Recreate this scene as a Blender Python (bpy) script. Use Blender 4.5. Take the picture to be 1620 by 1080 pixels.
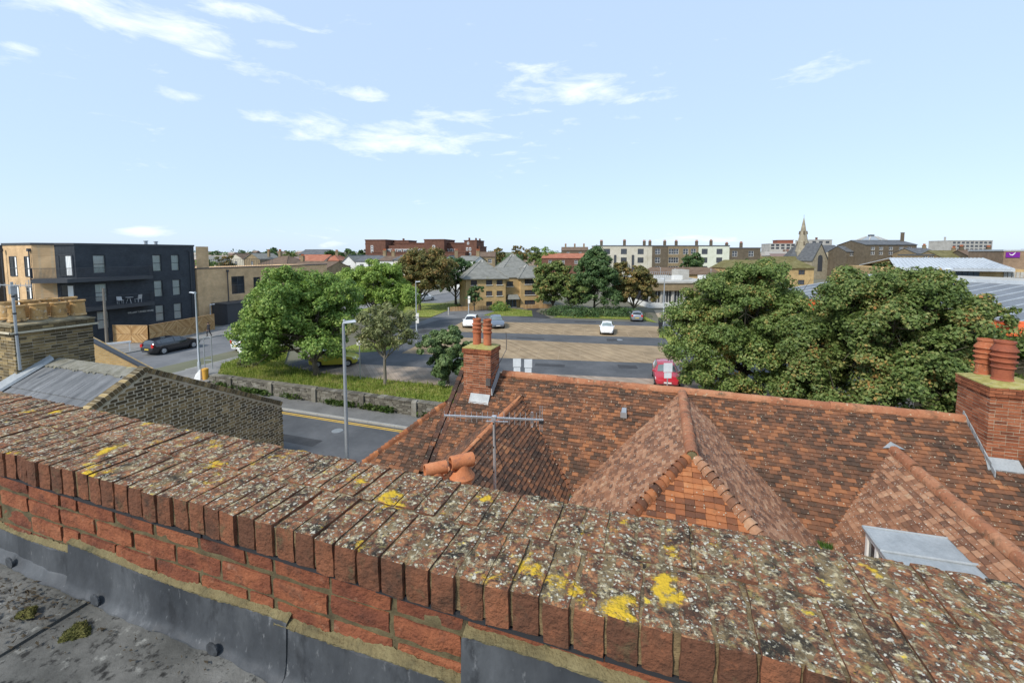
import bpy, math, random
import numpy as np
from mathutils import Vector, Matrix

# ------------------------------------------------------------------ camera, sky, sun, exposure
for o in list(bpy.data.objects):
    bpy.data.objects.remove(o)
S = bpy.context.scene
COL = S.collection
R = math.radians
ZC = 10.7                                   # eye height above the street
YAW = math.atan2(235, 680)
CY, SY = math.cos(YAW), math.sin(YAW)

cam_data = bpy.data.cameras.new('camera')
cam = bpy.data.objects.new('camera', cam_data)
COL.objects.link(cam)
cam.location = (0, 0, ZC)
cam.rotation_euler = (R(90 - 4.2), 0, YAW)
cam_data.sensor_width = 36
cam_data.lens = 680 / 1620 * 36
cam_data.shift_y = -90 / 1620
cam_data.clip_start = 0.05
cam_data.clip_end = 6000
S.camera = cam

SUN_EL, SUN_AZ = 42, 205                    # degrees; azimuth clockwise from +Y
world = bpy.data.worlds.new('World')
S.world = world
world.use_nodes = True
wn, wl = world.node_tree.nodes, world.node_tree.links
wn.clear()


def N(tree, kind, **kw):
    n = tree.nodes.new(kind)
    for k, v in kw.items():
        setattr(n, k, v)
    return n


def math_node(tree, op, a, b=None, clamp=False):
    n = N(tree, 'ShaderNodeMath', operation=op, use_clamp=clamp)
    for i, x in enumerate((a, b)):
        if x is None:
            continue
        if isinstance(x, (int, float)):
            n.inputs[i].default_value = x
        else:
            tree.links.new(x, n.inputs[i])
    return n.outputs[0]


def mix_col(tree, fac, a, b, blend='MIX'):
    n = N(tree, 'ShaderNodeMix', data_type='RGBA', blend_type=blend)
    for sock, x in ((n.inputs[0], fac), (n.inputs[6], a), (n.inputs[7], b)):
        if isinstance(x, (int, float)):
            sock.default_value = x
        elif isinstance(x, tuple):
            sock.default_value = (*x[:3], 1)
        else:
            tree.links.new(x, sock)
    return n.outputs[2]


def build_sky():
    t = world.node_tree
    sky = N(t, 'ShaderNodeTexSky', sky_type='NISHITA', sun_disc=False)
    sky.sun_elevation = R(SUN_EL)
    sky.sun_rotation = R(SUN_AZ)
    sky.air_density = 1.0
    sky.dust_density = 0.6
    sky.ozone_density = 2.0
    sky.altitude = 0
    # thin bright veil over the whole sky, then scattered fair-weather clouds
    tc = N(t, 'ShaderNodeTexCoord')
    sep = N(t, 'ShaderNodeSeparateXYZ')
    t.links.new(tc.outputs['Generated'], sep.inputs[0])
    az = math_node(t, 'ARCTAN2', sep.outputs[0], sep.outputs[1])
    el = math_node(t, 'ARCSINE', sep.outputs[2])
    veil = mix_col(t, 0.66, sky.outputs[0], (5.85, 7.55, 10.0))
    comb = N(t, 'ShaderNodeCombineXYZ')
    t.links.new(math_node(t, 'MULTIPLY', az, 3.2), comb.inputs[0])
    t.links.new(math_node(t, 'MULTIPLY', el, 11.0), comb.inputs[1])
    n1 = N(t, 'ShaderNodeTexNoise')
    n1.inputs['Scale'].default_value = 2.6
    n1.inputs['Detail'].default_value = 9
    n1.inputs['Roughness'].default_value = 0.62
    n1.inputs['Distortion'].default_value = 0.35
    t.links.new(comb.outputs[0], n1.inputs['Vector'])
    n2 = N(t, 'ShaderNodeTexNoise')
    n2.inputs['Scale'].default_value = 0.9
    n2.inputs['Detail'].default_value = 3
    comb2 = N(t, 'ShaderNodeCombineXYZ', )
    t.links.new(math_node(t, 'MULTIPLY', az, 2.0), comb2.inputs[0])
    t.links.new(math_node(t, 'MULTIPLY', el, 6.0), comb2.inputs[1])
    comb2.inputs[2].default_value = 4.7
    t.links.new(comb2.outputs[0], n2.inputs['Vector'])
    base = math_node(t, 'MULTIPLY', math_node(t, 'SUBTRACT', n2.outputs[0], 0.72), 0.9)
    # the banks of cloud (azimuth, elevation, half widths, weight)
    total = base
    for a, e, wa, we, k in CLOUDS:
        da = math_node(t, 'DIVIDE', math_node(t, 'SUBTRACT', az, a), wa)
        de = math_node(t, 'DIVIDE', math_node(t, 'SUBTRACT', el, e), we)
        d2 = math_node(t, 'ADD', math_node(t, 'MULTIPLY', da, da), math_node(t, 'MULTIPLY', de, de))
        g = math_node(t, 'MULTIPLY', math_node(t, 'POWER', 2.718, math_node(t, 'MULTIPLY', d2, -1.0)), k)
        total = math_node(t, 'MAXIMUM', total, math_node(t, 'SUBTRACT', g, 0.135))
    m = math_node(t, 'ADD', n1.outputs[0], total)
    m = math_node(t, 'MULTIPLY', math_node(t, 'SUBTRACT', m, 0.52), 2.5, clamp=True)
    m = math_node(t, 'MULTIPLY', m, 0.9)
    cloudy = mix_col(t, m, veil, (10.3, 10.5, 10.8))
    bg = N(t, 'ShaderNodeBackground')
    bg.inputs[1].default_value = 0.087
    t.links.new(cloudy, bg.inputs[0])
    out = N(t, 'ShaderNodeOutputWorld')
    t.links.new(bg.outputs[0], out.inputs[0])


def bearing(px, py):
    """azimuth / elevation of a direction, from its place in the photograph"""
    x, y = (px - 810) / 680, (450 - py) / 680
    p = R(4.2)
    yh, z = math.cos(p) + y * math.sin(p), -math.sin(p) + y * math.cos(p)
    return math.atan2(x, yh) - YAW, math.atan2(z, math.hypot(x, yh))


CLOUDS = []
for px, py, wx, wy, k in ((200, 25, 230, 34, .36), (360, 15, 80, 22, .3), (30, 78, 50, 14, .26), (420, 120, 70, 20, .27), (430, 190, 75, 20, .24), (640, 218, 170, 30, .34),
                          (585, 150, 45, 14, .3), (900, 140, 150, 40, .27), (860, 120, 70, 22, .28), (740, 180, 70, 26, .25), (1000, 186, 40, 8, .26),
                          (1290, 108, 70, 20, .3), (228, 366, 45, 11, .34), (1100, 378, 90, 9, .27), (1010, 160, 60, 8, .25), (490, 47, 50, 8, .22), (320, 86, 50, 9, .25), (285, 150, 50, 12, .22)):
    a, e = bearing(px, py)
    a2, _ = bearing(px + wx, py)
    _, e2 = bearing(px, py - wy)
    CLOUDS.append((a, e, abs(a2 - a), abs(e2 - e), k))
build_sky()

sun_data = bpy.data.lights.new('sun', 'SUN')
sun_data.energy = 2.7
sun_data.angle = R(8)
sun_data.color = (1.0, 0.95, 0.87)
sun = bpy.data.objects.new('sun', sun_data)
COL.objects.link(sun)
sd = Vector((math.sin(R(SUN_AZ)) * math.cos(R(SUN_EL)), math.cos(R(SUN_AZ)) * math.cos(R(SUN_EL)), math.sin(R(SUN_EL))))
sun.rotation_euler = (-sd).to_track_quat('-Z', 'Y').to_euler()
sun.location = (0, -20, 60)

S.view_settings.view_transform = 'Standard'
S.view_settings.look = 'None'
S.view_settings.gamma = 1
S.view_settings.exposure = 0.60
S.view_settings.use_curve_mapping = False
S.render.engine = 'CYCLES'
S.cycles.max_bounces = 5
S.cycles.diffuse_bounces = 3
S.cycles.transparent_max_bounces = 6
S.cycles.use_denoising = True

# ------------------------------------------------------------------ helpers
rnd = random.Random(7)
PARENT_AT = {}


class MB:
    """collects faces for one mesh"""

    def __init__(self):
        self.v, self.f = [], []

    def poly(self, pts):
        n = len(self.v)
        self.v += [tuple(p) for p in pts]
        self.f.append(tuple(range(n, n + len(pts))))
        return self

    def hexa(self, p):
        """eight corners: four below (ccw from above), four above"""
        n = len(self.v)
        self.v += [tuple(q) for q in p]
        for q in ((3, 2, 1, 0), (4, 5, 6, 7), (0, 1, 5, 4), (1, 2, 6, 5), (2, 3, 7, 6), (3, 0, 4, 7)):
            self.f.append(tuple(n + i for i in q))
        return self

    def box(self, x0, x1, y0, y1, z0, z1):
        return self.hexa([(x0, y0, z0), (x1, y0, z0), (x1, y1, z0), (x0, y1, z0), (x0, y0, z1), (x1, y0, z1), (x1, y1, z1), (x0, y1, z1)])

    def bar(self, a, b, w, h=None, up=(0, 0, 1)):
        a, b = Vector(a), Vector(b)
        d = (b - a).normalized()
        up = Vector(up)
        s = d.cross(up)
        if s.length < 1e-4:
            s = d.cross(Vector((1, 0, 0)))
        s.normalize()
        t = s.cross(d)
        s, t = s * w / 2, t * (h or w) / 2
        return self.hexa([a - s - t, a + s - t, b + s - t, b - s - t, a - s + t, a + s + t, b + s + t, b - s + t])

    def tube(self, pts, rad, n=8, caps=True):
        pts = [Vector(p) for p in pts]
        if isinstance(rad, (int, float)):
            rad = [rad] * len(pts)
        base = len(self.v)
        prev = None
        for i, p in enumerate(pts):
            d = (pts[min(i + 1, len(pts) - 1)] - pts[max(i - 1, 0)]).normalized()
            a = prev if prev is not None else (Vector((1, 0, 0)) if abs(d.x) < 0.8 else Vector((0, 1, 0)))
            a = (a - d * a.dot(d)).normalized()
            prev = a
            b = d.cross(a)
            for k in range(n):
                q = 2 * math.pi * k / n
                self.v.append(tuple(p + (a * math.cos(q) + b * math.sin(q)) * rad[i]))
        for i in range(len(pts) - 1):
            for k in range(n):
                k2 = (k + 1) % n
                self.f.append((base + i * n + k, base + i * n + k2, base + (i + 1) * n + k2, base + (i + 1) * n + k))
        if caps:
            self.f.append(tuple(base + k for k in range(n))[::-1])
            self.f.append(tuple(base + (len(pts) - 1) * n + k for k in range(n)))
        return self

    def lathe(self, prof, n=16, at=(0, 0, 0), close=True):
        base = len(self.v)
        for r, z in prof:
            for k in range(n):
                q = 2 * math.pi * k / n
                self.v.append((at[0] + r * math.cos(q), at[1] + r * math.sin(q), at[2] + z))
        for i in range(len(prof) - 1):
            for k in range(n):
                k2 = (k + 1) % n
                self.f.append((base + i * n + k, base + i * n + k2, base + (i + 1) * n + k2, base + (i + 1) * n + k))
        if close:
            self.f.append(tuple(base + k for k in range(n))[::-1])
            self.f.append(tuple(base + (len(prof) - 1) * n + k for k in range(n)))
        return self

    def mesh(self, name, m=None, smooth=False):
        me = bpy.data.meshes.new(name)
        me.from_pydata(self.v, [], self.f)
        if smooth:
            me.polygons.foreach_set('use_smooth', [True] * len(me.polygons))
            try:
                me.set_sharp_from_angle(angle=R(40))
            except Exception:
                pass
        if m is not None:
            me.materials.append(m)
        me.update()
        return me

    def build(self, name, m, parent=None, smooth=False, **props):
        return put(name, self.mesh(name, m, smooth), parent, **props)


def put(name, me, parent=None, mw=None, **props):
    o = bpy.data.objects.new(name, me)
    COL.objects.link(o)
    if parent is not None:
        o.parent = parent
        if parent.name in PARENT_AT:        # parts written in world coordinates under an Empty that stands at the base
            o.matrix_parent_inverse = Matrix.Translation(-PARENT_AT[parent.name])
    if mw is not None:
        o.matrix_basis = mw
    for k, v in props.items():
        o[k] = v
    return o


def thing(name, label, cat, loc=(0, 0, 0), rz=0.0, group=None, world_parts=False):
    o = bpy.data.objects.new(name, None)
    COL.objects.link(o)
    o.empty_display_size = 0.2
    o.location = loc
    o.rotation_euler = (0, 0, rz)
    o['label'], o['category'] = label, cat
    if group:
        o['group'] = group
    if world_parts:
        PARENT_AT[o.name] = Vector(loc)
    return o


def tag(o, label, cat, group=None):
    o['label'], o['category'] = label, cat
    if group:
        o['group'] = group
    return o


def copy_tree(o, parent=None):
    c = o.copy()
    COL.objects.link(c)
    if parent is not None:
        c.parent = parent
    for ch in o.children:
        copy_tree(ch, c)
    return c


def cxy(px, Y):
    """ground position seen at a bearing (photo column) and a distance in front of the camera"""
    X = (px - 810) / 680 * Y
    return CY * X - SY * Y, SY * X + CY * Y


def zat(py, Y):
    """height of something seen at photo row py at distance Y"""
    y = (450 - py) / 680
    p = R(4.2)
    return ZC + Y * (-math.sin(p) + y * math.cos(p)) / (math.cos(p) + y * math.sin(p))


# ------------------------------------------------------------------ materials
def pmat(name, cols, scale=4.0, rand=0.0, rough=0.85, bump=0.25, bscale=40.0, spec=0.3, metal=0.0, local=False, spots=(), grain=0.25, stretch=(1, 1, 1), contrast=1.9, bdist=0.02, upper=None):
    """colour ramp driven by noise and by chance per piece; optional spots (colour, cell scale, share, radius); upper = list of spots on top faces only"""
    m = bpy.data.materials.new(name)
    m.use_nodes = True
    t = m.node_tree
    t.nodes.clear()
    L = t.links
    if local:
        src = N(t, 'ShaderNodeTexCoord').outputs['Object']
    else:
        src = N(t, 'ShaderNodeNewGeometry').outputs['Position']
    mp = N(t, 'ShaderNodeMapping')
    mp.inputs['Scale'].default_value = stretch
    L.new(src, mp.inputs[0])
    vec = mp.outputs[0]

    def noise(sc, det=5, rg=0.6):
        n = N(t, 'ShaderNodeTexNoise')
        n.inputs['Scale'].default_value = sc
        n.inputs['Detail'].default_value = det
        n.inputs['Roughness'].default_value = rg
        L.new(vec, n.inputs['Vector'])
        return n.outputs[0]
    fac = math_node(t, 'ADD', math_node(t, 'MULTIPLY', math_node(t, 'SUBTRACT', noise(scale), 0.5), contrast), 0.5, clamp=True)
    if rand > 0:
        isl = N(t, 'ShaderNodeNewGeometry').outputs['Random Per Island']
        ob = N(t, 'ShaderNodeObjectInfo').outputs['Random']
        r = math_node(t, 'FRACT', math_node(t, 'ADD', isl, ob))
        fac = math_node(t, 'ADD', math_node(t, 'MULTIPLY', fac, 1 - rand), math_node(t, 'MULTIPLY', r, rand))
    ramp = N(t, 'ShaderNodeValToRGB')
    el = ramp.color_ramp.elements
    while len(el) < len(cols):
        el.new(0.5)
    for i, c in enumerate(cols):
        if len(c) == 4:
            pos, c = c[0], c[1:]
        else:
            pos = i / max(1, len(cols) - 1)
        el[i].position = pos
        el[i].color = (*c, 1)
    L.new(fac, ramp.inputs[0])
    col = ramp.outputs[0]
    if grain:
        g = math_node(t, 'ADD', math_node(t, 'MULTIPLY', noise(scale * 9 if scale < 20 else scale * 3, 3), 2 * grain), 1 - grain)
        cg = N(t, 'ShaderNodeCombineXYZ')
        for i in range(3):
            L.new(g, cg.inputs[i])
        col = mix_col(t, 1.0, col, cg.outputs[0], 'MULTIPLY')
    nz = None
    crust = None
    for spec_ in list(spots) + list(upper or []):
        c, vs, share, rad = spec_[:4]
        if len(spec_) > 4:                       # patchy crust: noise threshold
            k = math_node(t, 'MULTIPLY', math_node(t, 'SUBTRACT', noise(vs, 6, 0.65), share), rad, clamp=True)
        else:
            vo = N(t, 'ShaderNodeTexVoronoi')
            vo.inputs['Scale'].default_value = vs
            vo.inputs['Randomness'].default_value = 1.0
            wob = N(t, 'ShaderNodeVectorMath', operation='ADD')
            nn = N(t, 'ShaderNodeTexNoise')
            nn.inputs['Scale'].default_value = vs * 3.0
            nn.inputs['Detail'].default_value = 3
            L.new(vec, nn.inputs['Vector'])
            sc = N(t, 'ShaderNodeVectorMath', operation='SCALE')
            L.new(nn.outputs['Color'], sc.inputs[0])
            sc.inputs['Scale'].default_value = 0.8 / vs
            L.new(vec, wob.inputs[0])
            L.new(sc.outputs[0], wob.inputs[1])
            L.new(wob.outputs[0], vo.inputs['Vector'])
            sepc = N(t, 'ShaderNodeSeparateColor')
            L.new(vo.outputs['Color'], sepc.inputs[0])
            size = math_node(t, 'MULTIPLY', math_node(t, 'ADD', sepc.outputs[1], 0.35), rad)
            k = math_node(t, 'MULTIPLY', math_node(t, 'SUBTRACT', size, vo.outputs['Distance']), 14.0, clamp=True)
            k = math_node(t, 'MULTIPLY', k, math_node(t, 'LESS_THAN', sepc.outputs[0], share))
        if upper and spec_ in upper:
            if nz is None:
                sn = N(t, 'ShaderNodeSeparateXYZ')
                L.new(N(t, 'ShaderNodeNewGeometry').outputs['Normal'], sn.inputs[0])
                nz = math_node(t, 'MULTIPLY', math_node(t, 'SUBTRACT', sn.outputs[2], 0.35), 3.0, clamp=True)
            k = math_node(t, 'MULTIPLY', k, nz)
            if sum(c) > .75:
                crust = k if crust is None else math_node(t, 'MAXIMUM', crust, k)
        col = mix_col(t, k, col, c)
    b = N(t, 'ShaderNodeBsdfPrincipled')
    L.new(col, b.inputs['Base Color'])
    b.inputs['Roughness'].default_value = rough
    b.inputs['Metallic'].default_value = metal
    b.inputs['Specular IOR Level'].default_value = spec
    if bump:
        bp = N(t, 'ShaderNodeBump')
        bp.inputs['Strength'].default_value = bump
        bp.inputs['Distance'].default_value = bdist
        hgt = noise(bscale, 4)
        if crust is not None:
            hgt = math_node(t, 'ADD', hgt, math_node(t, 'MULTIPLY', crust, .35))
        L.new(hgt, bp.inputs['Height'])
        L.new(bp.outputs[0], b.inputs['Normal'])
    out = N(t, 'ShaderNodeOutputMaterial')
    L.new(b.outputs[0], out.inputs[0])
    return m


def brick_mat(name, c1, c2, mortar, bw=0.225, bh=0.075, rough=0.9, ms=0.012, dirt=0.35):
    """far brickwork: courses too small to tell apart"""
    m = bpy.data.materials.new(name)
    m.use_nodes = True
    t = m.node_tree
    t.nodes.clear()
    tc = N(t, 'ShaderNodeTexCoord')
    sp = N(t, 'ShaderNodeSeparateXYZ')
    t.links.new(tc.outputs['Object'], sp.inputs[0])
    cb = N(t, 'ShaderNodeCombineXYZ')
    t.links.new(math_node(t, 'ADD', sp.outputs[0], sp.outputs[1]), cb.inputs[0])
    t.links.new(sp.outputs[2], cb.inputs[1])
    br = N(t, 'ShaderNodeTexBrick')
    br.inputs['Scale'].default_value = 1
    br.inputs['Brick Width'].default_value = bw
    br.inputs['Row Height'].default_value = bh
    br.inputs['Mortar Size'].default_value = ms
    br.inputs['Color1'].default_value = (*c1, 1)
    br.inputs['Color2'].default_value = (*c2, 1)
    br.inputs['Mortar'].default_value = (*mortar, 1)
    t.links.new(cb.outputs[0], br.inputs['Vector'])
    n = N(t, 'ShaderNodeTexNoise')
    n.inputs['Scale'].default_value = 0.9
    n.inputs['Detail'].default_value = 6
    t.links.new(tc.outputs['Object'], n.inputs['Vector'])
    n2 = N(t, 'ShaderNodeTexNoise')
    n2.inputs['Scale'].default_value = 0.16
    n2.inputs['Detail'].default_value = 8
    n2.inputs['Roughness'].default_value = 0.7
    t.links.new(tc.outputs['Object'], n2.inputs['Vector'])
    k = math_node(t, 'ADD', math_node(t, 'MULTIPLY', n.outputs[0], 0.9), 0.55 - dirt)
    k = math_node(t, 'ADD', k, math_node(t, 'MULTIPLY', n2.outputs[0], dirt * 2))
    cg = N(t, 'ShaderNodeCombineXYZ')
    for i in range(3):
        t.links.new(k, cg.inputs[i])
    col = mix_col(t, 1.0, br.outputs[0], cg.outputs[0], 'MULTIPLY')
    b = N(t, 'ShaderNodeBsdfPrincipled')
    t.links.new(col, b.inputs['Base Color'])
    b.inputs['Roughness'].default_value = rough
    b.inputs['Specular IOR Level'].default_value = 0.2
    out = N(t, 'ShaderNodeOutputMaterial')
    t.links.new(b.outputs[0], out.inputs[0])
    return m


def leaf_mat(name, cols, trans=0.35):
    m = bpy.data.materials.new(name)
    m.use_nodes = True
    t = m.node_tree
    t.nodes.clear()
    g = N(t, 'ShaderNodeNewGeometry')
    n = N(t, 'ShaderNodeTexNoise')
    n.inputs['Scale'].default_value = 0.55
    n.inputs['Detail'].default_value = 3
    t.links.new(g.outputs['Position'], n.inputs['Vector'])
    big = math_node(t, 'ADD', math_node(t, 'MULTIPLY', math_node(t, 'SUBTRACT', n.outputs[0], 0.5), 2.0), 0.5, clamp=True)
    fac = math_node(t, 'ADD', math_node(t, 'MULTIPLY', g.outputs['Random Per Island'], 0.56), math_node(t, 'MULTIPLY', big, 0.56))
    ramp = N(t, 'ShaderNodeValToRGB')
    el = ramp.color_ramp.elements
    while len(el) < len(cols):
        el.new(0.5)
    for i, c in enumerate(cols):
        el[i].position = c[0]
        el[i].color = (*c[1:], 1)
    t.links.new(fac, ramp.inputs[0])
    d = N(t, 'ShaderNodeBsdfPrincipled')
    d.inputs['Roughness'].default_value = 0.55
    d.inputs['Specular IOR Level'].default_value = 0.35
    t.links.new(ramp.outputs[0], d.inputs['Base Color'])
    tr = N(t, 'ShaderNodeBsdfTranslucent')
    t.links.new(ramp.outputs[0], tr.inputs[0])
    mx = N(t, 'ShaderNodeMixShader')
    mx.inputs[0].default_value = trans
    t.links.new(d.outputs[0], mx.inputs[1])
    t.links.new(tr.outputs[0], mx.inputs[2])
    out = N(t, 'ShaderNodeOutputMaterial')
    t.links.new(mx.outputs[0], out.inputs[0])
    return m


def plain(name, c, rough=0.6, metal=0.0, spec=0.4, coat=0.0, var=0.12, scale=3.0):
    m = pmat(name, [tuple(x * (1 - var) for x in c), tuple(min(1, x * (1 + var)) for x in c)], scale=scale, rough=rough, metal=metal, spec=spec, bump=0, grain=0.06)
    if coat:
        for n in m.node_tree.nodes:
            if n.type == 'BSDF_PRINCIPLED':
                n.inputs['Coat Weight'].default_value = coat
                n.inputs['Coat Roughness'].default_value = 0.05
    return m


def glass_mat(name, c, rough=0.06):
    """window glass seen from outside: dark room behind, sky on the pane"""
    return pmat(name, [tuple(x * 0.6 for x in c), c, tuple(x * 1.6 for x in c)], scale=0.8, rough=rough, spec=0.9, bump=0, grain=0)


def clear_glass(name):
    m = bpy.data.materials.new(name)
    m.use_nodes = True
    t = m.node_tree
    t.nodes.clear()
    gl = N(t, 'ShaderNodeBsdfGlossy')
    gl.inputs['Roughness'].default_value = 0.03
    tp = N(t, 'ShaderNodeBsdfTransparent')
    tp.inputs[0].default_value = (0.93, 0.95, 0.95, 1)
    fr = N(t, 'ShaderNodeFresnel')
    fr.inputs[0].default_value = 1.5
    mx = N(t, 'ShaderNodeMixShader')
    t.links.new(fr.outputs[0], mx.inputs[0])
    t.links.new(tp.outputs[0], mx.inputs[1])
    t.links.new(gl.outputs[0], mx.inputs[2])
    out = N(t, 'ShaderNodeOutputMaterial')
    t.links.new(mx.outputs[0], out.inputs[0])
    return m


# surfaces of the setting
m_asphalt = pmat('asphalt', [(.055, .058, .062), (.085, .088, .092), (.12, .122, .125)], scale=.35, rough=.9, bump=.2, bscale=60, grain=.2, spots=[((.045, .046, .048), .9, .60, 5, 1), ((.15, .15, .148), .22, .58, 4, 1), ((.035, .035, .036), 2.4, .68, 9, 1)])
m_asphalt_pale = pmat('worn_asphalt', [(.10, .105, .11), (.15, .152, .155), (.20, .2, .2)], scale=.4, rough=.9, bump=.2, bscale=60, grain=.15)
m_pave = pmat('footway', [(.14, .135, .125), (.21, .205, .195), (.27, .26, .24)], scale=.8, rough=.9, bump=.15, bscale=30)
m_ground = pmat('ground', [(.10, .095, .07), (.15, .14, .10), (.12, .14, .07)], scale=.03, rough=.95, bump=0)
m_block = brick_mat('block_paving', (.255, .185, .11), (.32, .24, .15), (.18, .135, .08), bw=.5, bh=.25, dirt=.55)
m_block2 = brick_mat('block_paving_grey', (.27, .215, .165), (.35, .28, .22), (.17, .14, .11), bw=.5, bh=.25)
m_kerb = plain('kerb_concrete', (.33, .32, .29), .9)
m_grass = pmat('grass_turf', [(.09, .13, .02), (.17, .22, .035), (.26, .27, .06), (.33, .29, .11)], scale=.9, rough=.95, bump=.6, bscale=25, grain=.5)
m_yellow = plain('yellow_paint', (.62, .38, .05), .7)
m_white_paint = plain('white_paint', (.75, .74, .70), .6)
m_black_paint = plain('black_paint', (.02, .021, .024), .45)
m_galv = plain('galvanised_steel', (.42, .44, .45), .45, .6)
m_alu = plain('aluminium', (.62, .63, .64), .35, .7)
m_lead = pmat('lead', [(.028, .032, .037), (.055, .060, .066), (.10, .107, .114)], scale=4, rough=.62, metal=.1, bump=.6, bscale=11, bdist=.012, stretch=(1, 1, .5), spots=[((.20, .21, .22), 7, .60, 4, 1), ((.022, .024, .027), 12, .56, 6, 1), ((.17, .175, .18), 38, .62, 8, 1), ((.10, .09, .06), 22, .68, 10, 1)])
m_lead_pale = pmat('pale_lead', [(.24, .26, .265), (.31, .33, .335), (.38, .40, .40)], scale=3, rough=.55, metal=.1, bump=.2, bscale=12)
m_mortar = pmat('lime_mortar', [(.09, .078, .042), (.165, .135, .066), (.23, .195, .10)], scale=14, rough=.95, bump=.7, bscale=60, spots=[((.05, .05, .025), 7, .55, 5, 1)])
m_mortar_pale = pmat('pale_mortar', [(.42, .37, .25), (.56, .50, .36), (.60, .55, .44)], scale=6, rough=.95, bump=.5, bscale=50)
m_terra = pmat('terracotta', [(.26, .075, .032), (.37, .115, .05), (.46, .17, .08)], scale=5, rand=.4, rough=.85, bump=.4, bscale=25, spots=[((.07, .035, .025), 4, .54, 5, 1), ((.42, .33, .22), 14, .60, 8, 1), ((.04, .03, .025), 9, .62, 8, 1)])
m_buff = pmat('buff_clay', [(.38, .225, .085), (.50, .31, .125), (.56, .40, .22)], scale=4, rand=.35, rough=.85, bump=.4, bscale=25, spots=[((.10, .08, .05), 5, .53, 5, 1), ((.58, .53, .43), 14, .58, 8, 1), ((.05, .042, .03), 11, .60, 8, 1)])
m_glass = glass_mat('window_glass', (.035, .042, .05))
m_glass_far = glass_mat('far_window_glass', (.05, .055, .065), .15)
m_clear = clear_glass('clear_glass')
m_curtain = pmat('net_curtain', [(.80, .80, .76), (.90, .90, .86), (.93, .93, .90)], scale=3, rough=.9, bump=0, stretch=(14, 14, .4))
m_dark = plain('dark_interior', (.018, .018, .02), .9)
m_bark = pmat('bark', [(.05, .04, .03), (.10, .085, .06), (.15, .13, .10)], scale=6, rough=.95, bump=.6, bscale=20, stretch=(1, 1, .3))
m_tyre = plain('tyre_rubber', (.02, .02, .021), .85)
m_rim = plain('alloy_rim', (.55, .56, .57), .35, .7)
m_carglass = glass_mat('car_glass', (.02, .024, .027), .04)
m_lamp_red = plain('tail_lamp_red', (.5, .02, .015), .25)
m_lamp_clear = plain('headlamp_clear', (.7, .72, .73), .15)
m_plate = plain('number_plate_white', (.7, .7, .66), .5)
m_timber = pmat('timber', [(.30, .17, .07), (.44, .27, .12), (.56, .38, .20)], scale=2, rand=.6, rough=.75, bump=.2)
m_pole = pmat('weathered_pole', [(.16, .14, .11), (.26, .23, .19)], scale=2, rough=.9, stretch=(4, 4, .3))
# ------------------------------------------------------------------ the setting: ground, streets, car park
def flat(name, pts, z, m, kind='structure', parent=None):
    return MB().poly([(*p[:2], p[2] if len(p) > 2 else z) for p in pts]).build(name, m, parent, kind=kind) if parent is None else MB().poly([(*p[:2], z) for p in pts]).build(name, m, parent)


def near_z(u):
    """street level south of the retaining wall"""
    return 0.0 if u > -30 else (0.66 if u < -44 else 0.66 * (-30 - u) / 14)


us = [-3000, -44, -30, 3000]
g = MB()
vs = [(-3000, near_z), (23.9, near_z), (23.92, lambda u: .84 if u > -36 else .66), (3000, lambda u: .84 if u > -36 else .66)]
for i in range(3):
    for j in range(3):
        q = []
        for a, b in ((i, j), (i + 1, j), (i + 1, j + 1), (i, j + 1)):
            q.append((us[a], vs[b][0], vs[b][1](us[a]) - .02))
        g.poly(q)
g.build('ground', m_ground, kind='structure')

UB = [-160, -44, -30, 120]


def strip(name, v0, v1, dz, m, ub=UB):
    b = MB()
    for i in range(len(ub) - 1):
        b.poly([(ub[i], v0, near_z(ub[i]) + dz), (ub[i + 1], v0, near_z(ub[i + 1]) + dz), (ub[i + 1], v1, near_z(ub[i + 1]) + dz), (ub[i], v1, near_z(ub[i]) + dz)])
    return b.build(name, m, kind='structure')


strip('street', 14.2, 21.95, .004, m_asphalt, [-50, -44, -30, 120])
for i, v in enumerate((21.45, 21.63)):
    strip('road_marking', v, v + .09, .010, m_yellow, [-36, -30, 120])
# far footway and kerb of the street
b = MB()
for u0, u1 in ((-37, -30), (-30, 60)):
    b.hexa([(u0, 22.1, near_z(u0) - .1), (u1, 22.1, near_z(u1) - .1), (u1, 23.75, near_z(u1) - .1), (u0, 23.75, near_z(u0) - .1),
            (u0, 22.1, near_z(u0) + .12), (u1, 22.1, near_z(u1) + .12), (u1, 23.75, near_z(u1) + .12), (u0, 23.75, near_z(u0) + .12)])
b.build('pavement', pmat('street_footway', [(.11, .108, .10), (.15, .147, .14), (.19, .185, .17)], scale=.8, rough=.9, bump=.15, bscale=30), kind='structure')
b = MB()
for k in range(98):
    u0 = -37 + k * .99
    za, zb = near_z(u0), near_z(u0 + .97)
    b.hexa([(u0, 21.95, za - .1), (u0 + .975, 21.95, zb - .1), (u0 + .975, 22.09, zb - .1), (u0, 22.09, za - .1),
            (u0, 21.95, za + .125), (u0 + .975, 21.95, zb + .125), (u0 + .975, 22.09, zb + .125), (u0, 22.09, za + .125)])
b.build('kerb', m_kerb, kind='structure')
strip('junction', 21.95, 24.6, .006, m_asphalt_pale, [-50.3, -44, -37.7])
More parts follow.
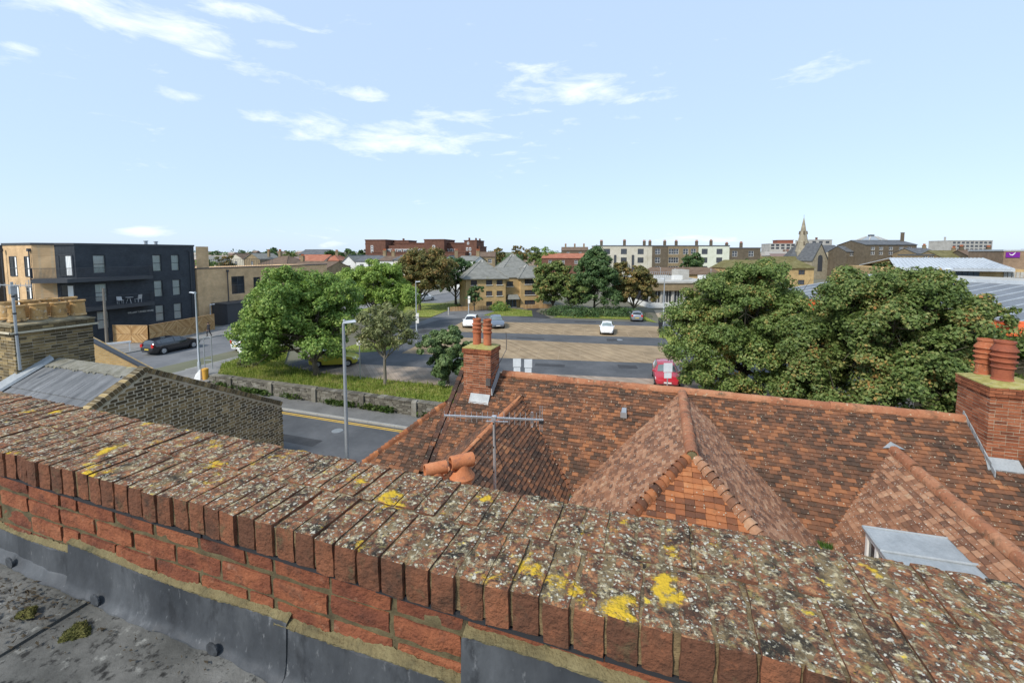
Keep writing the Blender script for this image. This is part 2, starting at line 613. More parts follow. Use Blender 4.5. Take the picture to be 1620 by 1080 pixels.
# side street running away past the black flats
flat('side_street', [(-50.2, -60), (-38.2, -60), (-38.2, 200), (-50.2, 200)], .674, m_asphalt_pale)
b = MB()
b.box(-56.5, -50.4, -60, 200, .3, .79)
b.build('pavement', m_pave, kind='structure')
b = MB()
for k in range(150):
    b.box(-50.4, -50.2, -40 + k * .99, -40 + k * .99 + .975, .3, .80)
b.build('kerb', m_kerb, kind='structure')
b = MB()
b.hexa([(-38.0, 23.2, .3), (-33.6, 22.6, .1), (-33.6, 25.2, .3), (-38.0, 34.0, .3), (-38.0, 23.2, .80), (-33.6, 22.6, .40), (-33.6, 25.2, .85), (-38.0, 34.0, .80)])
b.build('pavement', m_pave, kind='structure')
for k in range(5):
    flat('road_marking', [(-44.25, 20 + k * 9), (-44.15, 20 + k * 9), (-44.15, 22 + k * 9), (-44.25, 22 + k * 9)], .679, m_pave)
b = MB()
for k in range(30):
    b.box(-38.2, -38.05, 25 + k * .99, 25 + k * .99 + .975, .3, .80)
b.build('kerb', m_kerb, kind='structure')

# car park: asphalt sheet, lanes between bays of block paving
flat('car_park', [(-31, 27.4), (26, 27.4), (26, 62), (3.5, 64.0), (-17, 62.4), (-24.5, 64), (-30.5, 58), (-31, 40)], .868, m_asphalt)
flat('access_road', [(-30.6, 56), (-24, 63.6), (-24.4, 66.5), (-31.5, 80), (-35.5, 80), (-34.6, 68), (-33.0, 58), (-30.9, 42)], .873, m_asphalt_pale)
flat('driveway', [(-17, 62.3), (-15.6, 63.2), (-19.9, 69.6), (-20.2, 75), (-22.5, 75), (-21.5, 69), (-20.4, 62.6)], .877, pmat('dark_tarmac', [(.03, .031, .034), (.05, .052, .055)], scale=.6, bump=.1))
flat('right_drive', [(1.0, 44), (1.6, 61.5), (.2, 65), (5.2, 68.6), (9, 60), (7, 44)], .876, m_asphalt_pale)
flat('forecourt', [(-.9, 77.8), (0.1, 65.2), (5.1, 68.7), (12, 66), (12, 83), (6, 80.5)], .872, pmat('pale_paving', [(.30, .235, .16), (.38, .31, .22), (.43, .36, .27)], scale=.5))


def bay(pts, m):
    o = flat('paved_bays', pts, .874, m)
    k = MB()
    for i in range(len(pts)):
        a, c = pts[i], pts[(i + 1) % len(pts)]
        k.bar((*a, .866), (*c, .866), .13, .05)
    return o


bay([(-20.6, 57.2), (0.0, 60.5), (.6, 52.3), (-19.4, 48.9), (-25.5, 47.8), (-26.8, 56.2)], m_block)
bay([(-25.0, 44.6), (-17.2, 45.4), (1.15, 47.6), (2.1, 40.4), (-13.8, 37.3), (-23.9, 35.9)], m_block)
bay([(-26.6, 27.6), (-25.4, 31.0), (-17.4, 32.2), (-12.1, 32.8), (3.2, 35.5), (20, 36.5), (20, 28), (-13, 28.0)], m_block2)
# white lines that divide the bays
for k in range(8):
    for (a, c) in (((-18.6 + k * 2.55, 49.2 + k * .43), (-19.3 + k * 2.55, 53.3 + k * .43)), ((-12.8 + k * 2.0, 37.7 + k * .38), (-13.5 + k * 2.0, 41.6 + k * .38))):
        d = Vector((c[0] - a[0], c[1] - a[1])).normalized() * .04
        flat('bay_line', [(a[0] - d.y, a[1] + d.x), (a[0] + d.y, a[1] - d.x), (c[0] + d.y, c[1] - d.x), (c[0] - d.y, c[1] + d.x)], .880, pmat('faded_line', [(.275, .20, .12), (.345, .26, .165)], scale=3, bump=0) if k == 0 else bpy.data.materials['faded_line'])


# tarmac repairs and covers
m_patch = pmat('tarmac_patch', [(.035, .036, .038), (.06, .061, .063)], scale=1.5, bump=.2)
for u, v, w, d, a in ((-9, 36.2, 2.6, .9, .17), (-2.5, 37.9, 1.6, 1.1, .2), (-14, 47.0, 3.2, .7, .14), (-5, 49.2, 1.2, 1.4, .15), (-28, 47, 1.4, 2.6, .1), (-10, 61.2, 3.0, .8, .15), (-20.5, 18.6, 5.0, .8, 0), (-15.5, 17.0, 1.6, 1.2, 0), (-26, 19.4, 2.4, .9, 0)):
    c_, s_ = math.cos(a), math.sin(a)
    flat('tarmac_patch', [(u + c_ * x - s_ * y, v + s_ * x + c_ * y) for x, y in ((-w / 2, -d / 2), (w / 2, -d / 2), (w / 2, d / 2), (-w / 2, d / 2))], .8725 if v > 23 else .009, m_patch)
for u, v in ((-16.5, 35.0), (-4.2, 49.6), (-18.2, 20.4), (-22.3, 18.0)):
    MB().lathe([(.33, 0), (.33, .012), (.27, .014)], 18, (u, v, .870 if v > 23 else .007)).build('manhole_cover', m_galv, None, kind='structure')

# grass: turf sheets with blades
def turf(pts, z, n, seed, label, h=.16, tall=.0):
    r = np.random.default_rng(seed)
    P = np.array(pts, float)
    lo, hi = P.min(0), P.max(0)
    c = r.uniform(lo, hi, (n * 4, 2))
    ins = np.zeros(len(c), bool)
    j = len(P) - 1
    for i in range(len(P)):
        cond = ((P[i, 1] > c[:, 1]) != (P[j, 1] > c[:, 1])) & (c[:, 0] < (P[j, 0] - P[i, 0]) * (c[:, 1] - P[i, 1]) / (P[j, 1] - P[i, 1] + 1e-9) + P[i, 0])
        ins ^= cond
        j = i
    c = c[ins][:n]
    k = len(c)
    a = r.uniform(0, 6.28, k)
    hh = h * r.uniform(.4, 1.3, k) + tall * (r.uniform(0, 1, k) > .9)
    w = .035
    v = np.zeros((k, 3, 3))
    v[:, 0] = np.stack([c[:, 0] - np.cos(a) * w, c[:, 1] - np.sin(a) * w, np.full(k, z - .02)], 1)
    v[:, 1] = np.stack([c[:, 0] + np.cos(a) * w, c[:, 1] + np.sin(a) * w, np.full(k, z - .02)], 1)
    v[:, 2] = np.stack([c[:, 0] + r.normal(0, .06, k), c[:, 1] + r.normal(0, .06, k), z + hh], 1)
    me = bpy.data.meshes.new('grass')
    me.from_pydata(v.reshape(-1, 3).tolist(), [], np.arange(k * 3).reshape(-1, 3).tolist())
    me.materials.append(m_blades)
    o = put('grass', me, None, kind='stuff', label=label)
    flat('grass_turf', pts, z, m_grass)
    return o


m_blades = leaf_mat('grass_blades', [(0, .09, .14, .02), (.4, .17, .24, .035), (.7, .27, .30, .06), (1, .42, .36, .15)], .4)
turf([(-33.2, 24.1), (-10, 24.1), (-10.5, 27.9), (-26.5, 27.5), (-31, 28.5), (-37.2, 35), (-37.6, 31), (-36.5, 27)], .90, 15000, 1, 'rough grass bank above the stone retaining wall', .17, .22)
turf([(-26.2, 62.0), (-18.6, 63.6), (-20.6, 70), (-26.4, 72)], .88, 3500, 2, 'bright green lawn in front of the pyramid roofed flats', .12)
turf([(-36.6, 57), (-33.2, 58), (-34.8, 69), (-36.2, 76), (-50, 72), (-49, 60)], .88, 3500, 3, 'grass under the dark tree by the access road', .12)
turf([(-15.4, 63.6), (-2.5, 65.8), (-.2, 63.4), (-3, 72), (-14, 70)], .88, 2500, 4, 'grass strip under the clump of trees behind the car park', .12)
turf([(-31, 42), (-26.4, 41), (-26.0, 36), (-30.8, 33)], .885, 1500, 5, 'worn grass beside the car park lamp post', .10)
turf([(0, 52.2), (.7, 52.4), (1.2, 47.6), (2.6, 47.8), (1.4, 61), (.2, 60.4)], .885, 700, 6, 'grass edge at the right end of the paved bays', .10)

# retaining wall of rough stone along the street
rw = thing('retaining_wall', 'long low rough stone retaining wall between street pavement and grass bank', 'wall', (-10, 23.9, 0), world_parts=True)
m_stone = pmat('rough_stone', [(.05, .045, .035), (.11, .10, .08), (.18, .165, .13), (.26, .25, .22)], scale=3, rand=.6, rough=.95, bump=.7, bscale=18, spots=[((.34, .33, .30), 2.2, .60, 6, 1), ((.06, .08, .02), 1.6, .60, 6, 1)])
MB().box(-33.5, 22, 23.84, 24.2, -.2, 1.0).build('wall_core', m_mortar, rw)
b, cp = MB(), MB()
u = -33.5
for c in range(9):
    u = -33.5 + rnd.uniform(-.2, 0)
    while u < 22:
        L = rnd.uniform(.22, .6)
        z0 = -.15 + c * .125
        b.box(u, u + L - .02, 23.76 + rnd.uniform(-.02, .03), 23.95, z0, z0 + .11)
        u += L
b.build('stone', m_stone, rw, kind='stuff')
u = -33.5
while u < 22:
    L = rnd.uniform(.4, .7)
    cp.box(u, u + L - .02, 23.72, 24.24, 1.0, 1.07 + rnd.uniform(-.015, .02))
    u += L
cp.build('coping_stone', m_stone, rw, kind='stuff')
for k in range(11):
    u = -31.5 + k * 4.1
    b = MB().box(u, u + .36, 23.64, 23.9, -.1, 1.02)
    b.hexa([(u, 23.64, 1.02), (u + .36, 23.64, 1.02), (u + .36, 23.9, 1.02), (u, 23.9, 1.02), (u + .02, 23.75, 1.14), (u + .34, 23.75, 1.14), (u + .34, 23.9, 1.14), (u + .02, 23.9, 1.14)])
    b.build('pier', m_stone, rw)
# weeds along the wall foot
r = np.random.default_rng(11)
k = 5200
c = np.stack([r.uniform(-33, 10, k), 23.72 - np.abs(r.normal(0, .13, k))], 1)
dens = (np.sin(c[:, 0] * 1.7) + np.sin(c[:, 0] * .63 + 1) + r.normal(0, .6, k)) > .1
c = c[dens]
k = len(c)
a = r.uniform(0, 6.28, k)
zz = np.array([near_z(x) for x in c[:, 0]]) + .1
h = r.uniform(.05, .42, k)
ctr = np.stack([c[:, 0], c[:, 1], zz + h], 1)
d1 = r.normal(0, .07, (k, 3))
d2 = r.normal(0, .05, (k, 3))
v = np.stack([ctr - d1, ctr + d2, ctr + d1, ctr - d2], 1)
me = bpy.data.meshes.new('weeds')
me.from_pydata(v.reshape(-1, 3).tolist(), [], np.arange(k * 4).reshape(-1, 4).tolist())
me.materials.append(leaf_mat('weed_leaves', [(0, .03, .06, .012), (.6, .07, .12, .02), (1, .14, .17, .05)]))
put('weeds', me, None, kind='stuff', label='green weeds along the foot of the stone retaining wall')

# ------------------------------------------------------------------ foreground: brick parapet with lichen covered coping
CRUST = [((.43, .205, .09), 30, .475, 6, 1), ((.026, .021, .015), 12, .488, 7, 1), ((.16, .12, .05), 17, .63, 7, 1), ((.34, .14, .07), 46, .57, 10, 1), ((.45, .375, .22), 32, .532, 9, 1), ((.55, .48, .33), 70, .542, 13, 1), ((.30, .24, .085), 21, .575, 8, 1),
         ((.48, .45, .36), 55, .24, .32), ((.54, .51, .42), 100, .30, .34), ((.035, .028, .02), 88, .59, 14, 1), ((.44, .30, .05), 46, .645, 14, 1), ((.030, .024, .017), 22, .60, 10, 1), ((.54, .35, .025), 5.2, .608, 22, 1), ((.60, .42, .04), 16, .655, 20, 1)]
m_coping = pmat('weathered_coping_brick', [(.05, .028, .018), (.135, .056, .030), (.23, .088, .042), (.31, .125, .062)], scale=9, rand=.42, rough=.93, bump=1.0, bscale=48, bdist=.013,
                spots=[((.028, .022, .016), 9, .46, 4, 1), ((.09, .08, .04), 14, .58, 6, 1), ((.30, .11, .05), 20, .60, 6, 1)], upper=CRUST)
m_redbrick = pmat('red_facing_brick', [(.075, .030, .02), (.16, .052, .027), (.25, .085, .038), (.32, .13, .065)], scale=9, rand=.4, rough=.9, bump=1.0, bscale=32, bdist=.016,
                  spots=[((.05, .032, .024), 8, .56, 5, 1), ((.30, .17, .11), 22, .62, 6, 1)])
m_jointmortar = pmat('lichened_mortar', [(.07, .05, .028), (.17, .12, .06), (.30, .22, .11)], scale=14, rough=.95, bump=.9, bscale=60, bdist=.01, upper=CRUST[1:2] + CRUST[4:6] + CRUST[8:])


def rough_box(lx, ly, lz, seed, seg=(7, 3, 3), rad=.008, amp=.0025):
    """a brick with worn, rounded arrises, centred on the origin"""
    r = random.Random(seed)
    b = MB()
    idx = {}
    ph = [r.uniform(0, 6.28) for _ in range(9)]

    def vert(i, j, k):
        key = (i, j, k)
        if key in idx:
            return idx[key]
        p = Vector(((i / seg[0] - .5) * lx, (j / seg[1] - .5) * ly, (k / seg[2] - .5) * lz))
        q = Vector((max(-lx / 2 + rad, min(lx / 2 - rad, p.x)), max(-ly / 2 + rad, min(ly / 2 - rad, p.y)), max(-lz / 2 + rad, min(lz / 2 - rad, p.z))))
        d = p - q
        if d.length > 1e-6:
            p = q + d.normalized() * rad * r.uniform(.55, 1.0)
        p += Vector([amp * (math.sin(40 * p.x + ph[a]) + math.sin(55 * p.y + ph[a + 3]) + math.sin(60 * p.z + ph[a + 6]) + r.uniform(-.7, .7)) * .6 for a in range(3)])
        idx[key] = len(b.v)
        b.v.append(tuple(p))
        return idx[key]
    nx, ny, nz = seg
    for i in range(nx):
        for j in range(ny):
            b.f.append((vert(i, j, nz), vert(i + 1, j, nz), vert(i + 1, j + 1, nz), vert(i, j + 1, nz)))
            b.f.append((vert(i, j, 0), vert(i, j + 1, 0), vert(i + 1, j + 1, 0), vert(i + 1, j, 0)))
    for i in range(nx):
        for k in range(nz):
            b.f.append((vert(i, 0, k), vert(i + 1, 0, k), vert(i + 1, 0, k + 1), vert(i, 0, k + 1)))
            b.f.append((vert(i, ny, k), vert(i, ny, k + 1), vert(i + 1, ny, k + 1), vert(i + 1, ny, k)))
    for j in range(ny):
        for k in range(nz):
            b.f.append((vert(0, j, k), vert(0, j, k + 1), vert(0, j + 1, k + 1), vert(0, j + 1, k)))
            b.f.append((vert(nx, j, k), vert(nx, j + 1, k), vert(nx, j + 1, k + 1), vert(nx, j, k + 1)))
    return b


par = thing('parapet_wall', 'red brick parapet wall in the foreground with lichen covered brick coping', 'parapet', (0, 1.17, 9.3), world_parts=True)
cop = [rough_box(.216, .0745, .108, 100 + i, (12, 5, 5), .006, .0018).mesh('coping_brick', m_coping, True) for i in range(8)]
PITCH = .0785
for row, vc in ((0, 1.060), (1, 1.279)):
    k = 0
    u = -6.0 + row * .03
    while u < 2.5:
        w = rnd.uniform(.94, 1.04)
        sag = .006 * math.sin(u * 1.3) + .004 * math.sin(u * 3.1)
        mw = (Matrix.Translation((u + PITCH * w / 2, vc + rnd.uniform(-.005, .005), 9.814 + sag + rnd.uniform(-.0025, .0025)))
              @ Matrix.Rotation(R(90) + rnd.uniform(-.025, .025), 4, 'Z') @ Matrix.Rotation(rnd.uniform(-.02, .02), 4, 'X') @ Matrix.Diagonal((1, w * rnd.uniform(.97, 1.02), 1, 1)))
        put('coping_brick', cop[rnd.randrange(8)], par, mw)
        u += PITCH * w
        k += 1
# joints between coping bricks, a touch below their tops
b = MB()
nj = 340
for i in range(nj):
    u0, u1 = -6 + i * .025, -6 + (i + 1) * .025
    z = [9.8612 + .006 * math.sin(q * 1.3) + .004 * math.sin(q * 3.1) + .003 * math.sin(q * 47) for q in (u0, u1)]
    b.hexa([(u0,   .963, 9.762), (u1, .963, 9.762), (u1, 1.378, 9.762), (u0, 1.378, 9.762), (u0, .963, z[0]), (u1, .963, z[1]), (u1, 1.378, z[1]), (u0, 1.378, z[0])])
b.build('coping_mortar', m_jointmortar, par)
# slate damp course, dark gap under the coping
b = MB()
u = -6.0
while u < 2.5:
    L = rnd.uniform(.28, .36)
    b.box(u, u + L - .003, .962 + rnd.uniform(-.003, .004), 1.372, 9.744 + rnd.uniform(-.002, .002), 9.757)
    u += L
b.build('damp_course', plain('slate_damp_course', (.022, .022, .024), .8), par)
# stretcher courses on the roof side
br = [rough_box(.214, .10, .066, 200 + i, (9, 4, 4), .006, .0022).mesh('brick', m_redbrick, True) for i in range(8)]
hb = [rough_box(.103, .10, .066, 220 + i, (5, 4, 4), .006, .0022).mesh('brick', m_redbrick, True) for i in range(4)]
for c in range(5):
    z = 9.7065 - c * .0765
    u = -6.0 - (c % 2) * .1125
    n = 0
    while u < 2.5:
        head = (n % 5 == 3) and c % 2 == 0
        L = .103 if head else .214
        put('brick', (hb[rnd.randrange(4)] if head else br[rnd.randrange(8)]), par,
            Matrix.Translation((u + L / 2, 1.0325 + rnd.uniform(-.004, .004), z + rnd.uniform(-.002, .002))) @ Matrix.Rotation(rnd.uniform(-.012, .012), 4, 'Z') @ Matrix.Rotation(rnd.uniform(-.01, .01), 4, 'Y'))
        u += L + .0115
        n += 1
MB().box(-6.2, 2.6, .990, 1.36, 9.2, 9.742).build('bed_mortar', pmat('dark_bed_mortar', [(.035, .028, .018), (.10, .08, .04), (.18, .15, .075)], scale=12, bump=.8, bscale=70, bdist=.006), par)
MB().box(-6.2, 2.6, .999, 1.35, 0, 9.2).build('outer_wall', brick_mat('outer_brick', (.22, .08, .04), (.3, .11, .05), (.3, .26, .18)), par)


# lead flashing in lapped lengths, each with its sandy mortar fillet and clips
def flashing(u0, u1, ztop, off, seed):
    r = random.Random(seed)
    n = max(8, int((u1 - u0) / .02))
    prof = [(.982, ztop), (.974 - off, ztop - .006), (.970 - off, ztop - .1), (.964 - off, 9.395), (.956 - off, 9.376), (.944 - off, 9.368), (.942 - off, 9.362)]
    b = MB()
    for i in range(n + 1):
        u = u0 + (u1 - u0) * i / n
        wv = .0045 * math.sin(u * 9 + seed) + .004 * math.sin(u * 23 + seed * 2) * math.sin(u * 5) + .002 * math.sin(u * 57)
        for j, (v, z) in enumerate(prof):
            b.v.append((u, v + wv * (1 if j else .2) + r.uniform(-.001, .001), z + (.008 * math.sin(u * 6 + seed) if j < 2 else 0)))
    m = len(prof)
    for i in range(n):
        for j in range(m - 1):
            b.f.append((i * m + j, i * m + j + 1, (i + 1) * m + j + 1, (i + 1) * m + j))
    o = b.build('lead_flashing', m_lead, par, True)
    f = MB()
    for i in range(n * 2 + 1):
        u = u0 + (u1 - u0) * i / (n * 2)
        dz = .008 * math.sin(u * 6 + seed)
        t = .004 + .004 * math.sin(u * 13 + seed) + r.uniform(-.003, .003)
        for v, z in ((.986, ztop + .008 + t), (.981 - off * .5, ztop + .005 + t * .6), (.972 - off, ztop - .001), (.973 - off, ztop - .005 - t * .4), (.985, ztop - .008)):
            f.v.append((u, v + r.uniform(-.0015, .0015), z + dz + r.uniform(-.002, .002)))
    for i in range(n * 2):
        for j in range(4):
            f.f.append((i * 5 + j, i * 5 + j + 1, i * 5 + 5 + j + 1, i * 5 + 5 + j))
    f.build('mortar_fillet', m_mortar, o, True)
    c = MB()
    for u in np.arange(u0 + .22, u1, .62):
        c.lathe([(.026, -.004), (.026, .004), (.018, .007)], 12, (0, 0, 0))
        nn = 36
        for q in range(len(c.v) - nn, len(c.v)):
            x, y, z = c.v[q]
            c.v[q] = (u + x, .944 - off - z * .6, 9.386 + y * .9)
    if c.v:
        c.build('lead_clip', m_lead, o)
    return o


flashing(-6.0, -4.0, 9.500, .004, 4)
flashing(-4.05, -2.18, 9.500, .0, 1)
flashing(-2.22, -1.08, 9.540, .006, 2)
flashing(-1.13, -.46, 9.542, .011, 5)
flashing(-.47, 2.5, 9.695, .012, 3)

# the lead and felt roof this side of the parapet
m_felt = pmat('mottled_roof_felt', [(.042, .042, .038), (.085, .085, .077), (.14, .138, .126), (.21, .207, .19)], scale=3, rough=.85, bump=.5, bscale=60, bdist=.006,
              spots=[((.022, .022, .02), 26, .53, 9, 1), ((.33, .33, .3), 14, .60, 7, 1), ((.13, .12, .05), 5, .64, 6, 1)])
fr = thing('flat_roof', 'grey mottled sheet roof below the parapet at lower left', 'flat roof', (-2, 0, 9.3), world_parts=True)
for i, (u0, u1, zt) in enumerate(((-6.2, -2.05, 9.352), (-2.05, -.3, 9.362), (-.3, 2.6, 9.370))):
    b = MB()
    nu, nv = max(8, int((u1 - u0) / .06)), 60
    for a in range(nu + 1):
        for c in range(nv + 1):
            u, v = u0 + (u1 - u0) * a / nu, -2.6 + 3.58 * c / nv
            b.v.append((u, v, zt + .004 * math.sin(u * 5 + v * 3) + .003 * math.sin(u * 13 - v * 7)))
    for a in range(nu):
        for c in range(nv):
            k = a * (nv + 1) + c
            b.f.append((k, k + nv + 1, k + nv + 2, k + 1))
    e = len(b.v)
    b.poly([(u0, -2.6, zt - .02), (u0, -2.6, zt + .004), (u0, .98, zt + .004), (u0, .98, zt - .02)][::-1])
    b.build('roof_sheet', m_felt, fr, True)
MB().box(-6.2, 2.6, -2.6, .98, 9.0, 9.33).build('roof_deck', m_dark, fr)


def moss(u, v, s, seed, label):
    r = random.Random(seed)
    b = MB()
    n, m = 14, 22
    for i in range(n + 1):
        a = i / n * math.pi / 2
        for j in range(m):
            q = 2 * math.pi * j / m
            rr = s * (1 + .22 * math.sin(3 * q + seed) + .12 * math.sin(7 * q + seed)) * math.cos(a) * (1 + r.uniform(-.09, .09))
            b.v.append((u + rr * math.cos(q), v + rr * math.sin(q) * .8, 9.358 + s * .55 * math.sin(a) * (1 + r.uniform(-.18, .18))))
    for i in range(n):
        for j in range(m):
            j2 = (j + 1) % m
            b.f.append((i * m + j, i * m + j2, (i + 1) * m + j2, (i + 1) * m + j))
    for _ in range(900):
        q, a = r.uniform(0, 6.28), math.asin(r.uniform(0.05, 1))
        rr = s * (1 + .22 * math.sin(3 * q + seed) + .12 * math.sin(7 * q + seed)) * math.cos(a)
        p = Vector((u + rr * math.cos(q), v + rr * math.sin(q) * .8, 9.358 + s * .55 * math.sin(a)))
        t = p + Vector((r.uniform(-1, 1), r.uniform(-1, 1), r.uniform(.3, 1.2))) * s * .16
        w = Vector((r.uniform(-1, 1), r.uniform(-1, 1), 0)) * s * .035
        b.poly([p - w, p + w, t])
    return tag(b.build('moss_clump', m_moss, None), label, 'moss', 'moss clumps on the flat roof')


m_moss = pmat('moss', [(.03, .035, .012), (.07, .075, .02), (.13, .12, .035), (.09, .07, .03)], scale=30, rand=.4, rough=1, bump=.5, bscale=90)
moss(-1.92, .845, .045, 1, 'round olive moss clump on the pale roof sheet, right of the seam')
moss(-2.20, .835, .032, 2, 'smaller moss clump on the darker roof sheet, left of the seam')
b = MB()
for _ in range(240):
    u, v = rnd.gauss(-2.28, .16), rnd.uniform(.72, .93)
    s = rnd.uniform(.003, .012)
    b.poly([(u + rnd.uniform(-s, s) * 2, v + rnd.uniform(-s, s), 9.366 + rnd.uniform(0, .008)) for _ in range(4)])
for _ in range(160):
    u, v = rnd.uniform(-3, .2), rnd.gauss(.87, .02)
    s = rnd.uniform(.003, .008)
    b.poly([(u + rnd.uniform(-s, s) * 2, v + rnd.uniform(-s, s), 9.374 + rnd.uniform(0, .006)) for _ in range(4)])
b.build('debris', plain('dead_leaf_crumbs', (.05, .038, .022), .95), None, kind='stuff', label='dark crumbs of moss and leaf along the flashing')
# ------------------------------------------------------------------ the tiled house
def tile_mat(name, cols, rand=.62, scale=.9, moss_share=.56, extra=()):
    return pmat(name, cols, scale=scale, rand=rand, rough=.88, bump=.6, bscale=28, bdist=.012,
                spots=[((.042, .034, .026), 1.1, moss_share, 4, 1), ((.40, .36, .27), 26, .14, .30), ((.30, .24, .14), 5, .66, 8, 1), ((.07, .06, .035), 3.2, .60, 5, 1)] + list(extra))


m_tile = tile_mat('weathered_red_tile', [(0, .034, .024, .018), (.22, .070, .042, .028), (.45, .125, .062, .036), (.68, .195, .084, .042), (.88, .31, .13, .056), (1, .44, .26, .13)])
m_tile_dark = tile_mat('blackened_red_tile', [(0, .025, .02, .016), (.35, .06, .034, .025), (.6, .12, .052, .03), (.85, .26, .10, .04), (1, .42, .2, .08)], moss_share=.52)
m_tile_tan = tile_mat('pale_pinkish_tile', [(0, .065, .038, .026), (.25, .16, .078, .046), (.52, .275, .13, .07), (.8, .37, .20, .115), (1, .48, .34, .21)], moss_share=.66, extra=[((.52, .49, .40), 11, .70, 10, 1), ((.5, .48, .4), 34, .2, .32)])
m_tile_orange = tile_mat('orange_tile', [(0, .05, .03, .022), (.25, .13, .055, .03), (.5, .24, .088, .038), (.8, .37, .14, .054), (1, .46, .26, .13)], moss_share=.60)
m_ridge = pmat('ridge_clay', [(.22, .085, .045), (.34, .14, .07), (.44, .22, .12)], scale=3, rand=.5, rough=.9, bump=.6, bscale=30, spots=[((.08, .06, .036), 4.5, .53, 6, 1), ((.46, .40, .27), 12, .59, 9, 1), ((.05, .04, .03), 14, .62, 9, 1)])

th = thing('tiled_house', 'old red brick house with weathered clay tile roofs below the parapet', 'house', (0.8, 12.85, 0), world_parts=True)
K = .82
CT, ST = 1 / math.hypot(1, K), K / math.hypot(1, K)
GA = .1                                      # tile gauge
TW = .165


def tile_unit(w=TW, L=.205):
    """one plain tile: tail at y=0 lifted on the tile below, slightly cambered"""
    b = MB()
    xs = (-w / 2 + .0015, 0, w / 2 - .0015)
    for y, lo, hi in ((0, .016, .043), (L, -.018, .003)):
        for x in xs:
            c = .004 if x == 0 else 0
            b.v += [(x, y, lo + c), (x, y, hi + c)]
    # indices: row0: 0..5, row1: 6..11 ; even = bottom, odd = top
    for i in (0, 2):
        b.f += [(i + 1, i + 3, i + 9, i + 7), (i, i + 6, i + 8, i + 2), (i, i + 2, i + 3, i + 1)]
    b.f += [(0, 1, 7, 6), (4, 10, 11, 5)]
    return b


TILE = tile_unit()
tile_me = {}
TILES = []          # (distance, seen, matrix, material, slope part)


def slope(name, O, Rd, Ud, rows, length, m, parent=th, tiles=True, gauge=GA, label=None):
    O, Rd, Ud = Vector(O), Vector(Rd), Vector(Ud)
    Nn = Rd.cross(Ud)
    # boarding under the tiles
    b = MB()
    a0, a1 = rows(0)
    c0, c1 = rows(length)
    q = [O + Rd * a0, O + Rd * a1, O + Ud * length + Rd * max(c1, c0 + .01), O + Ud * length + Rd * c0]
    b.hexa([p - Nn * .10 for p in q] + [p - Nn * (.045 if tiles else -.012) for p in q])
    o = b.build(name, m, parent)
    if label:
        o['label'] = label
    if tiles:
        n = int(length / gauge)
        for k in range(n):
            t = k * gauge
            s0, s1 = rows(t + gauge * .5)
            if s1 - s0 < .05:
                continue
            s = s0 - (k % 2) * TW / 2 - rnd.uniform(0, .01)
            while s < s1:
                e0, e1 = max(s, s0), min(s + TW, s1)
                if e1 - e0 > .03:
                    w = (e1 - e0) / TW
                    c = O + Rd * ((e0 + e1) / 2) + Ud * (t + rnd.uniform(-.006, .006) + .010 * math.sin(s * .9 + k * .13)) + Nn * (.016 * math.sin(s * .85 + 1.1) * math.sin(k * .11 + s * .2) + .007 * math.sin(s * 2.3 + k * .3) - .012 + rnd.uniform(-.003, .006))
                    ja, jb = rnd.gauss(0, .02) + (rnd.uniform(-.12, .12) if rnd.random() < .02 else 0), rnd.gauss(0, .028)
                    X, Y = (Rd + Ud * ja + Nn * jb).normalized(), (Ud - Rd * ja).normalized()
                    Z = X.cross(Y)
                    mw = Matrix(((X.x * w, Y.x, Z.x, c.x), (X.y * w, Y.y, Z.y, c.y), (X.z * w, Y.z, Z.z, c.z), (0, 0, 0, 1)))
                    dz = c.z - ZC
                    seen = (ZC + dz * 1.40 / c.y > 9.9) and c.y > 1.5
                    pxx = (CY * c.x + SY * c.y) / max(.1, -SY * c.x + CY * c.y)
                    TILES.append((Vector((c.x, c.y, dz)).length, seen and abs(pxx) < 1.19 and Nn.dot(Vector((-c.x, -c.y, -dz))) > 0, mw, m, o))
                s += TW
    return o


HE, HR = 4.6, 6.8
UPV, UPU, UPNU = (0, CT, ST), (CT, 0, ST), (-CT, 0, ST)
LM = (12.85 - 10.17) / CT
EV = 10.17
m_main = m_tile
slope('roof_slope', (-6.0, EV, HE), (1, 0, 0), UPV, lambda t: (0, 7.4), LM, m_tile, label='weathered red tiled slope left of the hipped wing')
slope('roof_slope', (1.4, EV, HE), (1, 0, 0), UPV, lambda t: (0, 6.3), LM, m_tile, label='red and black tiled slope right of the hipped wing')
slope('roof_slope', (7.7, 15.53, HE), (-1, 0, 0), (0, -CT, ST), lambda t: (0, 13.7), LM, m_tile_dark, tiles=False)
# left wing
W1 = -3.95
slope('roof_slope', (W1 + 2.1, 5.6, HE), (0, 1, 0), UPNU, lambda t: (0, EV + CT * t - 5.6 + .05), 2.1 / CT, m_tile, label='brown mottled tiled side of the left wing')
slope('roof_slope', (W1 - 2.1, 12.3, HE), (0, -1, 0), UPU, lambda t: (max(0, 12.3 - EV - CT * t), 6.7), 2.1 / CT, m_tile)
# hipped wing in the middle
W2, HV = .66, 8.81
slope('roof_slope', (W2 - 2.69, 12.85, HE), (0, -1, 0), UPU, lambda t: (12.85 - EV - CT * t - .05, 12.85 - (HV - 2.69) - CT * t), 2.69 / CT, m_tile_tan, label='pale pinkish tiled left side of the hipped wing')
slope('roof_slope', (W2 + 2.69, HV - 2.69, HE), (0, 1, 0), UPNU, lambda t: (CT * t, EV + CT * t - (HV - 2.69) + .05), 2.69 / CT, m_tile_tan, label='brown tiled right side of the hipped wing')
slope('roof_slope', (W2 - 2.69, HV - 2.69, HE), (1, 0, 0), UPV, lambda t: (CT * t, 5.38 - CT * t), 2.69 / CT, m_tile_orange, label='bright orange tiled hip end facing the parapet')
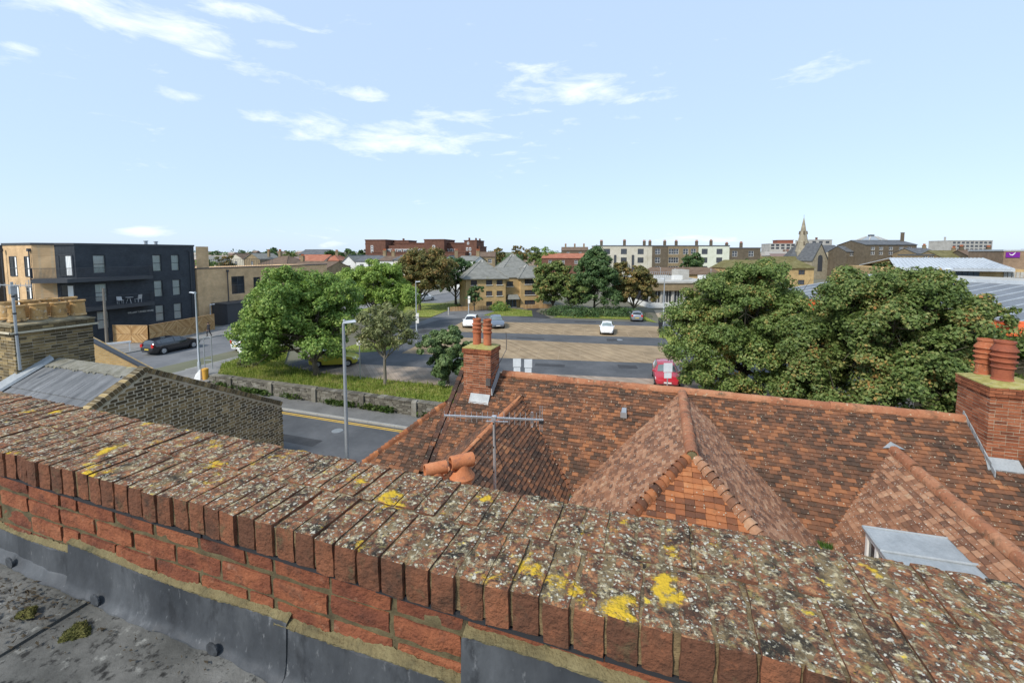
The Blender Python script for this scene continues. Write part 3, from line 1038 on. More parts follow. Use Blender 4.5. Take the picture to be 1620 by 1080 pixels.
# right wing
W3, H3 = 5.2, 6.14
slope('roof_slope', (W3 - 1.88, 12.3, HE), (0, -1, 0), UPU, lambda t: (12.3 - EV - CT * t - .05, 7.8), 1.88 / CT, m_tile_tan, label='pale lichen spotted tiled slope that carries the dormer')
slope('roof_slope', (W3 + 1.88, 4.5, HE), (0, 1, 0), UPNU, lambda t: (0, EV + CT * t - 4.5), 1.88 / CT, m_tile_dark, tiles=False)
# small lower slope at the left end with a hip
slope('roof_slope', (-8.2, EV, HE - .1), (1, 0, 0), UPV, lambda t: (.05 + .80 * t, 1.9), 2.3, m_tile, label='small lower tiled slope at the left end of the house')
slope('roof_slope', (-8.2, 12.3, HE - .1), (0, -1, 0), UPU, lambda t: (0, 2.13 - .8 * t), 2.3, m_tile_dark, tiles=False)

TILES.sort(key=lambda q: (not q[1], q[0]))
stuff = {}
for i, (d, seen, mw, m, par_slope) in enumerate(TILES):
    if i < 300:
        if m.name not in tile_me:
            tile_me[m.name] = TILE.mesh('roof_tile', m)
        put('roof_tile', tile_me[m.name], par_slope, mw)
    else:
        b = stuff.setdefault(par_slope.name, (MB(), m, par_slope))[0]
        n = len(b.v)
        b.v += [tuple(mw @ Vector(p)) for p in TILE.v]
        b.f += [tuple(n + q for q in f) for f in TILE.f]
for b, m, p in stuff.values():
    b.build('roof_tiles', m, p, kind='stuff')


def half_tube(L, r0, r1, th_=.016, n=8, drop=.03):
    """half round tile along +y, crown up"""
    b = MB()
    for y, r in ((0, r0), (L, r1)):
        for rr in (r, r - th_):
            for i in range(n + 1):
                a = math.pi * i / n
                b.v.append((rr * math.cos(a), y, rr * math.sin(a) - (drop if i in (0, n) else 0)))
    m = n + 1
    for i in range(n):
        b.f += [(i, i + 1, 2 * m + i + 1, 2 * m + i), (m + i + 1, m + i, 3 * m + i, 3 * m + i + 1), (i + 1, i, m + i, m + i + 1), (2 * m + i, 2 * m + i + 1, 3 * m + i + 1, 3 * m + i)]
    b.f += [(0, 2 * m, 3 * m, m), (n, m + n, 3 * m + n, 2 * m + n)]
    return b


def frame_to(p, d, up=(0, 0, 1), scale=1.0):
    Y = Vector(d).normalized()
    X = Y.cross(Vector(up)).normalized()
    Z = X.cross(Y)
    return Matrix(((X.x * scale, Y.x, Z.x * scale, p[0]), (X.y * scale, Y.y, Z.y * scale, p[1]), (X.z * scale, Y.z, Z.z * scale, p[2]), (0, 0, 0, 1)))


ridge_me = half_tube(.455, .125, .12).mesh('ridge_tile', m_ridge, True)
ridge_or = half_tube(.455, .125, .12).mesh('ridge_tile', pmat('orange_ridge_clay', [(.36, .12, .05), (.46, .18, .075), (.54, .26, .12)], scale=3, rand=.5, bump=.4, bscale=30, spots=[((.13, .075, .04), 5, .55, 6, 1), ((.5, .42, .28), 13, .62, 9, 1)]), True)


ridge_slim = half_tube(.455, .098, .094).mesh('ridge_tile', bpy.data.materials['orange_ridge_clay'], True)


def ridge(a, c, me):
    a, c = Vector(a), Vector(c)
    n = max(1, round((c - a).length / .45))
    d = (c - a) / n
    for i in range(n):
        put('ridge_tile', me, th, frame_to(a + d * i + Vector((0, 0, rnd.uniform(-.008, .008) + .014 * math.sin(i * .55 + a.x))), d + Vector((rnd.uniform(-.006, .006), rnd.uniform(-.006, .006), rnd.uniform(-.004, .004)))))
        # bedding mortar between the tiles
    b = MB()
    w = .13 if me is ridge_slim else .165
    b.bar(a - Vector((0, 0, .02)), c - Vector((0, 0, .02)), w, .12)
    b.build('ridge_mortar', m_mortar_pale, th)


ridge((-4.75, 12.85, HR - .02), (6.86, 12.85, HR - .02), ridge_me)
ridge((W1, 5.4, 6.29), (W1, 12.2, 6.29), ridge_slim)
ridge((W2, HV - .12, HR - .01), (W2, 12.75, HR - .01), ridge_me)
ridge((W3, 4.6, H3 - .01), (W3, 12.0, H3 - .01), ridge_me)
# rounded mortar end of the hipped wing's ridge
b = MB()
b.lathe([(.105, -.05), (.105, .0), (.09, .022), (.05, .03), (.005, .032)], 14)
b.v = [(W2 + x, HV - .10 - z, HR - .012 + y) for x, y, z in b.v]
b.build('ridge_end', m_mortar, th, True)

bonnet_me = half_tube(.24, .135, .085, .014, 6, .04)
bonnet_or = bonnet_me.mesh('bonnet_tile', m_tile_orange, True)
bonnet_dk = bonnet_me.mesh('bonnet_tile', m_tile_tan, True)


def bonnets(a, c, me, step, scale=1.0, tip=.10, name='bonnet_tile', lift=.02):
    a, c = Vector(a), Vector(c)
    n = int((c - a).length / step)
    d = (c - a).normalized()
    up = (d.cross(Vector((0, 0, 1)))).cross(d).normalized()
    for i in range(n):
        p = a + d * (i * step) + up * lift
        put(name, me, th, frame_to(p, d * 1.0 - up * (tip * .9) + Vector((rnd.uniform(-.03, .03), rnd.uniform(-.03, .03), 0)), up, scale * rnd.uniform(.94, 1.05)))


hs = GA * math.sqrt(1 + CT * CT) * 1.0
bonnets((W2 - 2.69, HV - 2.69, HE), (W2, HV, HR), bonnet_or, hs, .85)
bonnets((W2 + 2.69, HV - 2.69, HE), (W2, HV, HR), bonnet_dk, hs, .85)
bonnets((-8.15, EV, HE - .1), (-6.35, EV + 2.25 * CT, HE - .1 + 2.25 * ST), bonnet_or, hs, .8)
# swept valley tiles, bright clay edges
valley_me = half_tube(.15, .075, .05, .014, 5, .02).mesh('valley_tile', m_tile_orange, True)
bonnets((W1 + 2.1, EV, HE), (W1, EV + 2.1, HE + 2.1 * K), valley_me, .14, .8, .2, 'valley_tile', .0)
bonnets((W3 - 1.88, EV, HE), (W3, EV + 1.88, HE + 1.88 * K), valley_me, .14, .8, .2, 'valley_tile', .0)
# raised verge that ends the main slope on the left, two weathered bands
for du, hgt in ((-6.16, .10), (-5.98, .06)):
    b = MB()
    n = 26
    for i in range(n):
        t0, t1 = LM * i / n, LM * (i + .94) / n
        w = .075 + rnd.uniform(-.008, .01)
        p = [(du - w, EV + CT * t, HE + ST * t) for t in (t0, t1)] + [(du + w, EV + CT * t, HE + ST * t) for t in (t0, t1)]
        h = hgt + rnd.uniform(-.012, .012)
        b.hexa([p[0], p[2], p[3], p[1]] + [(x, y, z + h) for x, y, z in (p[0], p[2], p[3], p[1])])
    b.build('verge', m_tile_dark, th)
# gable parapet of brick at the right end
b = MB()
b.hexa([(7.62, EV - .3, 3.5), (7.95, EV - .3, 3.5), (7.95, 12.2, 3.5), (7.62, 12.2, 3.5), (7.62, EV - .3, HE + .2), (7.95, EV - .3, HE + .2), (7.95, 12.2, HE + 1.95), (7.62, 12.2, HE + 1.95)])
b.build('gable_parapet', brick_mat('gable_parapet_brick', (.25, .09, .045), (.34, .14, .07), (.42, .36, .26)), th)
b = MB()
for i in range(16):
    t0, t1 = i / 16, (i + .93) / 16
    f = lambda t: (EV - .32 + t * (12.2 - EV + .32), HE + .2 + t * 1.75)
    (y0, z0), (y1, z1) = f(t0), f(t1)
    b.hexa([(7.58, y0, z0), (7.98, y0, z0), (7.98, y1, z1), (7.58, y1, z1), (7.58, y0, z0 + .08), (7.98, y0, z0 + .08), (7.98, y1, z1 + .08), (7.58, y1, z1 + .08)])
b.build('gable_coping', m_tile_tan, th)
# walls under the roofs
m_house = brick_mat('house_brick', (.22, .08, .04), (.31, .12, .06), (.36, .31, .22))
MB().box(-6.0, 7.6, 10.3, 15.4, 0, 4.62).build('wall', m_house, th)
for u0, u1, v0 in ((W1 - 1.95, W1 + 1.95, 5.7), (W2 - 2.5, W2 + 2.5, HV - 2.5), (W3 - 1.7, W3 + 1.7, 4.7)):
    MB().box(u0, u1, v0, 10.29, 0, 4.55).build('wall', m_house, th)
MB().box(-8.0, -6.05, 10.35, 12.3, 0, 4.42).build('wall', m_house, th)
# lead: valley outlets, saddle, vent
for (u, v) in ((-1.97, 10.02), (3.33, 9.9)):
    MB().hexa([(u - .16, v - .5, 4.60), (u + .16, v - .5, 4.60), (u + .16, v + .14, 4.64), (u - .16, v + .14, 4.64), (u - .14, v - .5, 4.67), (u + .14, v - .5, 4.67), (u + .14, v + .12, 4.71), (u - .14, v + .12, 4.71)]).build('valley_lead', m_lead_pale, th)
b = MB()
p0 = Vector((-.87, 12.12, 6.24))
b.hexa([p0 + Vector(q) for q in ((-.07, -.14, -.1), (.07, -.14, -.1), (.07, .1, .06), (-.07, .1, .06), (-.07, -.14, .04), (.07, -.14, .04), (.06, .08, .12), (-.06, .08, .12))])
b.box(-.87 - .085, -.87 + .085, 11.955, 11.985, 6.15, 6.30)
b.build('roof_vent', m_galv, th)
b = MB()
b.poly([(W3 - .2, 12.02, 6.165), (W3 - .02, 11.92, 6.24), (W3 + .02, 11.92, 6.24), (W3 + .24, 12.04, 6.18), (W3, 12.16, 6.29)])
b.build('saddle_lead', m_lead_pale, th)

# moss in the valley
def tuft(u, v, z, s, label):
    b = MB()
    r = random.Random(5)
    for _ in range(500):
        p = Vector((u + r.gauss(0, s), v + r.gauss(0, s * .5), z))
        t = p + Vector((r.gauss(0, s * .35), r.gauss(0, s * .35), r.uniform(.2, 1) * s))
        w = Vector((r.uniform(-1, 1), r.uniform(-1, 1), 0)) * s * .12
        b.poly([p - w, p + w, t])
    return tag(b.build('moss_clump', m_valley_moss, None), label, 'moss', 'moss in the roof valleys')


m_valley_moss = leaf_mat('valley_moss', [(0, .03, .07, .012), (1, .09, .17, .03)], .1)
tuft(3.33, 10.02, 4.70, .10, 'bright green moss tuft in the valley left of the dormer')
tuft(-2.1, 10.1, 4.70, .07, 'small green moss tuft in the valley left of the hipped wing')

# dormer on the right wing
dm = MB()
u0, u1, v0, v1, zt = 3.62, 4.86, 7.35, 9.1, 5.77
dm.box(u0 + .05, u1, v0 + .03, v1 - .03, 4.6, zt - .03)
do = dm.build('dormer', plain('white_cladding', (.62, .64, .64), .6), th, label='white framed dormer window with pale lead flat roof')
b = MB()
b.hexa([(u0 - .06, v0, zt - .03), (u1, v0, zt - .03), (u1, v1, zt - .03), (u0 - .06, v1, zt - .03), (u0 - .06, v0, zt), (u1, v0, zt + .05), (u1, v1, zt + .05), (u0 - .06, v1, zt)])
b.build('lead_roof', m_lead_pale, do)
b = MB()
b.tube([(u0 - .07, 8.42, zt + .01), (u1 - .02, 8.42, zt + .062)], .028, 10)
b.tube([(u0 - .05, v0, zt + .006), (u0 - .05, v1, zt + .006)], .02, 8)
b.tube([(u0 - .05, v1, zt + .006), (u1, v1, zt + .05)], .02, 8)
b.build('lead_roll', m_lead_pale, do, True)
fm = MB()
for v in (v0 + .03, 7.75, 8.2, 8.65, v1 - .10):
    fm.box(u0 - .012, u0 + .046, v, v + .07, 4.86, zt - .05)
fm.box(u0 - .014, u0 + .046, v0 + .03, v1 - .03, zt - .13, zt - .045)
fm.box(u0 - .014, u0 + .046, v0 + .03, v1 - .03, 4.80, 4.90)
fm.build('window_frame', m_white_paint, do)
for v in (7.45, 7.82, 8.27, 8.72):
    MB().box(u0 + .02, u0 + .047, v, v + .38 if v > 7.5 else v + .3, 4.9, zt - .13).build('pane', m_glass, do)


# ------------------------------------------------------------------ chimneys built brick by brick
def chimney(parent, u0, u1, v0, v1, z0, z1, m, mm, seen, name='chimney', label=None, unit=None, corbel=2):
    """stack of separate bricks round a mortar core; faces in `seen` carry single bricks, the others one joined part"""
    core = MB().box(u0 + .006, u1 - .006, v0 + .006, v1 - .006, z0, z1 - .01).build(name, mm, parent)
    if label:
        core['label'] = label
    rest = MB()
    course = 0
    z = z0
    me = unit
    while z < z1 - .05:
        left = (z1 - z) / .075
        gpr = .035 if corbel and left < corbel + .5 else 0
        a0, a1, b0, b1 = u0 - gpr, u1 + gpr, v0 - gpr, v1 + gpr
        for face in 'fblr':
            lo, hi = (a0, a1) if face in 'fb' else (b0, b1)
            inset = .100 if (face in 'fb') == bool(course % 2) else 0
            s = lo + inset
            e_end = hi - inset
            first = True
            while s < e_end - .02:
                L = .215
                if first and inset == 0 and course % 4 < 2:
                    L = .102
                first = False
                e = min(s + L, e_end)
                if e_end - e < .05:
                    e = e_end
                j = rnd.uniform(-.004, .005)
                if face == 'f':
                    c, d = ((s + e) / 2, b0 + .05 - j), (e - s - .009, .10)
                elif face == 'b':
                    c, d = ((s + e) / 2, b1 - .05 + j), (e - s - .009, .10)
                elif face == 'l':
                    c, d = (a0 + .05 - j, (s + e) / 2), (.10, e - s - .009)
                else:
                    c, d = (a1 - .05 + j, (s + e) / 2), (.10, e - s - .009)
                if face in seen:
                    put('brick', me, core, Matrix.Translation((c[0], c[1], z + .0375)) @ Matrix.Rotation(rnd.uniform(-.01, .01), 4, 'Z') @ Matrix.Diagonal((d[0], d[1],   .062, 1)))
                else:
                    rest.box(c[0] - d[0] / 2, c[0] + d[0] / 2, c[1] - d[1] / 2, c[1] + d[1] / 2, z + .005, z + .07)
                s = e
        z += .075
        course += 1
    rest.build('bricks_behind', m, core, kind='stuff')
    return core


def haunch(u0, u1, v0, v1, z, m, core, h=.10):
    b = MB()
    n, k = 10, 8
    for i in range(n + 1):
        for j in range(k + 1):
            x, y = i / n, j / k
            e = min(x, 1 - x, y, 1 - y) * 2
            b.v.append((u0 + (u1 - u0) * x, v0 + (v1 - v0) * y, z + h * (1 - (1 - e) ** 2) + (rnd.uniform(-.008, .008) if e > 0 else 0)))
    for i in range(n):
        for j in range(k):
            q = i * (k + 1) + j
            b.f.append((q, q + k + 1, q + k + 2, q + 1))
    rim = [(u0, v0), (u1, v0), (u1, v1), (u0, v1)]
    b.hexa([(x, y, z - .02) for x, y in rim] + [(x, y, z + .004) for x, y in rim])
    return b.build('flaunching', m, core, True)


def pot(prof, u, v, z, m, core, s=1.0, n=20, lean=0.0):
    b = MB().lathe([(r * s, h * s) for r, h in prof], n, close=False)
    o = b.build('chimney_pot', m, core, True)
    o.matrix_basis = Matrix.Translation((u, v, z)) @ Matrix.Rotation(lean, 4, 'Y') @ Matrix.Rotation(rnd.uniform(0, 3), 4, 'Z')
    return o


LOUVRE = [(.13, 0), (.14, .03), (.128, .06), (.125, .36), (.15, .39), (.155, .42), (.125, .44), (.127, .49), (.152, .515), (.156, .545), (.125, .565), (.127, .61), (.152, .635), (.156, .665), (.122, .69), (.118, .76), (.136, .775), (.138, .82), (.105, .83), (.10, .6), (.095, .2)]
LOUVRE_WIDE = [(.17, 0), (.175, .03), (.158, .05), (.158, .26), (.185, .275), (.19, .295), (.162, .315), (.172, .375), (.205, .40), (.208, .42), (.168, .44), (.176, .49), (.208, .515), (.21, .535), (.17, .555), (.175, .60), (.208, .63), (.205, .65), (.15, .74), (.15, .78), (.165, .79), (.165, .83), (.13, .835), (.125, .6), (.12, .2)]
BUFFPOT = [(.205, 0), (.21, .04), (.19, .06), (.175, .40), (.178, .42), (.195, .44), (.205, .455), (.205, .49), (.17, .495), (.165, .3), (.16, .1)]

unit_box = MB().box(-.5, .5, -.5, .5, -.5, .5)
m_chim = pmat('chimney_red_brick', [(.10, .035, .02), (.20, .065, .03), (.30, .10, .045), (.40, .17, .09)], scale=5, rand=.6, rough=.9, bump=.5, bscale=30, spots=[((.03, .026, .022), 3, .62, 6, 1), ((.45, .42, .34), 7, .70, 8, 1)])
u_red = unit_box.mesh('brick', m_chim)
m_chim_mortar = pmat('chimney_mortar', [(.26, .21, .14), (.42, .36, .26), (.5, .45, .36)], scale=5, bump=.5, bscale=40)
m_flaunch = pmat('lichened_flaunching', [(.20, .18, .05), (.33, .29, .09), (.40, .36, .2)], scale=6, bump=.7, bscale=30, spots=[((.08, .08, .04), 7, .58, 6, 1)])
c1 = chimney(th, -5.80, -4.88, 12.1, 12.86, 6.0, 7.74, m_chim, m_chim_mortar, 'fr', label='red brick chimney stack with two tall louvred pots', unit=u_red)
haunch(-5.83, -4.85, 12.07, 12.89, 7.74, m_flaunch, c1, .09)
pot(LOUVRE, -5.47, 12.42, 7.79, m_terra, c1, 1.02)
pot(LOUVRE, -5.13, 12.46, 7.79, m_terra, c1, 1.0)
b = MB()
b.hexa([(-5.55, 11.90, 6.03), (-4.90, 11.90, 6.03), (-4.90, 12.09, 6.2), (-5.55, 12.09, 6.2), (-5.55, 11.90, 6.06), (-4.90, 11.90, 6.06), (-4.90, 12.09, 6.32), (-5.55, 12.09, 6.32)])
b.hexa([(-4.87, 12.1, 6.30), (-4.82, 12.1, 6.30), (-4.82, 12.75, 6.8), (-4.87, 12.75, 6.8), (-4.87, 12.1, 6.50), (-4.84, 12.1, 6.50), (-4.84, 12.75, 7.0), (-4.87, 12.75, 7.0)])
b.build('chimney_flashing', m_lead_pale, c1)
# thin aerial lead tied to that stack
b = MB()
b.tube([(-4.93, 12.07, 6.72), (-4.86, 12.2, 6.95), (-4.72, 12.55, 7.30), (-4.60, 12.75, 7.62), (-4.60, 12.78, 7.95)], .013, 6)
b.tube([(-4.68, 12.78, 7.95), (-4.50, 12.78, 7.97)], .012, 6)
b.tube([(-4.60, 12.78, 7.95), (-4.62, 12.78, 8.16)], .012, 6)
b.box(-5.0, -4.86, 12.0, 12.09, 6.62, 6.84)
b.build('aerial_bracket', plain('rusty_bracket', (.10, .09, .085), .6, .3), c1)

c2 = chimney(th, 6.88, 7.9, 12.1, 13.2, 5.4, 7.80, m_chim, m_chim_mortar, 'fl', label='red brick chimney stack at the right edge with two wide louvred pots', unit=u_red, corbel=3)
haunch(6.84, 7.95, 12.06, 13.24, 7.80, m_flaunch, c2, .12)
m_terra_soot = pmat('sooty_terracotta', [(.14, .05, .03), (.28, .08, .04), (.40, .13, .06)], scale=3, rand=.3, rough=.75, bump=.25, bscale=25, spots=[((.035, .03, .028), 2.6, .54, 5, 1)])
pot(LOUVRE_WIDE, 7.22, 12.95, 7.86, m_terra, c2, 1.02)
pot(LOUVRE_WIDE, 7.27, 12.48, 7.86, m_terra_soot, c2, 1.08)
b = MB()
for i in range(9):
    t0, t1 = 11.75 + i * .125, 11.75 + (i + 1.1) * .125
    zz0 = HE + (t0 - EV) * K
    b.hexa([(6.855, t0, zz0), (6.875, t0, zz0), (6.875, t1, zz0 + .1), (6.855, t1, zz0 + .1), (6.855, t0, zz0 + .16 + .03 * (i % 2)), (6.875, t0, zz0 + .16), (6.875, t1, zz0 + .26), (6.855, t1, zz0 + .26)])
b.hexa([(6.80, 11.86, 6.02), (7.42, 11.86, 6.02), (7.42, 12.08, 6.2), (6.86, 12.08, 6.2), (6.80, 11.86, 6.05), (7.42, 11.86, 6.05), (7.42, 12.08, 6.23), (6.86, 12.08, 6.23)])
b.build('chimney_flashing', m_lead_pale, c2)

# ------------------------------------------------------------------ low stack with hooded cowls and the aerial on it, just beyond the parapet
ls = thing('low_chimney', 'low brick chimney with two hooded terracotta cowls just beyond the parapet', 'chimney', (-2.35, 4.8, 0), world_parts=True)
MB().box(-2.75, -1.95, 4.45, 5.15, 0, 7.40).build('stack', m_house, ls)
MB().box(-2.80, -1.90, 4.40, 5.20, 7.40, 7.48).build('cap_course', m_tile_orange, ls)


def cowl(px, py, Y, s, rot, tilt):
    u, v = cxy(px, Y)
    z = zat(py, Y)
    b = MB()
    n, L, r = 18, .30 * s, .086 * s
    # open ended hood: tube wall with thickness
    prof = [(r, -L / 2), (r * 1.02, -L / 2 + .02), (r * 1.02, L / 2 - .02), (r, L / 2), (r - .015, L / 2), (r - .018, 0), (r - .015, -L / 2), (r, -L / 2)]
    b.lathe(prof, n, close=False)
    o = b.build('cowl_hood', m_cowl, ls, True)
    o.matrix_basis = Matrix.Translation((u, v, z)) @ Matrix.Rotation(rot, 4, 'Z') @ Matrix.Rotation(R(90) + tilt, 4, 'X')
    nb = MB().lathe([(.15 * s, -.60 * s), (.155 * s, -.38 * s), (.118 * s, -.33 * s), (.12 * s, -.25 * s), (.16 * s, -.22 * s), (.165 * s, -.19 * s), (.10 * s, -.10 * s), (.085 * s, -.03 * s), (.07 * s, -.03 * s), (.06 * s, -.3 * s)], n, close=False)
    q = nb.build('cowl_neck', m_cowl, ls, True)
    q.matrix_basis = Matrix.Translation((u, v, z))


m_cowl = pmat('bright_terracotta', [(.42, .14, .055), (.50, .18, .075), (.57, .24, .11)], scale=6, rand=.3, rough=.7, bump=.2, bscale=30, spots=[((.30, .12, .07), 14, .56, 8, 1), ((.55, .40, .24), 9, .62, 8, 1), ((.10, .05, .035), 18, .64, 10, 1)])
cowl(685, 741, 5.2, .92, R(-46), 0)
cowl(728, 729, 5.3, 1.0, R(-46), 0)

an = thing('television_aerial', 'long silver television aerial on a tall mast just beyond the parapet', 'aerial', (-2.0, 5.15, 7.0), world_parts=True)
Y = 5.7
u, v = cxy(781, Y)
zt = zat(657, Y)
MB().tube([(u + .015, v, 6.3), (u, v, zt)], .021, 10).build('mast', m_alu, an, True)
ax = Vector((CY, SY, 0))
P0 = Vector((u, v, zat(662, Y)))
a = P0 + ax * ((700 - 781) / 680 * Y) + Vector((0, 0, .045))
e = P0 + ax * ((861 - 781) / 680 * Y) + Vector((0, 0, -.02))
MB().bar(a, e, .022, .022).build('boom', m_alu, an)
for i in range(18):
    t = i / 17
    p = a + (e - a) * (t * .93)
    h = .06 + .035 * t
    MB().tube([p - Vector((0, 0, h)), p + Vector((0, 0, h))], .0042, 6).build('director', m_alu, an)
p = a + (e - a) * .885
MB().tube([p + ax * dx + Vector((0, 0, dz)) for dx, dz in ((-.012, .09), (-.012, -.09), (-.005, -.105), (.005, -.105), (.012, -.09), (.012, .09), (.005, .105), (-.005, .105), (-.012, .09))], .005, 6).build('dipole', m_alu, an)
for dx in (0, .03):
    p = a + (e - a) * .965 + ax * dx
    MB().tube([p - Vector((0, 0, .16)), p + Vector((0, 0, .19))], .005, 6).build('reflector', m_alu, an)
b = MB().bar(P0 + ax * -.11 + Vector((0, 0, -.035)), P0 + ax * .19 + Vector((0, 0, -.045)), .014)
b.box(u - .03, u + .03, v - .03, v + .03, zt - .06, zt - .005)
b.build('support_bracket', m_alu, an)
q = a + (e - a) * .98
MB().box(q.x - .03, q.x + .03, q.y - .02, q.y + .02, q.z - .05, q.z - .005).build('junction_box', m_black_paint, an)
for z in (zt - .12, zt - .45, zt - .8):
    MB().tube([(u, v, z), (u, v, z + .025)], .021, 10).build('tape', m_black_paint, an)
MB().tube([(u + .02, v - .02, zt - .08), (u + .03, v - .02, zt - .4), (u + .10, v + .05, zt - .7), (u + .14, v + .05, zt - .85), (u + .05, v, zt - 1.1)], .005, 6).build('cable', m_black_paint, an)

# ------------------------------------------------------------------ the yellow stock brick house on the left
m_stock = pmat('sooty_stock_brick', [(0, .045, .036, .022), (.28, .09, .07, .038), (.55, .17, .125, .06), (.8, .32, .235, .11), (1, .48, .35, .17)], scale=1.2, rand=.55, rough=.92, bump=.6, bscale=30, spots=[((.45, .30, .16), 3.2, .66, 9, 1), ((.42, .19, .09), 5, .72, 12, 1)])
sh = thing('stock_brick_house', 'terraced house with sooty yellow brick gable wall and grey sheeted roof', 'house', (-12.5, 6.2, 0), world_parts=True)
GU, PV, PZ, GS = -10.78, 6.22, 8.18, .556
FE, NE = 9.8, 2.64
wall = MB()
for x in (GU - .003,):
    wall.poly([(x, NE, 0), (x, FE - .03, 0), (x, FE - .03, 6.16), (x, PV, PZ - .02), (x, NE, 6.16)])
    wall.poly([(x - 3.6, FE - .03, 0), (x - 3.6, FE - .03, 6.0), (x, FE - .03, 6.16), (x, FE - .03, 0)])
gw = wall.build('gable_wall', m_mortar_pale, sh)
u_stock = unit_box.mesh('brick', m_stock)
cand = []
z, c = .6, 0
while z < PZ - .2:
    vlo, vhi = PV - (PZ - .17 - z - .07) / GS, PV + (PZ - .17 - z - .07) / GS
    vlo, vhi = max(vlo, 3.2), min(vhi, FE)
    v = 3.2 - (c % 2) * .17
    n = 0
    while v < vhi:
        L = .218 if n % 2 == 0 else .105            # Flemish bond
        e0, e1 = max(v, vlo), min(v + L, vhi)
        if e1 - e0 > .03:
            cc = Vector((GU - .048 + rnd.uniform(-.002, .004), (e0 + e1) / 2, z + .0375))
            seen = ZC + (cc.z - ZC) * 1.40 / cc.y > 9.86
            cand.append((not seen, cc.length, cc, e1 - e0 - .016))
        v += L + .012
        n += 1
    z += .0765
    c += 1
cand.sort(key=lambda q: (q[0], -(q[2].z) * .6 + (q[2] - Vector((0, 0, ZC))).length))
rest = MB()
for i, (ns, d, cc, L) in enumerate(cand):
    if i < 300:
        put('brick', u_stock, gw, Matrix.Translation(cc) @ Matrix.Diagonal((.10, L, .060, 1)))
    else:
        rest.box(cc.x - .05, cc.x + .05, cc.y - L / 2, cc.y + L / 2, cc.z - .030, cc.z + .030)
rest.build('bricks', m_stock, gw, kind='stuff')
# brick on edge along both rakes, with a creasing line of mortar
for sgn in (-1, 1):
    d = Vector((0, sgn, -GS)).normalized()
    nrm = Vector((0, sgn * GS, 1)).normalized()
    L = 3.58 * math.hypot(1, GS)
    i = 0
    while i * .082 < L:
        p = Vector((GU - .08, PV, PZ)) + d * (i * .082 + .04) + nrm * (-.055 + rnd.uniform(-.005, .005))
        X, Y, Z = Vector((1, 0, 0)), d, nrm
        mw = Matrix(((X.x * .22, Y.x * .068, Z.x * .11, p.x), (X.y * .22, Y.y * .068, Z.y * .11, p.y), (X.z * .22, Y.z * .068, Z.z * .11, p.z), (0, 0, 0, 1)))
        put('coping_brick', u_stock, sh, mw)
        i += 1
    b = MB().bar(Vector((GU - .08, PV, PZ)) - nrm * .06, Vector((GU - .08, PV, PZ)) + d * L - nrm * .06, .20, .098)
    b.build('coping_mortar', m_mortar_pale, sh)
    MB().bar(Vector((GU + .012, PV, PZ - .02)) - nrm * .13 - d * .02, Vector((GU + .012, PV, PZ - .02)) + d * L - nrm * .13, .03, .016).build('creasing', m_mortar_pale, sh)
# sheeted roof
m_sheet = pmat('grey_roof_sheet', [(.06, .063, .068), (.10, .105, .11), (.16, .165, .17), (.24, .245, .25)], scale=1.3, rough=.75, bump=.5, bscale=40, bdist=.008, stretch=(4, .8, 1), spots=[((.035, .035, .036), 26, .58, 8, 1), ((.30, .31, .31), 5, .62, 5, 1)])
RL = -14.28
rows = 5
for k in range(rows):
    t0, t1 = k / rows, (k + 1) / rows
    for j in range(3):
        ua, ub = RL + (GU - .17 - RL) * j / 3, RL + (GU - .17 - RL) * (j + 1) / 3 - .012
        b = MB()
        f = lambda t: (PV - 3.4 * t, PZ - .16 - 3.4 * t * GS)
        (y0, z0), (y1, z1) = f(t0), f(t1 + .03)
        b.hexa([(ua, y1, z1 - .02 + .03), (ub, y1, z1 - .02 + .03), (ub, y0, z0 - .03), (ua, y0, z0 - .03), (ua, y1, z1 + .03), (ub, y1, z1 + .03), (ub, y0, z0), (ua, y0, z0)])
        b.build('roof_sheet', m_sheet, sh)
b = MB()
b.hexa([(RL, PV, PZ - .22), (GU - .17, PV, PZ - .22), (GU - .17, FE + .1, 6.1), (RL, FE + .1, 6.1), (RL, PV, PZ - .15), (GU - .17, PV, PZ - .15), (GU - .17, FE + .1, 6.17), (RL, FE + .1, 6.17)])
b.build('rear_roof_slope', m_sheet, sh)
b = MB()
for i in range(44):
    ua = RL + .02 + i * .0755
    w = rnd.uniform(.15, .2)
    b.hexa([(ua, PV - w, PZ - .15 - w * GS), (ua + .074, PV - w, PZ - .15 - w * GS), (ua + .074, PV + .14, PZ - .2), (ua, PV + .14, PZ - .2),
            (ua, PV - w, PZ - .12 - w * GS), (ua + .074, PV - w, PZ - .12 - w * GS), (ua + .074, PV + .12, PZ - .1), (ua, PV + .12, PZ - .1)])
b.build('ridge_bedding', pmat('mossy_ridge_mortar', [(.10, .095, .07), (.2, .19, .15), (.28, .27, .24)], scale=6, bump=.8, bscale=30, spots=[((.35, .30, .09), 2.2, .62, 8, 1), ((.04, .04, .035), 12, .6, 8, 1)]), sh)
b = MB()
b.hexa([(RL - .16, PV - 3.3, PZ - .1 - 3.3 * GS), (RL + .10, PV - 3.3, PZ - .1 - 3.3 * GS), (RL + .10, PV, PZ - .12), (RL - .16, PV, PZ - .12),
        (RL - .16, PV - 3.3, PZ + .02 - 3.3 * GS), (RL + .06, PV - 3.3, PZ - .05 - 3.3 * GS), (RL + .06, PV, PZ - .06), (RL - .16, PV, PZ + .01)])
b.build('verge_lead', m_lead_pale, sh)
MB().hexa([(-22, 2.0, 5.6), (RL - .17, 2.0, 5.6), (RL - .17, 6.9, 7.3), (-22, 6.9, 7.3), (-22, 2.0, 5.7), (RL - .17, 2.0, 5.7), (RL - .17, 6.9, 7.42), (-22, 6.9, 7.42)]).build('next_roof', m_lead_pale, sh)
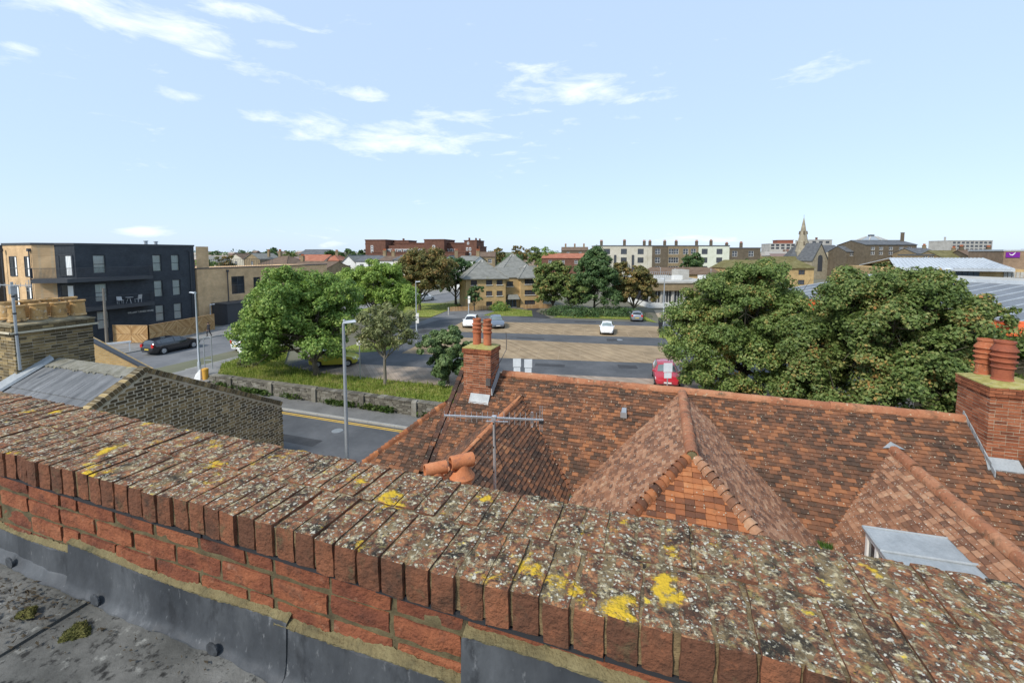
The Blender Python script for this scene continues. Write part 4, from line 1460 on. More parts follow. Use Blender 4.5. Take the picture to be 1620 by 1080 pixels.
MB().box(-22, GU - .1, NE + .1, FE - .1, 0, 5.6).build('house_body', m_mortar, sh)

# long stack with rows of buff pots
c3 = chimney(sh, -15.45, -14.36, 5.62, 7.12, 6.9, 8.98, m_stock, m_chim_mortar, 'fr', label='long sooty brick chimney stack with a row of squat buff pots', unit=u_stock, corbel=3)
haunch(-15.5, -14.31, 5.57, 7.17, 8.98, pmat('rubbly_flaunching', [(.14, .12, .08), (.26, .22, .14), (.36, .31, .2)], scale=7, bump=.9, bscale=20), c3, .12)
b = MB()
for (x0, x1, y0, y1) in ((-15.52, -14.28, 5.54, 5.60), (-14.33, -14.27, 5.54, 7.2)):
    b.box(x0, x1, y0, y1, 8.80, 8.84)
b.build('oversailing_course', m_mortar_pale, c3)
for i in range(4):
    pot(BUFFPOT, -14.66, 5.82 + i * .385, 9.05, m_buff, c3, .79 + .03 * (i % 2), lean=rnd.uniform(-.02, .02))
    pot(BUFFPOT, -15.12, 5.86 + i * .385, 9.08, m_buff, c3, .88, lean=rnd.uniform(-.02, .02))

a2 = thing('chimney_aerial', 'grey aerial mast strapped to the long buff potted chimney', 'aerial', (-14.1, 5.5, 8), world_parts=True)
p = Vector((*cxy(17, 9.75), 0))
MB().tube([(p.x + .03, p.y, zat(585, 9.75)), (p.x, p.y, zat(515, 9.75)), (p.x - .02, p.y, zat(446, 9.75))], .026, 10).build('mast', m_galv, a2, True)
MB().bar((p.x - .5, p.y - .17, zat(450, 9.75)), (p.x + .42, p.y + .145, zat(452, 9.75)), .02).build('boom', m_galv, a2)
for i in range(9):
    t = -.48 + i * .11
    q = Vector((p.x + t, p.y + t * .345, zat(451, 9.75)))
    MB().tube([q - Vector((0, 0, .05)), q + Vector((0, 0, .05))], .005, 6).build('director', m_galv, a2)
q = Vector((p.x + .36, p.y + .125, zat(452, 9.75)))
b = MB()
for j in range(4):
    b.bar(q + Vector((-.07, -.024, -.11 + j * .07)), q + Vector((.07, .024, -.11 + j * .07)), .008)
b.bar(q + Vector((0, 0, -.14)), q + Vector((0, 0, .14)), .01)
b.build('reflector_grid', m_galv, a2)
for i, z in enumerate((560, 530, 497, 470)):
    MB().tube([(p.x, p.y, zat(z, 9.75)), (p.x, p.y, zat(z - 2.4, 9.75))], .034, 10).build('strap', m_black_paint, a2)
b = MB()
b.box(p.x - .05, p.x + .05, p.y - .05, p.y + .05, zat(465, 9.75), zat(452, 9.75))
b.build('clamp', m_galv, a2)
# ------------------------------------------------------------------ buildings
def facade(b, W, H, holes, y=0.0, depth=.12, z0=0.0, flip=False):
    """wall face in the local xz plane with real openings and reveals"""
    xs = sorted({0.0, W} | {h[0] for h in holes} | {h[1] for h in holes})
    zs = sorted({z0, H} | {h[2] for h in holes} | {h[3] for h in holes})
    for i in range(len(xs) - 1):
        for j in range(len(zs) - 1):
            cx, cz = (xs[i] + xs[i + 1]) / 2, (zs[j] + zs[j + 1]) / 2
            if any(h[0] < cx < h[1] and h[2] < cz < h[3] for h in holes):
                continue
            b.poly([(xs[i], y, zs[j]), (xs[i + 1], y, zs[j]), (xs[i + 1], y, zs[j + 1]), (xs[i], y, zs[j + 1])])
    for x0, x1, a, c in holes:
        for q in (((x0, y, a), (x0, y, c), (x0, y + depth, c), (x0, y + depth, a)), ((x1, y, a), (x1, y + depth, a), (x1, y + depth, c), (x1, y, c)),
                  ((x0, y, a), (x0, y + depth, a), (x1, y + depth, a), (x1, y, a)), ((x0, y, c), (x1, y, c), (x1, y + depth, c), (x0, y + depth, c))):
            b.poly(q)


def window(parent, x0, x1, z0, z1, y, mf, mg, bars=(1, 1), t=.06, sill=None, curtain=False, name='window'):
    """frame with mullions, a pane behind it, optional sill and net curtain"""
    f = MB()
    f.box(x0, x1, y, y + .06, z0, z0 + t)
    f.box(x0, x1, y, y + .06, z1 - t, z1)
    f.box(x0, x0 + t, y + .001, y + .061, z0 + t, z1 - t)
    f.box(x1 - t, x1, y + .001, y + .061, z0 + t, z1 - t)
    for k in range(bars[0]):
        xm = x0 + (x1 - x0) * (k + 1) / (bars[0] + 1)
        f.box(xm - t * .4, xm + t * .4, y + .005, y + .055, z0 + t, z1 - t)
    for k in range(bars[1]):
        zm = z0 + (z1 - z0) * (k + 1) / (bars[1] + 1)
        f.box(x0 + t, x1 - t, y + .007, y + .053, zm - t * .4, zm + t * .4)
    o = f.build(name, mf, parent)
    MB().box(x0 + t * .5, x1 - t * .5, y + .025, y + .035, z0 + t * .5, z1 - t * .5).build('pane', mg, o)
    if curtain:
        c = MB()
        n = 14
        for k in range(n + 1):
            x = x0 + (x1 - x0) * k / n
            c.v += [(x, y + .10 + .02 * (k % 2), z0), (x, y + .10 + .02 * (k % 2), z1)]
        for k in range(n):
            c.f.append((2 * k, 2 * k + 2, 2 * k + 3, 2 * k + 1))
        c.build('curtain', m_curtain, o)
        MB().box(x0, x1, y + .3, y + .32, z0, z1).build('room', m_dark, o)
    if sill:
        MB().box(x0 - .08, x1 + .08, y - .20, y + .02, z0 - .10, z0 - .004).build('sill', sill, o)
    return o


def place(px0, Y0, px1, Y1):
    a, c = cxy(px0, Y0), cxy(px1, Y1)
    return a, math.atan2(c[1] - a[1], c[0] - a[0]), math.hypot(c[0] - a[0], c[1] - a[1])


def block(name, label, cat, px0, Y0, px1, Y1, D, z0, z1, mw, cols, rows, ww, wh, mf, roof='flat', mr=None, rh=2.0, group=None, bars=(1, 1), sill=None, chims=(), mg=None, side=True, over=.25, holes_extra=(), mch=None, pots=True):
    """a building whose front runs between two bearings; windows in a grid (column positions 0..1, row heights above z0)"""
    (u, v), rz, W = place(px0, Y0, px1, Y1)
    t = thing(name, label, cat, (u, v, z0), rz, group)
    H = z1 - z0
    holes = []
    for c in cols:
        for r_ in rows:
            x = c * W
            holes.append((x - ww / 2, x + ww / 2, r_, r_ + wh))
    holes += list(holes_extra)
    b = MB()
    facade(b, W, H, holes, depth=.15)
    b.poly([(0, 0, 0), (0, 0, H), (0, D, H), (0, D, 0)])
    b.poly([(W, 0, 0), (W, D, 0), (W, D, H), (W, 0, H)])
    b.poly([(0, D, 0), (0, D, H), (W, D, H), (W, D, 0)])
    if roof == 'gable_side':
        b.poly([(0, 0, H), (0, D / 2, H + rh), (0, D, H)])
        b.poly([(W, 0, H), (W, D, H), (W, D / 2, H + rh)])
    if roof == 'gable_front':
        b.poly([(0, 0, H), (W, 0, H), (W / 2, 0, H + rh)])
        b.poly([(0, D, H), (W / 2, D, H + rh), (W, D, H)])
    b.build('wall', mw, t)
    for h in holes:
        window(t, *h, .08, mf, mg or m_glass_far, bars, t=min(.09, ww * .08), sill=sill)
    roof_part(t, roof, W, D, H, rh, mr, over, mw)
    for cx, cd, ch in chims:
        zb = H + (rh * .4 if roof != 'flat' else 0)
        c = MB().box(cx * W - .45, cx * W + .45, cd * D - .3, cd * D + .3, zb, H + ch)
        c.box(cx * W - .52, cx * W + .52, cd * D - .37, cd * D + .37, H + ch, H + ch + .14)
        o = c.build('chimney', mch or mw, t)
        if pots:
            for k in (-.3, 0, .3):
                MB().lathe([(.13, 0), (.11, .4), (.14, .42), (.14, .5)], 8, (cx * W + k, cd * D, H + ch + .14)).build('chimney_pot', m_terra, o)
    return t


def roof_part(t, roof, W, D, H, rh, mr, ov, mw):
    b = MB()
    if roof == 'flat':
        b.box(-.12, W + .12, -.12, .25, H + .002, H + .32)
        b.box(-.12, W + .12, D - .25, D + .12, H + .002, H + .32)
        b.box(-.12, .25, .251, D - .251, H + .002, H + .32)
        b.box(W - .25, W + .12, .251, D - .251, H + .002, H + .32)
        b.box(.25, W - .25, .25, D - .25, H - .1, H + .1)
    elif roof == 'gable_side':
        s = rh / (D / 2)
        for y0, y1, z0, z1 in ((-ov, D / 2, H - ov * s, H + rh), (D + ov, D / 2, H - ov * s, H + rh)):
            q = [(-ov * .6, y0, z0), (W + ov * .6, y0, z0), (W + ov * .6, y1, z1), (-ov * .6, y1, z1)]
            b.hexa([(x, y, z - .05) for x, y, z in q] + [(x, y, z + .09) for x, y, z in q])
        b.tube([(-ov * .6, D / 2, H + rh + .08), (W + ov * .6, D / 2, H + rh + .08)], .12, 6)
    elif roof == 'gable_front':
        s = rh / (W / 2)
        for x0, x1, z0, z1 in ((-ov, W / 2, H - ov * s, H + rh), (W + ov, W / 2, H - ov * s, H + rh)):
            q = [(x0, -ov, z0), (x1, -ov, z1), (x1, D + ov, z1), (x0, D + ov, z0)]
            b.hexa([(x, y, z - .05) for x, y, z in q] + [(x, y, z + .09) for x, y, z in q])
        b.tube([(W / 2, -ov, H + rh + .08), (W / 2, D + ov, H + rh + .08)], .12, 6)
    elif roof in ('hip', 'pyramid'):
        k = min(W, D) / 2 if roof == 'hip' else None
        e = [(-ov, -ov, H), (W + ov, -ov, H), (W + ov, D + ov, H), (-ov, D + ov, H)]
        if roof == 'pyramid' or abs(W - D) < .3:
            p = (W / 2, D / 2, H + rh)
            for i in range(4):
                b.poly([e[i], e[(i + 1) % 4], p])
            ends = [p] * 4
        elif W > D:
            r0, r1 = (k, D / 2, H + rh), (W - k, D / 2, H + rh)
            b.poly([e[0], e[1], r1, r0]); b.poly([e[1], e[2], r1]); b.poly([e[2], e[3], r0, r1]); b.poly([e[3], e[0], r0])
            ends = [r0, r1, r1, r0]
        else:
            r0, r1 = (W / 2, k, H + rh), (W / 2, D - k, H + rh)
            b.poly([e[0], e[1], r0]); b.poly([e[1], e[2], r1, r0]); b.poly([e[2], e[3], r1]); b.poly([e[3], e[0], r0, r1])
            ends = [r0, r0, r1, r1]
        b.poly(e[::-1])
        for i in range(4):
            b.tube([e[i], ends[i]], .10, 5)
        b.box(-ov, W + ov, -ov, D + ov, H - .16, H - .004)
    b.build('roof', mr or mw, t)


m_tan = brick_mat('tan_facing_brick', (.60, .37, .175), (.70, .46, .24), (.52, .40, .26))
m_tan2 = brick_mat('golden_brick', (.42, .265, .10), (.54, .36, .155), (.38, .30, .18))
m_brown = brick_mat('brown_red_brick', (.115, .05, .036), (.16, .068, .046), (.14, .085, .06))
m_stockfar = brick_mat('london_stock_brick', (.20, .15, .085), (.28, .21, .12), (.25, .2, .13))
m_stockdk = brick_mat('dark_stock_brick', (.105, .085, .06), (.15, .115, .075), (.13, .11, .08))
m_cream = pmat('cream_render', [(.44, .40, .30), (.54, .50, .40), (.60, .56, .47)], scale=.6, rough=.9, bump=.1)
m_cream2 = pmat('pale_green_cream_render', [(.54, .56, .43), (.64, .66, .53), (.68, .69, .58)], scale=.6, rough=.9, bump=.1)
m_whitewall = pmat('white_render', [(.60, .60, .57), (.72, .72, .69)], scale=.5, rough=.9, bump=.1)
m_slate = pmat('slate_roof', [(.06, .062, .066), (.10, .105, .11), (.15, .155, .155)], scale=.8, rough=.8, bump=.4, bscale=6, stretch=(1, 1, 3))
m_slate_grey = pmat('grey_mossy_slate', [(.13, .13, .115), (.19, .19, .17), (.26, .255, .23)], scale=1.2, rough=.9, bump=.5, bscale=7, stretch=(1, 1, 3), spots=[((.14, .14, .06), 1.0, .60, 5, 1)])
m_mossroof = pmat('mossy_brown_roof', [(.085, .075, .03), (.14, .125, .05), (.20, .18, .085)], scale=.7, rough=.95, bump=.5, bscale=6, stretch=(1, 1, 3))
m_brownroof = pmat('brown_tile_roof', [(.09, .06, .042), (.14, .095, .065), (.19, .14, .10)], scale=.8, rough=.9, bump=.4, bscale=6, stretch=(1, 1, 3))
m_redroof = pmat('red_tile_roof', [(.24, .085, .05), (.33, .125, .075), (.40, .19, .12)], scale=.8, rough=.9, bump=.4, bscale=6, stretch=(1, 1, 3))
m_concrete = pmat('concrete', [(.30, .29, .26), (.40, .385, .345), (.48, .465, .42)], scale=.5, rough=.9, bump=.2)
m_greymetal = pmat('grey_metal_roof', [(.13, .14, .152), (.17, .182, .195), (.215, .228, .242)], scale=.25, rough=.6, metal=.1, bump=0)
m_palemetal = pmat('pale_metal_roof', [(.40, .43, .45), (.48, .51, .53), (.54, .57, .58)], scale=.25, rough=.5, metal=.2, bump=0)
m_orange = plain('orange_fascia', (.62, .12, .03), .5)
m_frame_dark = plain('dark_grey_frame', (.055, .059, .066), .5)
m_blackbrick = brick_mat('black_glazed_brick', (.046, .054, .064), (.066, .075, .086), (.034, .039, .045), rough=.6)

# --- the black and tan flats on the left; local frame: x along the side street (away), front faces the street
bf = thing('black_flats', 'three storey flats of black brick with balconies and tan brick end wall', 'flats', (-59.5, 28.4, .66), R(90))
bf['group'] = 'new flats on the side street'
FW, FH = 12.5, 11.0
holes = []
for zc in (7.75, 4.55, 1.45):
    for xc, w in ((2.1, 1.15), (7.95, 1.0), (10.1, 1.0)):
        holes.append((xc - w / 2, xc + w / 2, zc, zc + 2.05))
b = MB()
facade(b, FW, FH, holes, depth=.16)
b.poly([(FW, 0, 0), (FW, 16, 0), (FW, 16, FH), (FW, 0, FH)])
b.poly([(0, 16, 0), (0, 16, FH), (FW, 16, FH), (FW, 16, 0)])
b.build('black_wall', m_blackbrick, bf)
for h in holes:
    window(bf, *h, .09, m_frame_dark, m_clear, (0, 1), t=.07, curtain=True)
# recessed dark bay and tan wall round the corner (facing the camera); local x negative = towards the camera
b = MB()
b.poly([(0, 0, 0), (0, 0, FH), (-.9, 1.6, FH), (-.9, 1.6, 0)])
b.build('recess_wall', m_blackbrick, bf)
for zc in (7.6, 4.4):
    d = Vector((-.9, 1.6, 0)).normalized()
    n = Vector((-1.6, -.9, 0)).normalized()
    q = Vector((-.12, .21, zc)) + n * .03
    f = MB()
    for s in (0, .62, 1.24):
        f.bar(q + d * s, q + d * s + Vector((0, 0, 2.2)), .08)
    f.bar(q, q + d * 1.24, .08)
    f.bar(q + Vector((0, 0, 2.2)), q + d * 1.24 + Vector((0, 0, 2.2)), .08)
    o = f.build('balcony_door', m_frame_dark, bf)
    MB().poly([q + n * .0, q + d * 1.24, q + d * 1.24 + Vector((0, 0, 2.2)), q + Vector((0, 0, 2.2))]).build('pane', m_glass, o)
    c = MB()
    for k in range(7):
        c.poly([q + d * (.1 + k * .07) + n * (.02 + .02 * (k % 2)), q + d * (.17 + k * .07) + n * (.02 + .02 * ((k + 1) % 2)), q + d * (.17 + k * .07) + n * (.02 + .02 * ((k + 1) % 2)) + Vector((0, 0, 2.1)), q + d * (.1 + k * .07) + n * (.02 + .02 * (k % 2)) + Vector((0, 0, 2.1))])
    c.build('curtain', m_curtain, o)
b = MB()
b.poly([(-.9, 1.6, 0), (-.9, 1.6, FH), (-2.2, 2.7, FH), (-2.2, 2.7, 0)])
b.poly([(-2.2, 2.7, 0), (-2.2, 2.7, FH), (-2.0, 8.6, FH), (-2.0, 8.6, 0)])
b.poly([(-2.0, 8.6, 0), (-2.0, 8.6, FH), (6, 16, FH), (6, 16, 0)])
b.build('tan_wall', m_tan, bf)
for zc in (7.55, 4.35, 1.2):
    for yc, w in ((3.75, .85), (6.55, 1.35)):
        x = -2.2 + .2 * (yc - 2.7) / 5.9
        f = MB()
        for y in (yc - w / 2, yc, yc + w / 2):
            f.box(x - .05, x + .02, y - .04, y + .04, zc, zc + 2.1)
        for z in (zc, zc + .85, zc + 2.1):
            f.box(x - .052, x + .02, yc - w / 2, yc + w / 2, z - .04, z + .04)
        o = f.build('window', m_frame_dark, bf)
        MB().box(x - .02, x - .01, yc - w / 2, yc + w / 2, zc, zc + 2.1).build('pane', m_glass, o)
        c = MB().box(x - .03, x - .022, yc - w / 2 + .06, yc - w / 2 + .32, zc + .05, zc + 2.05)
        c.build('curtain', m_curtain, o)
for y in (2.95, 8.1):
    b = MB().tube([(-2.32, y, 0), (-2.32, y, 10.3)], .06, 8)
    b.box(-2.45, -2.2, y - .14, y + .14, 10.2, 10.5)
    b.build('downpipe', m_frame_dark, bf, True)
MB().tube([(11.9, -.08, 0), (11.9, -.08, 10.2), (11.6, -.08, 10.4)], .06, 8).build('downpipe', m_frame_dark, bf, True)
b = MB()
ring = [(-.06, -.06), (FW + .06, -.06), (FW + .06, 16.06), (6, 16.06), (-2.1, 8.65), (-2.28, 2.65), (-.95, 1.52)]
n = len(ring)
b.poly([(x, y, FH + .01) for x, y in ring])
for i in range(n):
    (x0, y0), (x1, y1) = ring[i], ring[(i + 1) % n]
    b.poly([(x0, y0, FH - .12), (x1, y1, FH - .12), (x1, y1, FH + .10), (x0, y0, FH + .10)])
    b.poly([(x0, y0, FH + .10), (x1, y1, FH + .10), (x1 * .985 + .06, y1 * .97 + .24, FH + .10), (x0 * .985 + .06, y0 * .97 + .24, FH + .10)])
b.build('parapet_capping', m_frame_dark, bf)
for x, y in ((9.2, 4), (11.6, 6)):
    MB().lathe([(.18, 0), (.18, .5), (.26, .52), (.26, .62)], 10, (x, y, FH)).build('roof_vent', m_galv, bf)
# balconies with bar balustrades
for zc in (7.35, 4.15):
    pts = [(7.0, -.02), (6.6, -1.35), (-1.4, -1.35), (-3.0, 1.2), (-2.3, 2.6), (-.92, 1.62), (-.02, -.02)]
    b = MB()
    b.poly([(x, y, zc) for x, y in pts][::-1])
    b.poly([(x, y, zc - .42) for x, y in pts])
    for i in range(len(pts)):
        (x0, y0), (x1, y1) = pts[i], pts[(i + 1) % len(pts)]
        b.poly([(x0, y0, zc - .42), (x1, y1, zc - .42), (x1, y1, zc), (x0, y0, zc)])
    o = b.build('balcony', m_frame_dark, bf)
    r_ = MB()
    for i in range(4):
        a, c = Vector((*pts[i], zc)), Vector((*pts[i + 1], zc))
        r_.bar(a + Vector((0, 0, 1.1)), c + Vector((0, 0, 1.1)), .05)
        r_.bar(a + Vector((0, 0, .1)), c + Vector((0, 0, .1)), .03)
        m_ = int((c - a).length / .11)
        for k in range(m_ + 1):
            p = a + (c - a) * k / max(1, m_)
            r_.bar(p + Vector((0, 0, .1)), p + Vector((0, 0, 1.1)), .016)
    r_.build('balustrade', m_frame_dark, o)
# raised letters on the black wall
cu = bpy.data.curves.new('house_name', 'FONT')
cu.body = 'WILLIAM TURNER HOUSE'
cu.size = .30
cu.extrude = .015
fo = bpy.data.objects.new('house_name', cu)
COL.objects.link(fo)
bpy.context.view_layer.update()
me = bpy.data.meshes.new_from_object(fo)
bpy.data.objects.remove(fo)
me.materials.append(m_whitewall)
wtext = max(v.co.x for v in me.vertices)
put('house_name', me, bf, Matrix.Translation((4.45, -.03, 2.85)) @ Matrix.Rotation(R(90), 4, 'X') @ Matrix.Diagonal((2.75 / wtext, 1, 1, 1)))

def chair(u, v, z, rz, m, label, back=.85):
    t = thing('balcony_chair', label, 'chair', (u, v, z), rz, 'seats on the balconies')
    MB().box(-.24, .24, -.24, .24, .42, .46).build('seat', m, t)
    MB().hexa([(-.24, .22, .46), (.24, .22, .46), (.24, .26, .46), (-.24, .26, .46), (-.22, .32, back), (.22, .32, back), (.22, .35, back), (-.22, .35, back)]).build('backrest', m, t)
    for sx in (-1, 1):
        for sy in (-1, 1):
            MB().bar((sx * .2, sy * .2, 0), (sx * .21, sy * .21, .42), .035).build('leg', m, t)
    return t


m_whiteplastic = plain('white_plastic', (.72, .72, .70), .4)
zb = .66 + 4.15
chair(-58.9, 31.9, zb, R(80), m_whiteplastic, 'white balcony chair left of the small white table')
chair(-58.9, 33.7, zb, R(-80), m_whiteplastic, 'white balcony chair right of the small white table', .95)
chair(-58.7, 27.6, zb, R(150), plain('green_canvas', (.30, .34, .22), .8), 'green canvas chair at the corner of the lower balcony')
t = thing('balcony_table', 'small white round table between the balcony chairs', 'table', (-58.9, 32.8, zb))
MB().lathe([(.36, .68), (.38, .70), (.38, .72), (.36, .73)], 16).build('tabletop', m_whiteplastic, t)
for k in range(3):
    a = k * 2.094
    MB().bar((.3 * math.cos(a), .3 * math.sin(a), 0), (.08 * math.cos(a), .08 * math.sin(a), .68), .04).build('leg', m_whiteplastic, t)

# --- tan extension beyond the black flats
ex = thing('tan_extension', 'low tan brick wing with dark railings on its flat roof', 'building', (-59.3, 41.0, .66), R(90))
hh = [(4.9, 7.0, 4.0, 6.6), (8.5, 9.7, 4.0, 6.3)]
b = MB()
facade(b, 24, 7.85, hh, depth=.15)
b.poly([(0, 0, 0), (0, 0, 7.85), (0, 10, 7.85), (0, 10, 0)])
b.poly([(24, 0, 0), (24, 10, 0), (24, 10, 7.85), (24, 0, 7.85)])
b.poly([(0, 0, 7.85), (24, 0, 7.85), (24, 10, 7.85), (0, 10, 7.85)])
b.build('wall', m_tan, ex)
for h in hh:
    window(ex, *h, .09, m_frame_dark, m_glass, (1, 1), t=.09)
MB().box(-.1, 24.1, -.1, .3, 7.86, 8.0).build('roof_edge', m_frame_dark, ex)
for x in (4.3, 11.0):
    MB().tube([(x, -.08, 0), (x, -.08, 7.4)], .06, 8).box(x - .14, x + .14, -.2, -.02, 7.3, 7.6).build('downpipe', m_frame_dark, ex)
b = MB()
for k in range(43):
    b.bar((.6 + k * .3, 1.2, 8.0), (.6 + k * .3, 1.2, 9.1), .035)
b.bar((.6, 1.2, 9.1), (13.2, 1.2, 9.1), .05)
b.build('roof_railing', m_frame_dark, ex)
MB().box(.02, 1.7, -.03, .0, 0, 10.9).build('tall_tan_pier', m_tan, ex)
MB().box(1.8, 6.4, -3.0, -.02, 0, 2.9).box(1.7, 6.5, -3.1, -.02, 2.9, 3.05).build('entrance_porch', m_frame_dark, ex)

# timber chevron fence in front of the flats
tf = thing('timber_fence', 'chequered timber fence of diagonal boards before the black flats', 'fence', (-53.5, 31.3, .79), world_parts=True)
A, Bp, C = Vector((-56.9, 30.0, .79)), Vector((-53.0, 31.1, .79)), Vector((-54.6, 39.6, .79))
board = pmat('fence_board', [(.27, .145, .055), (.42, .25, .105), (.58, .40, .20)], scale=2, rand=.7, rough=.75, bump=.2, local=False)
k = 0
for p0, p1, n in ((A, Bp, 2), (Bp, C, 5)):
    d = (p1 - p0) / n
    L = d.length
    ex_ = d.normalized()
    nr = Vector((ex_.y, -ex_.x, 0))
    for i in range(n):
        for row in range(2):
            b = MB()
            flip = (i + row) % 2
            o0 = p0 + d * i + Vector((0, 0, .05 + row * .95))
            Hh = .92
            w = .155
            s = -Hh
            while s < L:
                pts = []
                for (ss, zz) in ((s, 0), (s + w, 0), (s + w + Hh, Hh), (s + Hh, Hh)):
                    pts.append((ss, zz))
                # clip the slanted board to the panel
                def clip(pl, xa, keep):
                    out = []
                    for q in range(len(pl)):
                        a_, c_ = pl[q], pl[(q + 1) % len(pl)]
                        ia, ic = keep(a_[0]), keep(c_[0])
                        if ia:
                            out.append(a_)
                        if ia != ic:
                            tt = (xa - a_[0]) / (c_[0] - a_[0])
                            out.append((xa, a_[1] + tt * (c_[1] - a_[1])))
                    return out
                pl = clip(pts, .03, lambda x: x >= .03)
                if pl:
                    pl = clip(pl, L - .03, lambda x: x <= L - .03)
                if len(pl) >= 3:
                    if flip:
                        pl = [(x, Hh - z) for x, z in pl][::-1]
                    jj = rnd.uniform(0, .012)
                    P3 = [o0 + ex_ * x + Vector((0, 0, z)) + nr * (.03 + jj) for x, z in pl]
                    b.poly(P3)
                    m_ = len(P3)
                    for q in range(m_):
                        a_, c_ = P3[q], P3[(q + 1) % m_]
                        b.poly([a_, a_ - nr * .03, c_ - nr * .03, c_])
                s += w + .018
            b.build('fence_panel', board, tf)
            k += 1
    for i in range(n + 1):
        q = p0 + d * i
        MB().box(q.x - .05, q.x + .05, q.y - .05, q.y + .05, .6, 2.80).build('post', m_timber, tf)
    MB().bar(p0 + Vector((0, 0, 1.97)), p1 + Vector((0, 0, 1.97)), .14, .05).build('top_rail', m_timber, tf)

# --- flats with pyramid roofs beyond the lawn
m_flatframe = plain('brown_window_frame', (.05, .032, .028), .5)
fl = thing('pyramid_flats', 'three storey golden brick flats with grey pyramid roofs', 'flats', (*cxy(737, 74.5), .85), place(737, 74.5, 860, 78)[1])
W = place(737, 74.5, 860, 78)[2]
segs = ((0, .50 * W, 0), (.50 * W, .70 * W, 1.2), (.70 * W, W, .2))
for i, (x0, x1, yo) in enumerate(segs):
    hs_ = []
    zr = (5.55, 3.0, .55)
    if i == 0:
        for z in zr:
            for c in (1.4, 4.1, 6.0):
                if c == 1.4 and z < 5:
                    continue
                hs_.append((c - .55, c + .55, z, z + 1.15))
    elif i == 1:
        hs_ = [(.5, 1.7, 5.0, 6.2), (.3, 2.3, .02, 1.9)]
    else:
        for z in zr:
            hs_.append((.75, 2.75, z, z + 1.15))
    b = MB()
    facade(b, x1 - x0, 7.1, hs_, depth=.15)
    b.poly([(0, 0, 0), (0, 0, 7.1), (0, 9, 7.1), (0, 9, 0)])
    b.poly([(x1 - x0, 0, 0), (x1 - x0, 9, 0), (x1 - x0, 9, 7.1), (x1 - x0, 0, 7.1)])
    b.v = [(x + x0, y + yo, z) for x, y, z in b.v]
    b.build('wall', m_tan2, fl)
    for h in hs_:
        window(fl, h[0] + x0, h[1] + x0, h[2], h[3], yo + .08, m_flatframe if h[3] - h[2] < 1.5 else plain('blue_door_frame', (.12, .2, .32), .5), m_glass_far, (1, 0) if h[1] - h[0] < 1.5 else (2, 0), t=.11, sill=m_white_paint)


fl.scale = (1, 1, .76)


def pyr(x0, x1, y0, y1, z, h, ov=.5):
    b = MB()
    e = [(x0 - ov, y0 - ov, z), (x1 + ov, y0 - ov, z), (x1 + ov, y1 + ov, z), (x0 - ov, y1 + ov, z)]
    p = ((x0 + x1) / 2, (y0 + y1) / 2, z + h)
    for i in range(4):
        b.poly([e[i], e[(i + 1) % 4], p])
        b.tube([e[i], p], .12, 5)
    b.poly(e[::-1])
    b.box(x0 - ov, x1 + ov, y0 - ov, y1 + ov, z - .2, z - .004)
    o = b.build('roof', m_slate_grey, fl)
    MB().lathe([(.75, -.62), (.02, .12)], 4, p).build('roof_cap', m_concrete, o)


pyr(0, segs[0][1], 0, 8, 7.1, 4.3)
pyr(segs[2][0], W, .2, 7, 7.1, 3.0)
pyr(.55 * W, W + 1.5, 8, 18, 7.1, 5.6)
MB().hexa([(.45 * W, 1.0, 7.1), (.75 * W, 1.0, 7.1), (.75 * W, 9, 7.1), (.45 * W, 9, 7.1), (.45 * W, 4.2, 9.3), (.75 * W, 4.2, 9.3), (.75 * W, 5.2, 9.3), (.45 * W, 5.2, 9.3)]).build('link_roof', m_slate_grey, fl)
MB().hexa([(.53 * W, -.4, 2.1), (.68 * W, -.4, 2.1), (.68 * W, 1.18, 2.1), (.53 * W, 1.18, 2.1), (.54 * W, .5, 3.1), (.67 * W, .5, 3.1), (.67 * W, 1.18, 3.1), (.54 * W, 1.18, 3.1)]).build('porch_roof', m_slate_grey, fl)
b = MB()
for x in np.arange(-3, W + 1, .22):
    if not (.5 * W < x < .7 * W):
        b.box(x, x + .17, -1.6, -1.56, 0, 1.0 + .03 * math.sin(x * 7))
b.build('fence_boards', m_timber, fl, kind='stuff')

# --- brown art deco block on the skyline
(u, v), rz, W = place(577, 205, 762, 195)
ad = thing('art_deco_block', 'large dark brown brick art deco building on the skyline', 'building', (u, v, 0), rz)
m_ad_win = plain('white_window', (.68, .68, .66), .5)


def adx(px):
    return (px - 577) / (762 - 577) * W


def adbox(px0, px1, ytop, y0, y1, nm='wing', m=m_brown):
    zt = zat(ytop, 200)
    b = MB().box(adx(px0), adx(px1), y0, y1, 0, zt)
    b.box(adx(px0) - .2, adx(px1) + .2, y0 - .2, y1 + .2, zt + .002, zt + .45)
    return b.build(nm, m, ad)


adbox(579, 612, 380, 0, 16, 'stair_tower')
adbox(609, 675, 385, 6, 20)
adbox(574, 590, 386.5, 3, 12)
adbox(614, 638, 380.5, 8, 18, 'roof_house')
adbox(674, 705, 380, 0, 16, 'stair_tower')
adbox(703, 735, 385, 5, 20)
adbox(734, 753, 381.5, 2, 16, 'right_wing')
adbox(750, 757, 391, 3, 16)
adbox(596, 740, 400, -3, 4.9, 'lower_front')
b = MB().box(adx(611), adx(674), 1.5, 6, 0, zat(388, 200))
b.build('upper_storey', m_brown, ad)
MB().box(adx(609), adx(675), 1.1, 6, zat(394.6, 200), zat(393.9, 200)).build('canopy', m_ad_win, ad)
def adwin(px0, px1, ya, yb, y):
    o = MB().box(adx(px0), adx(px1), y - .12, y + .05, zat(yb, 200), zat(ya, 200)).build('window', m_ad_win, ad)
    MB().box(adx(px0) + .2, adx(px1) - .2, y - .16, y - .1, zat(yb, 200) + .25, zat(ya, 200) - .25).build('pane', m_glass_far, o)


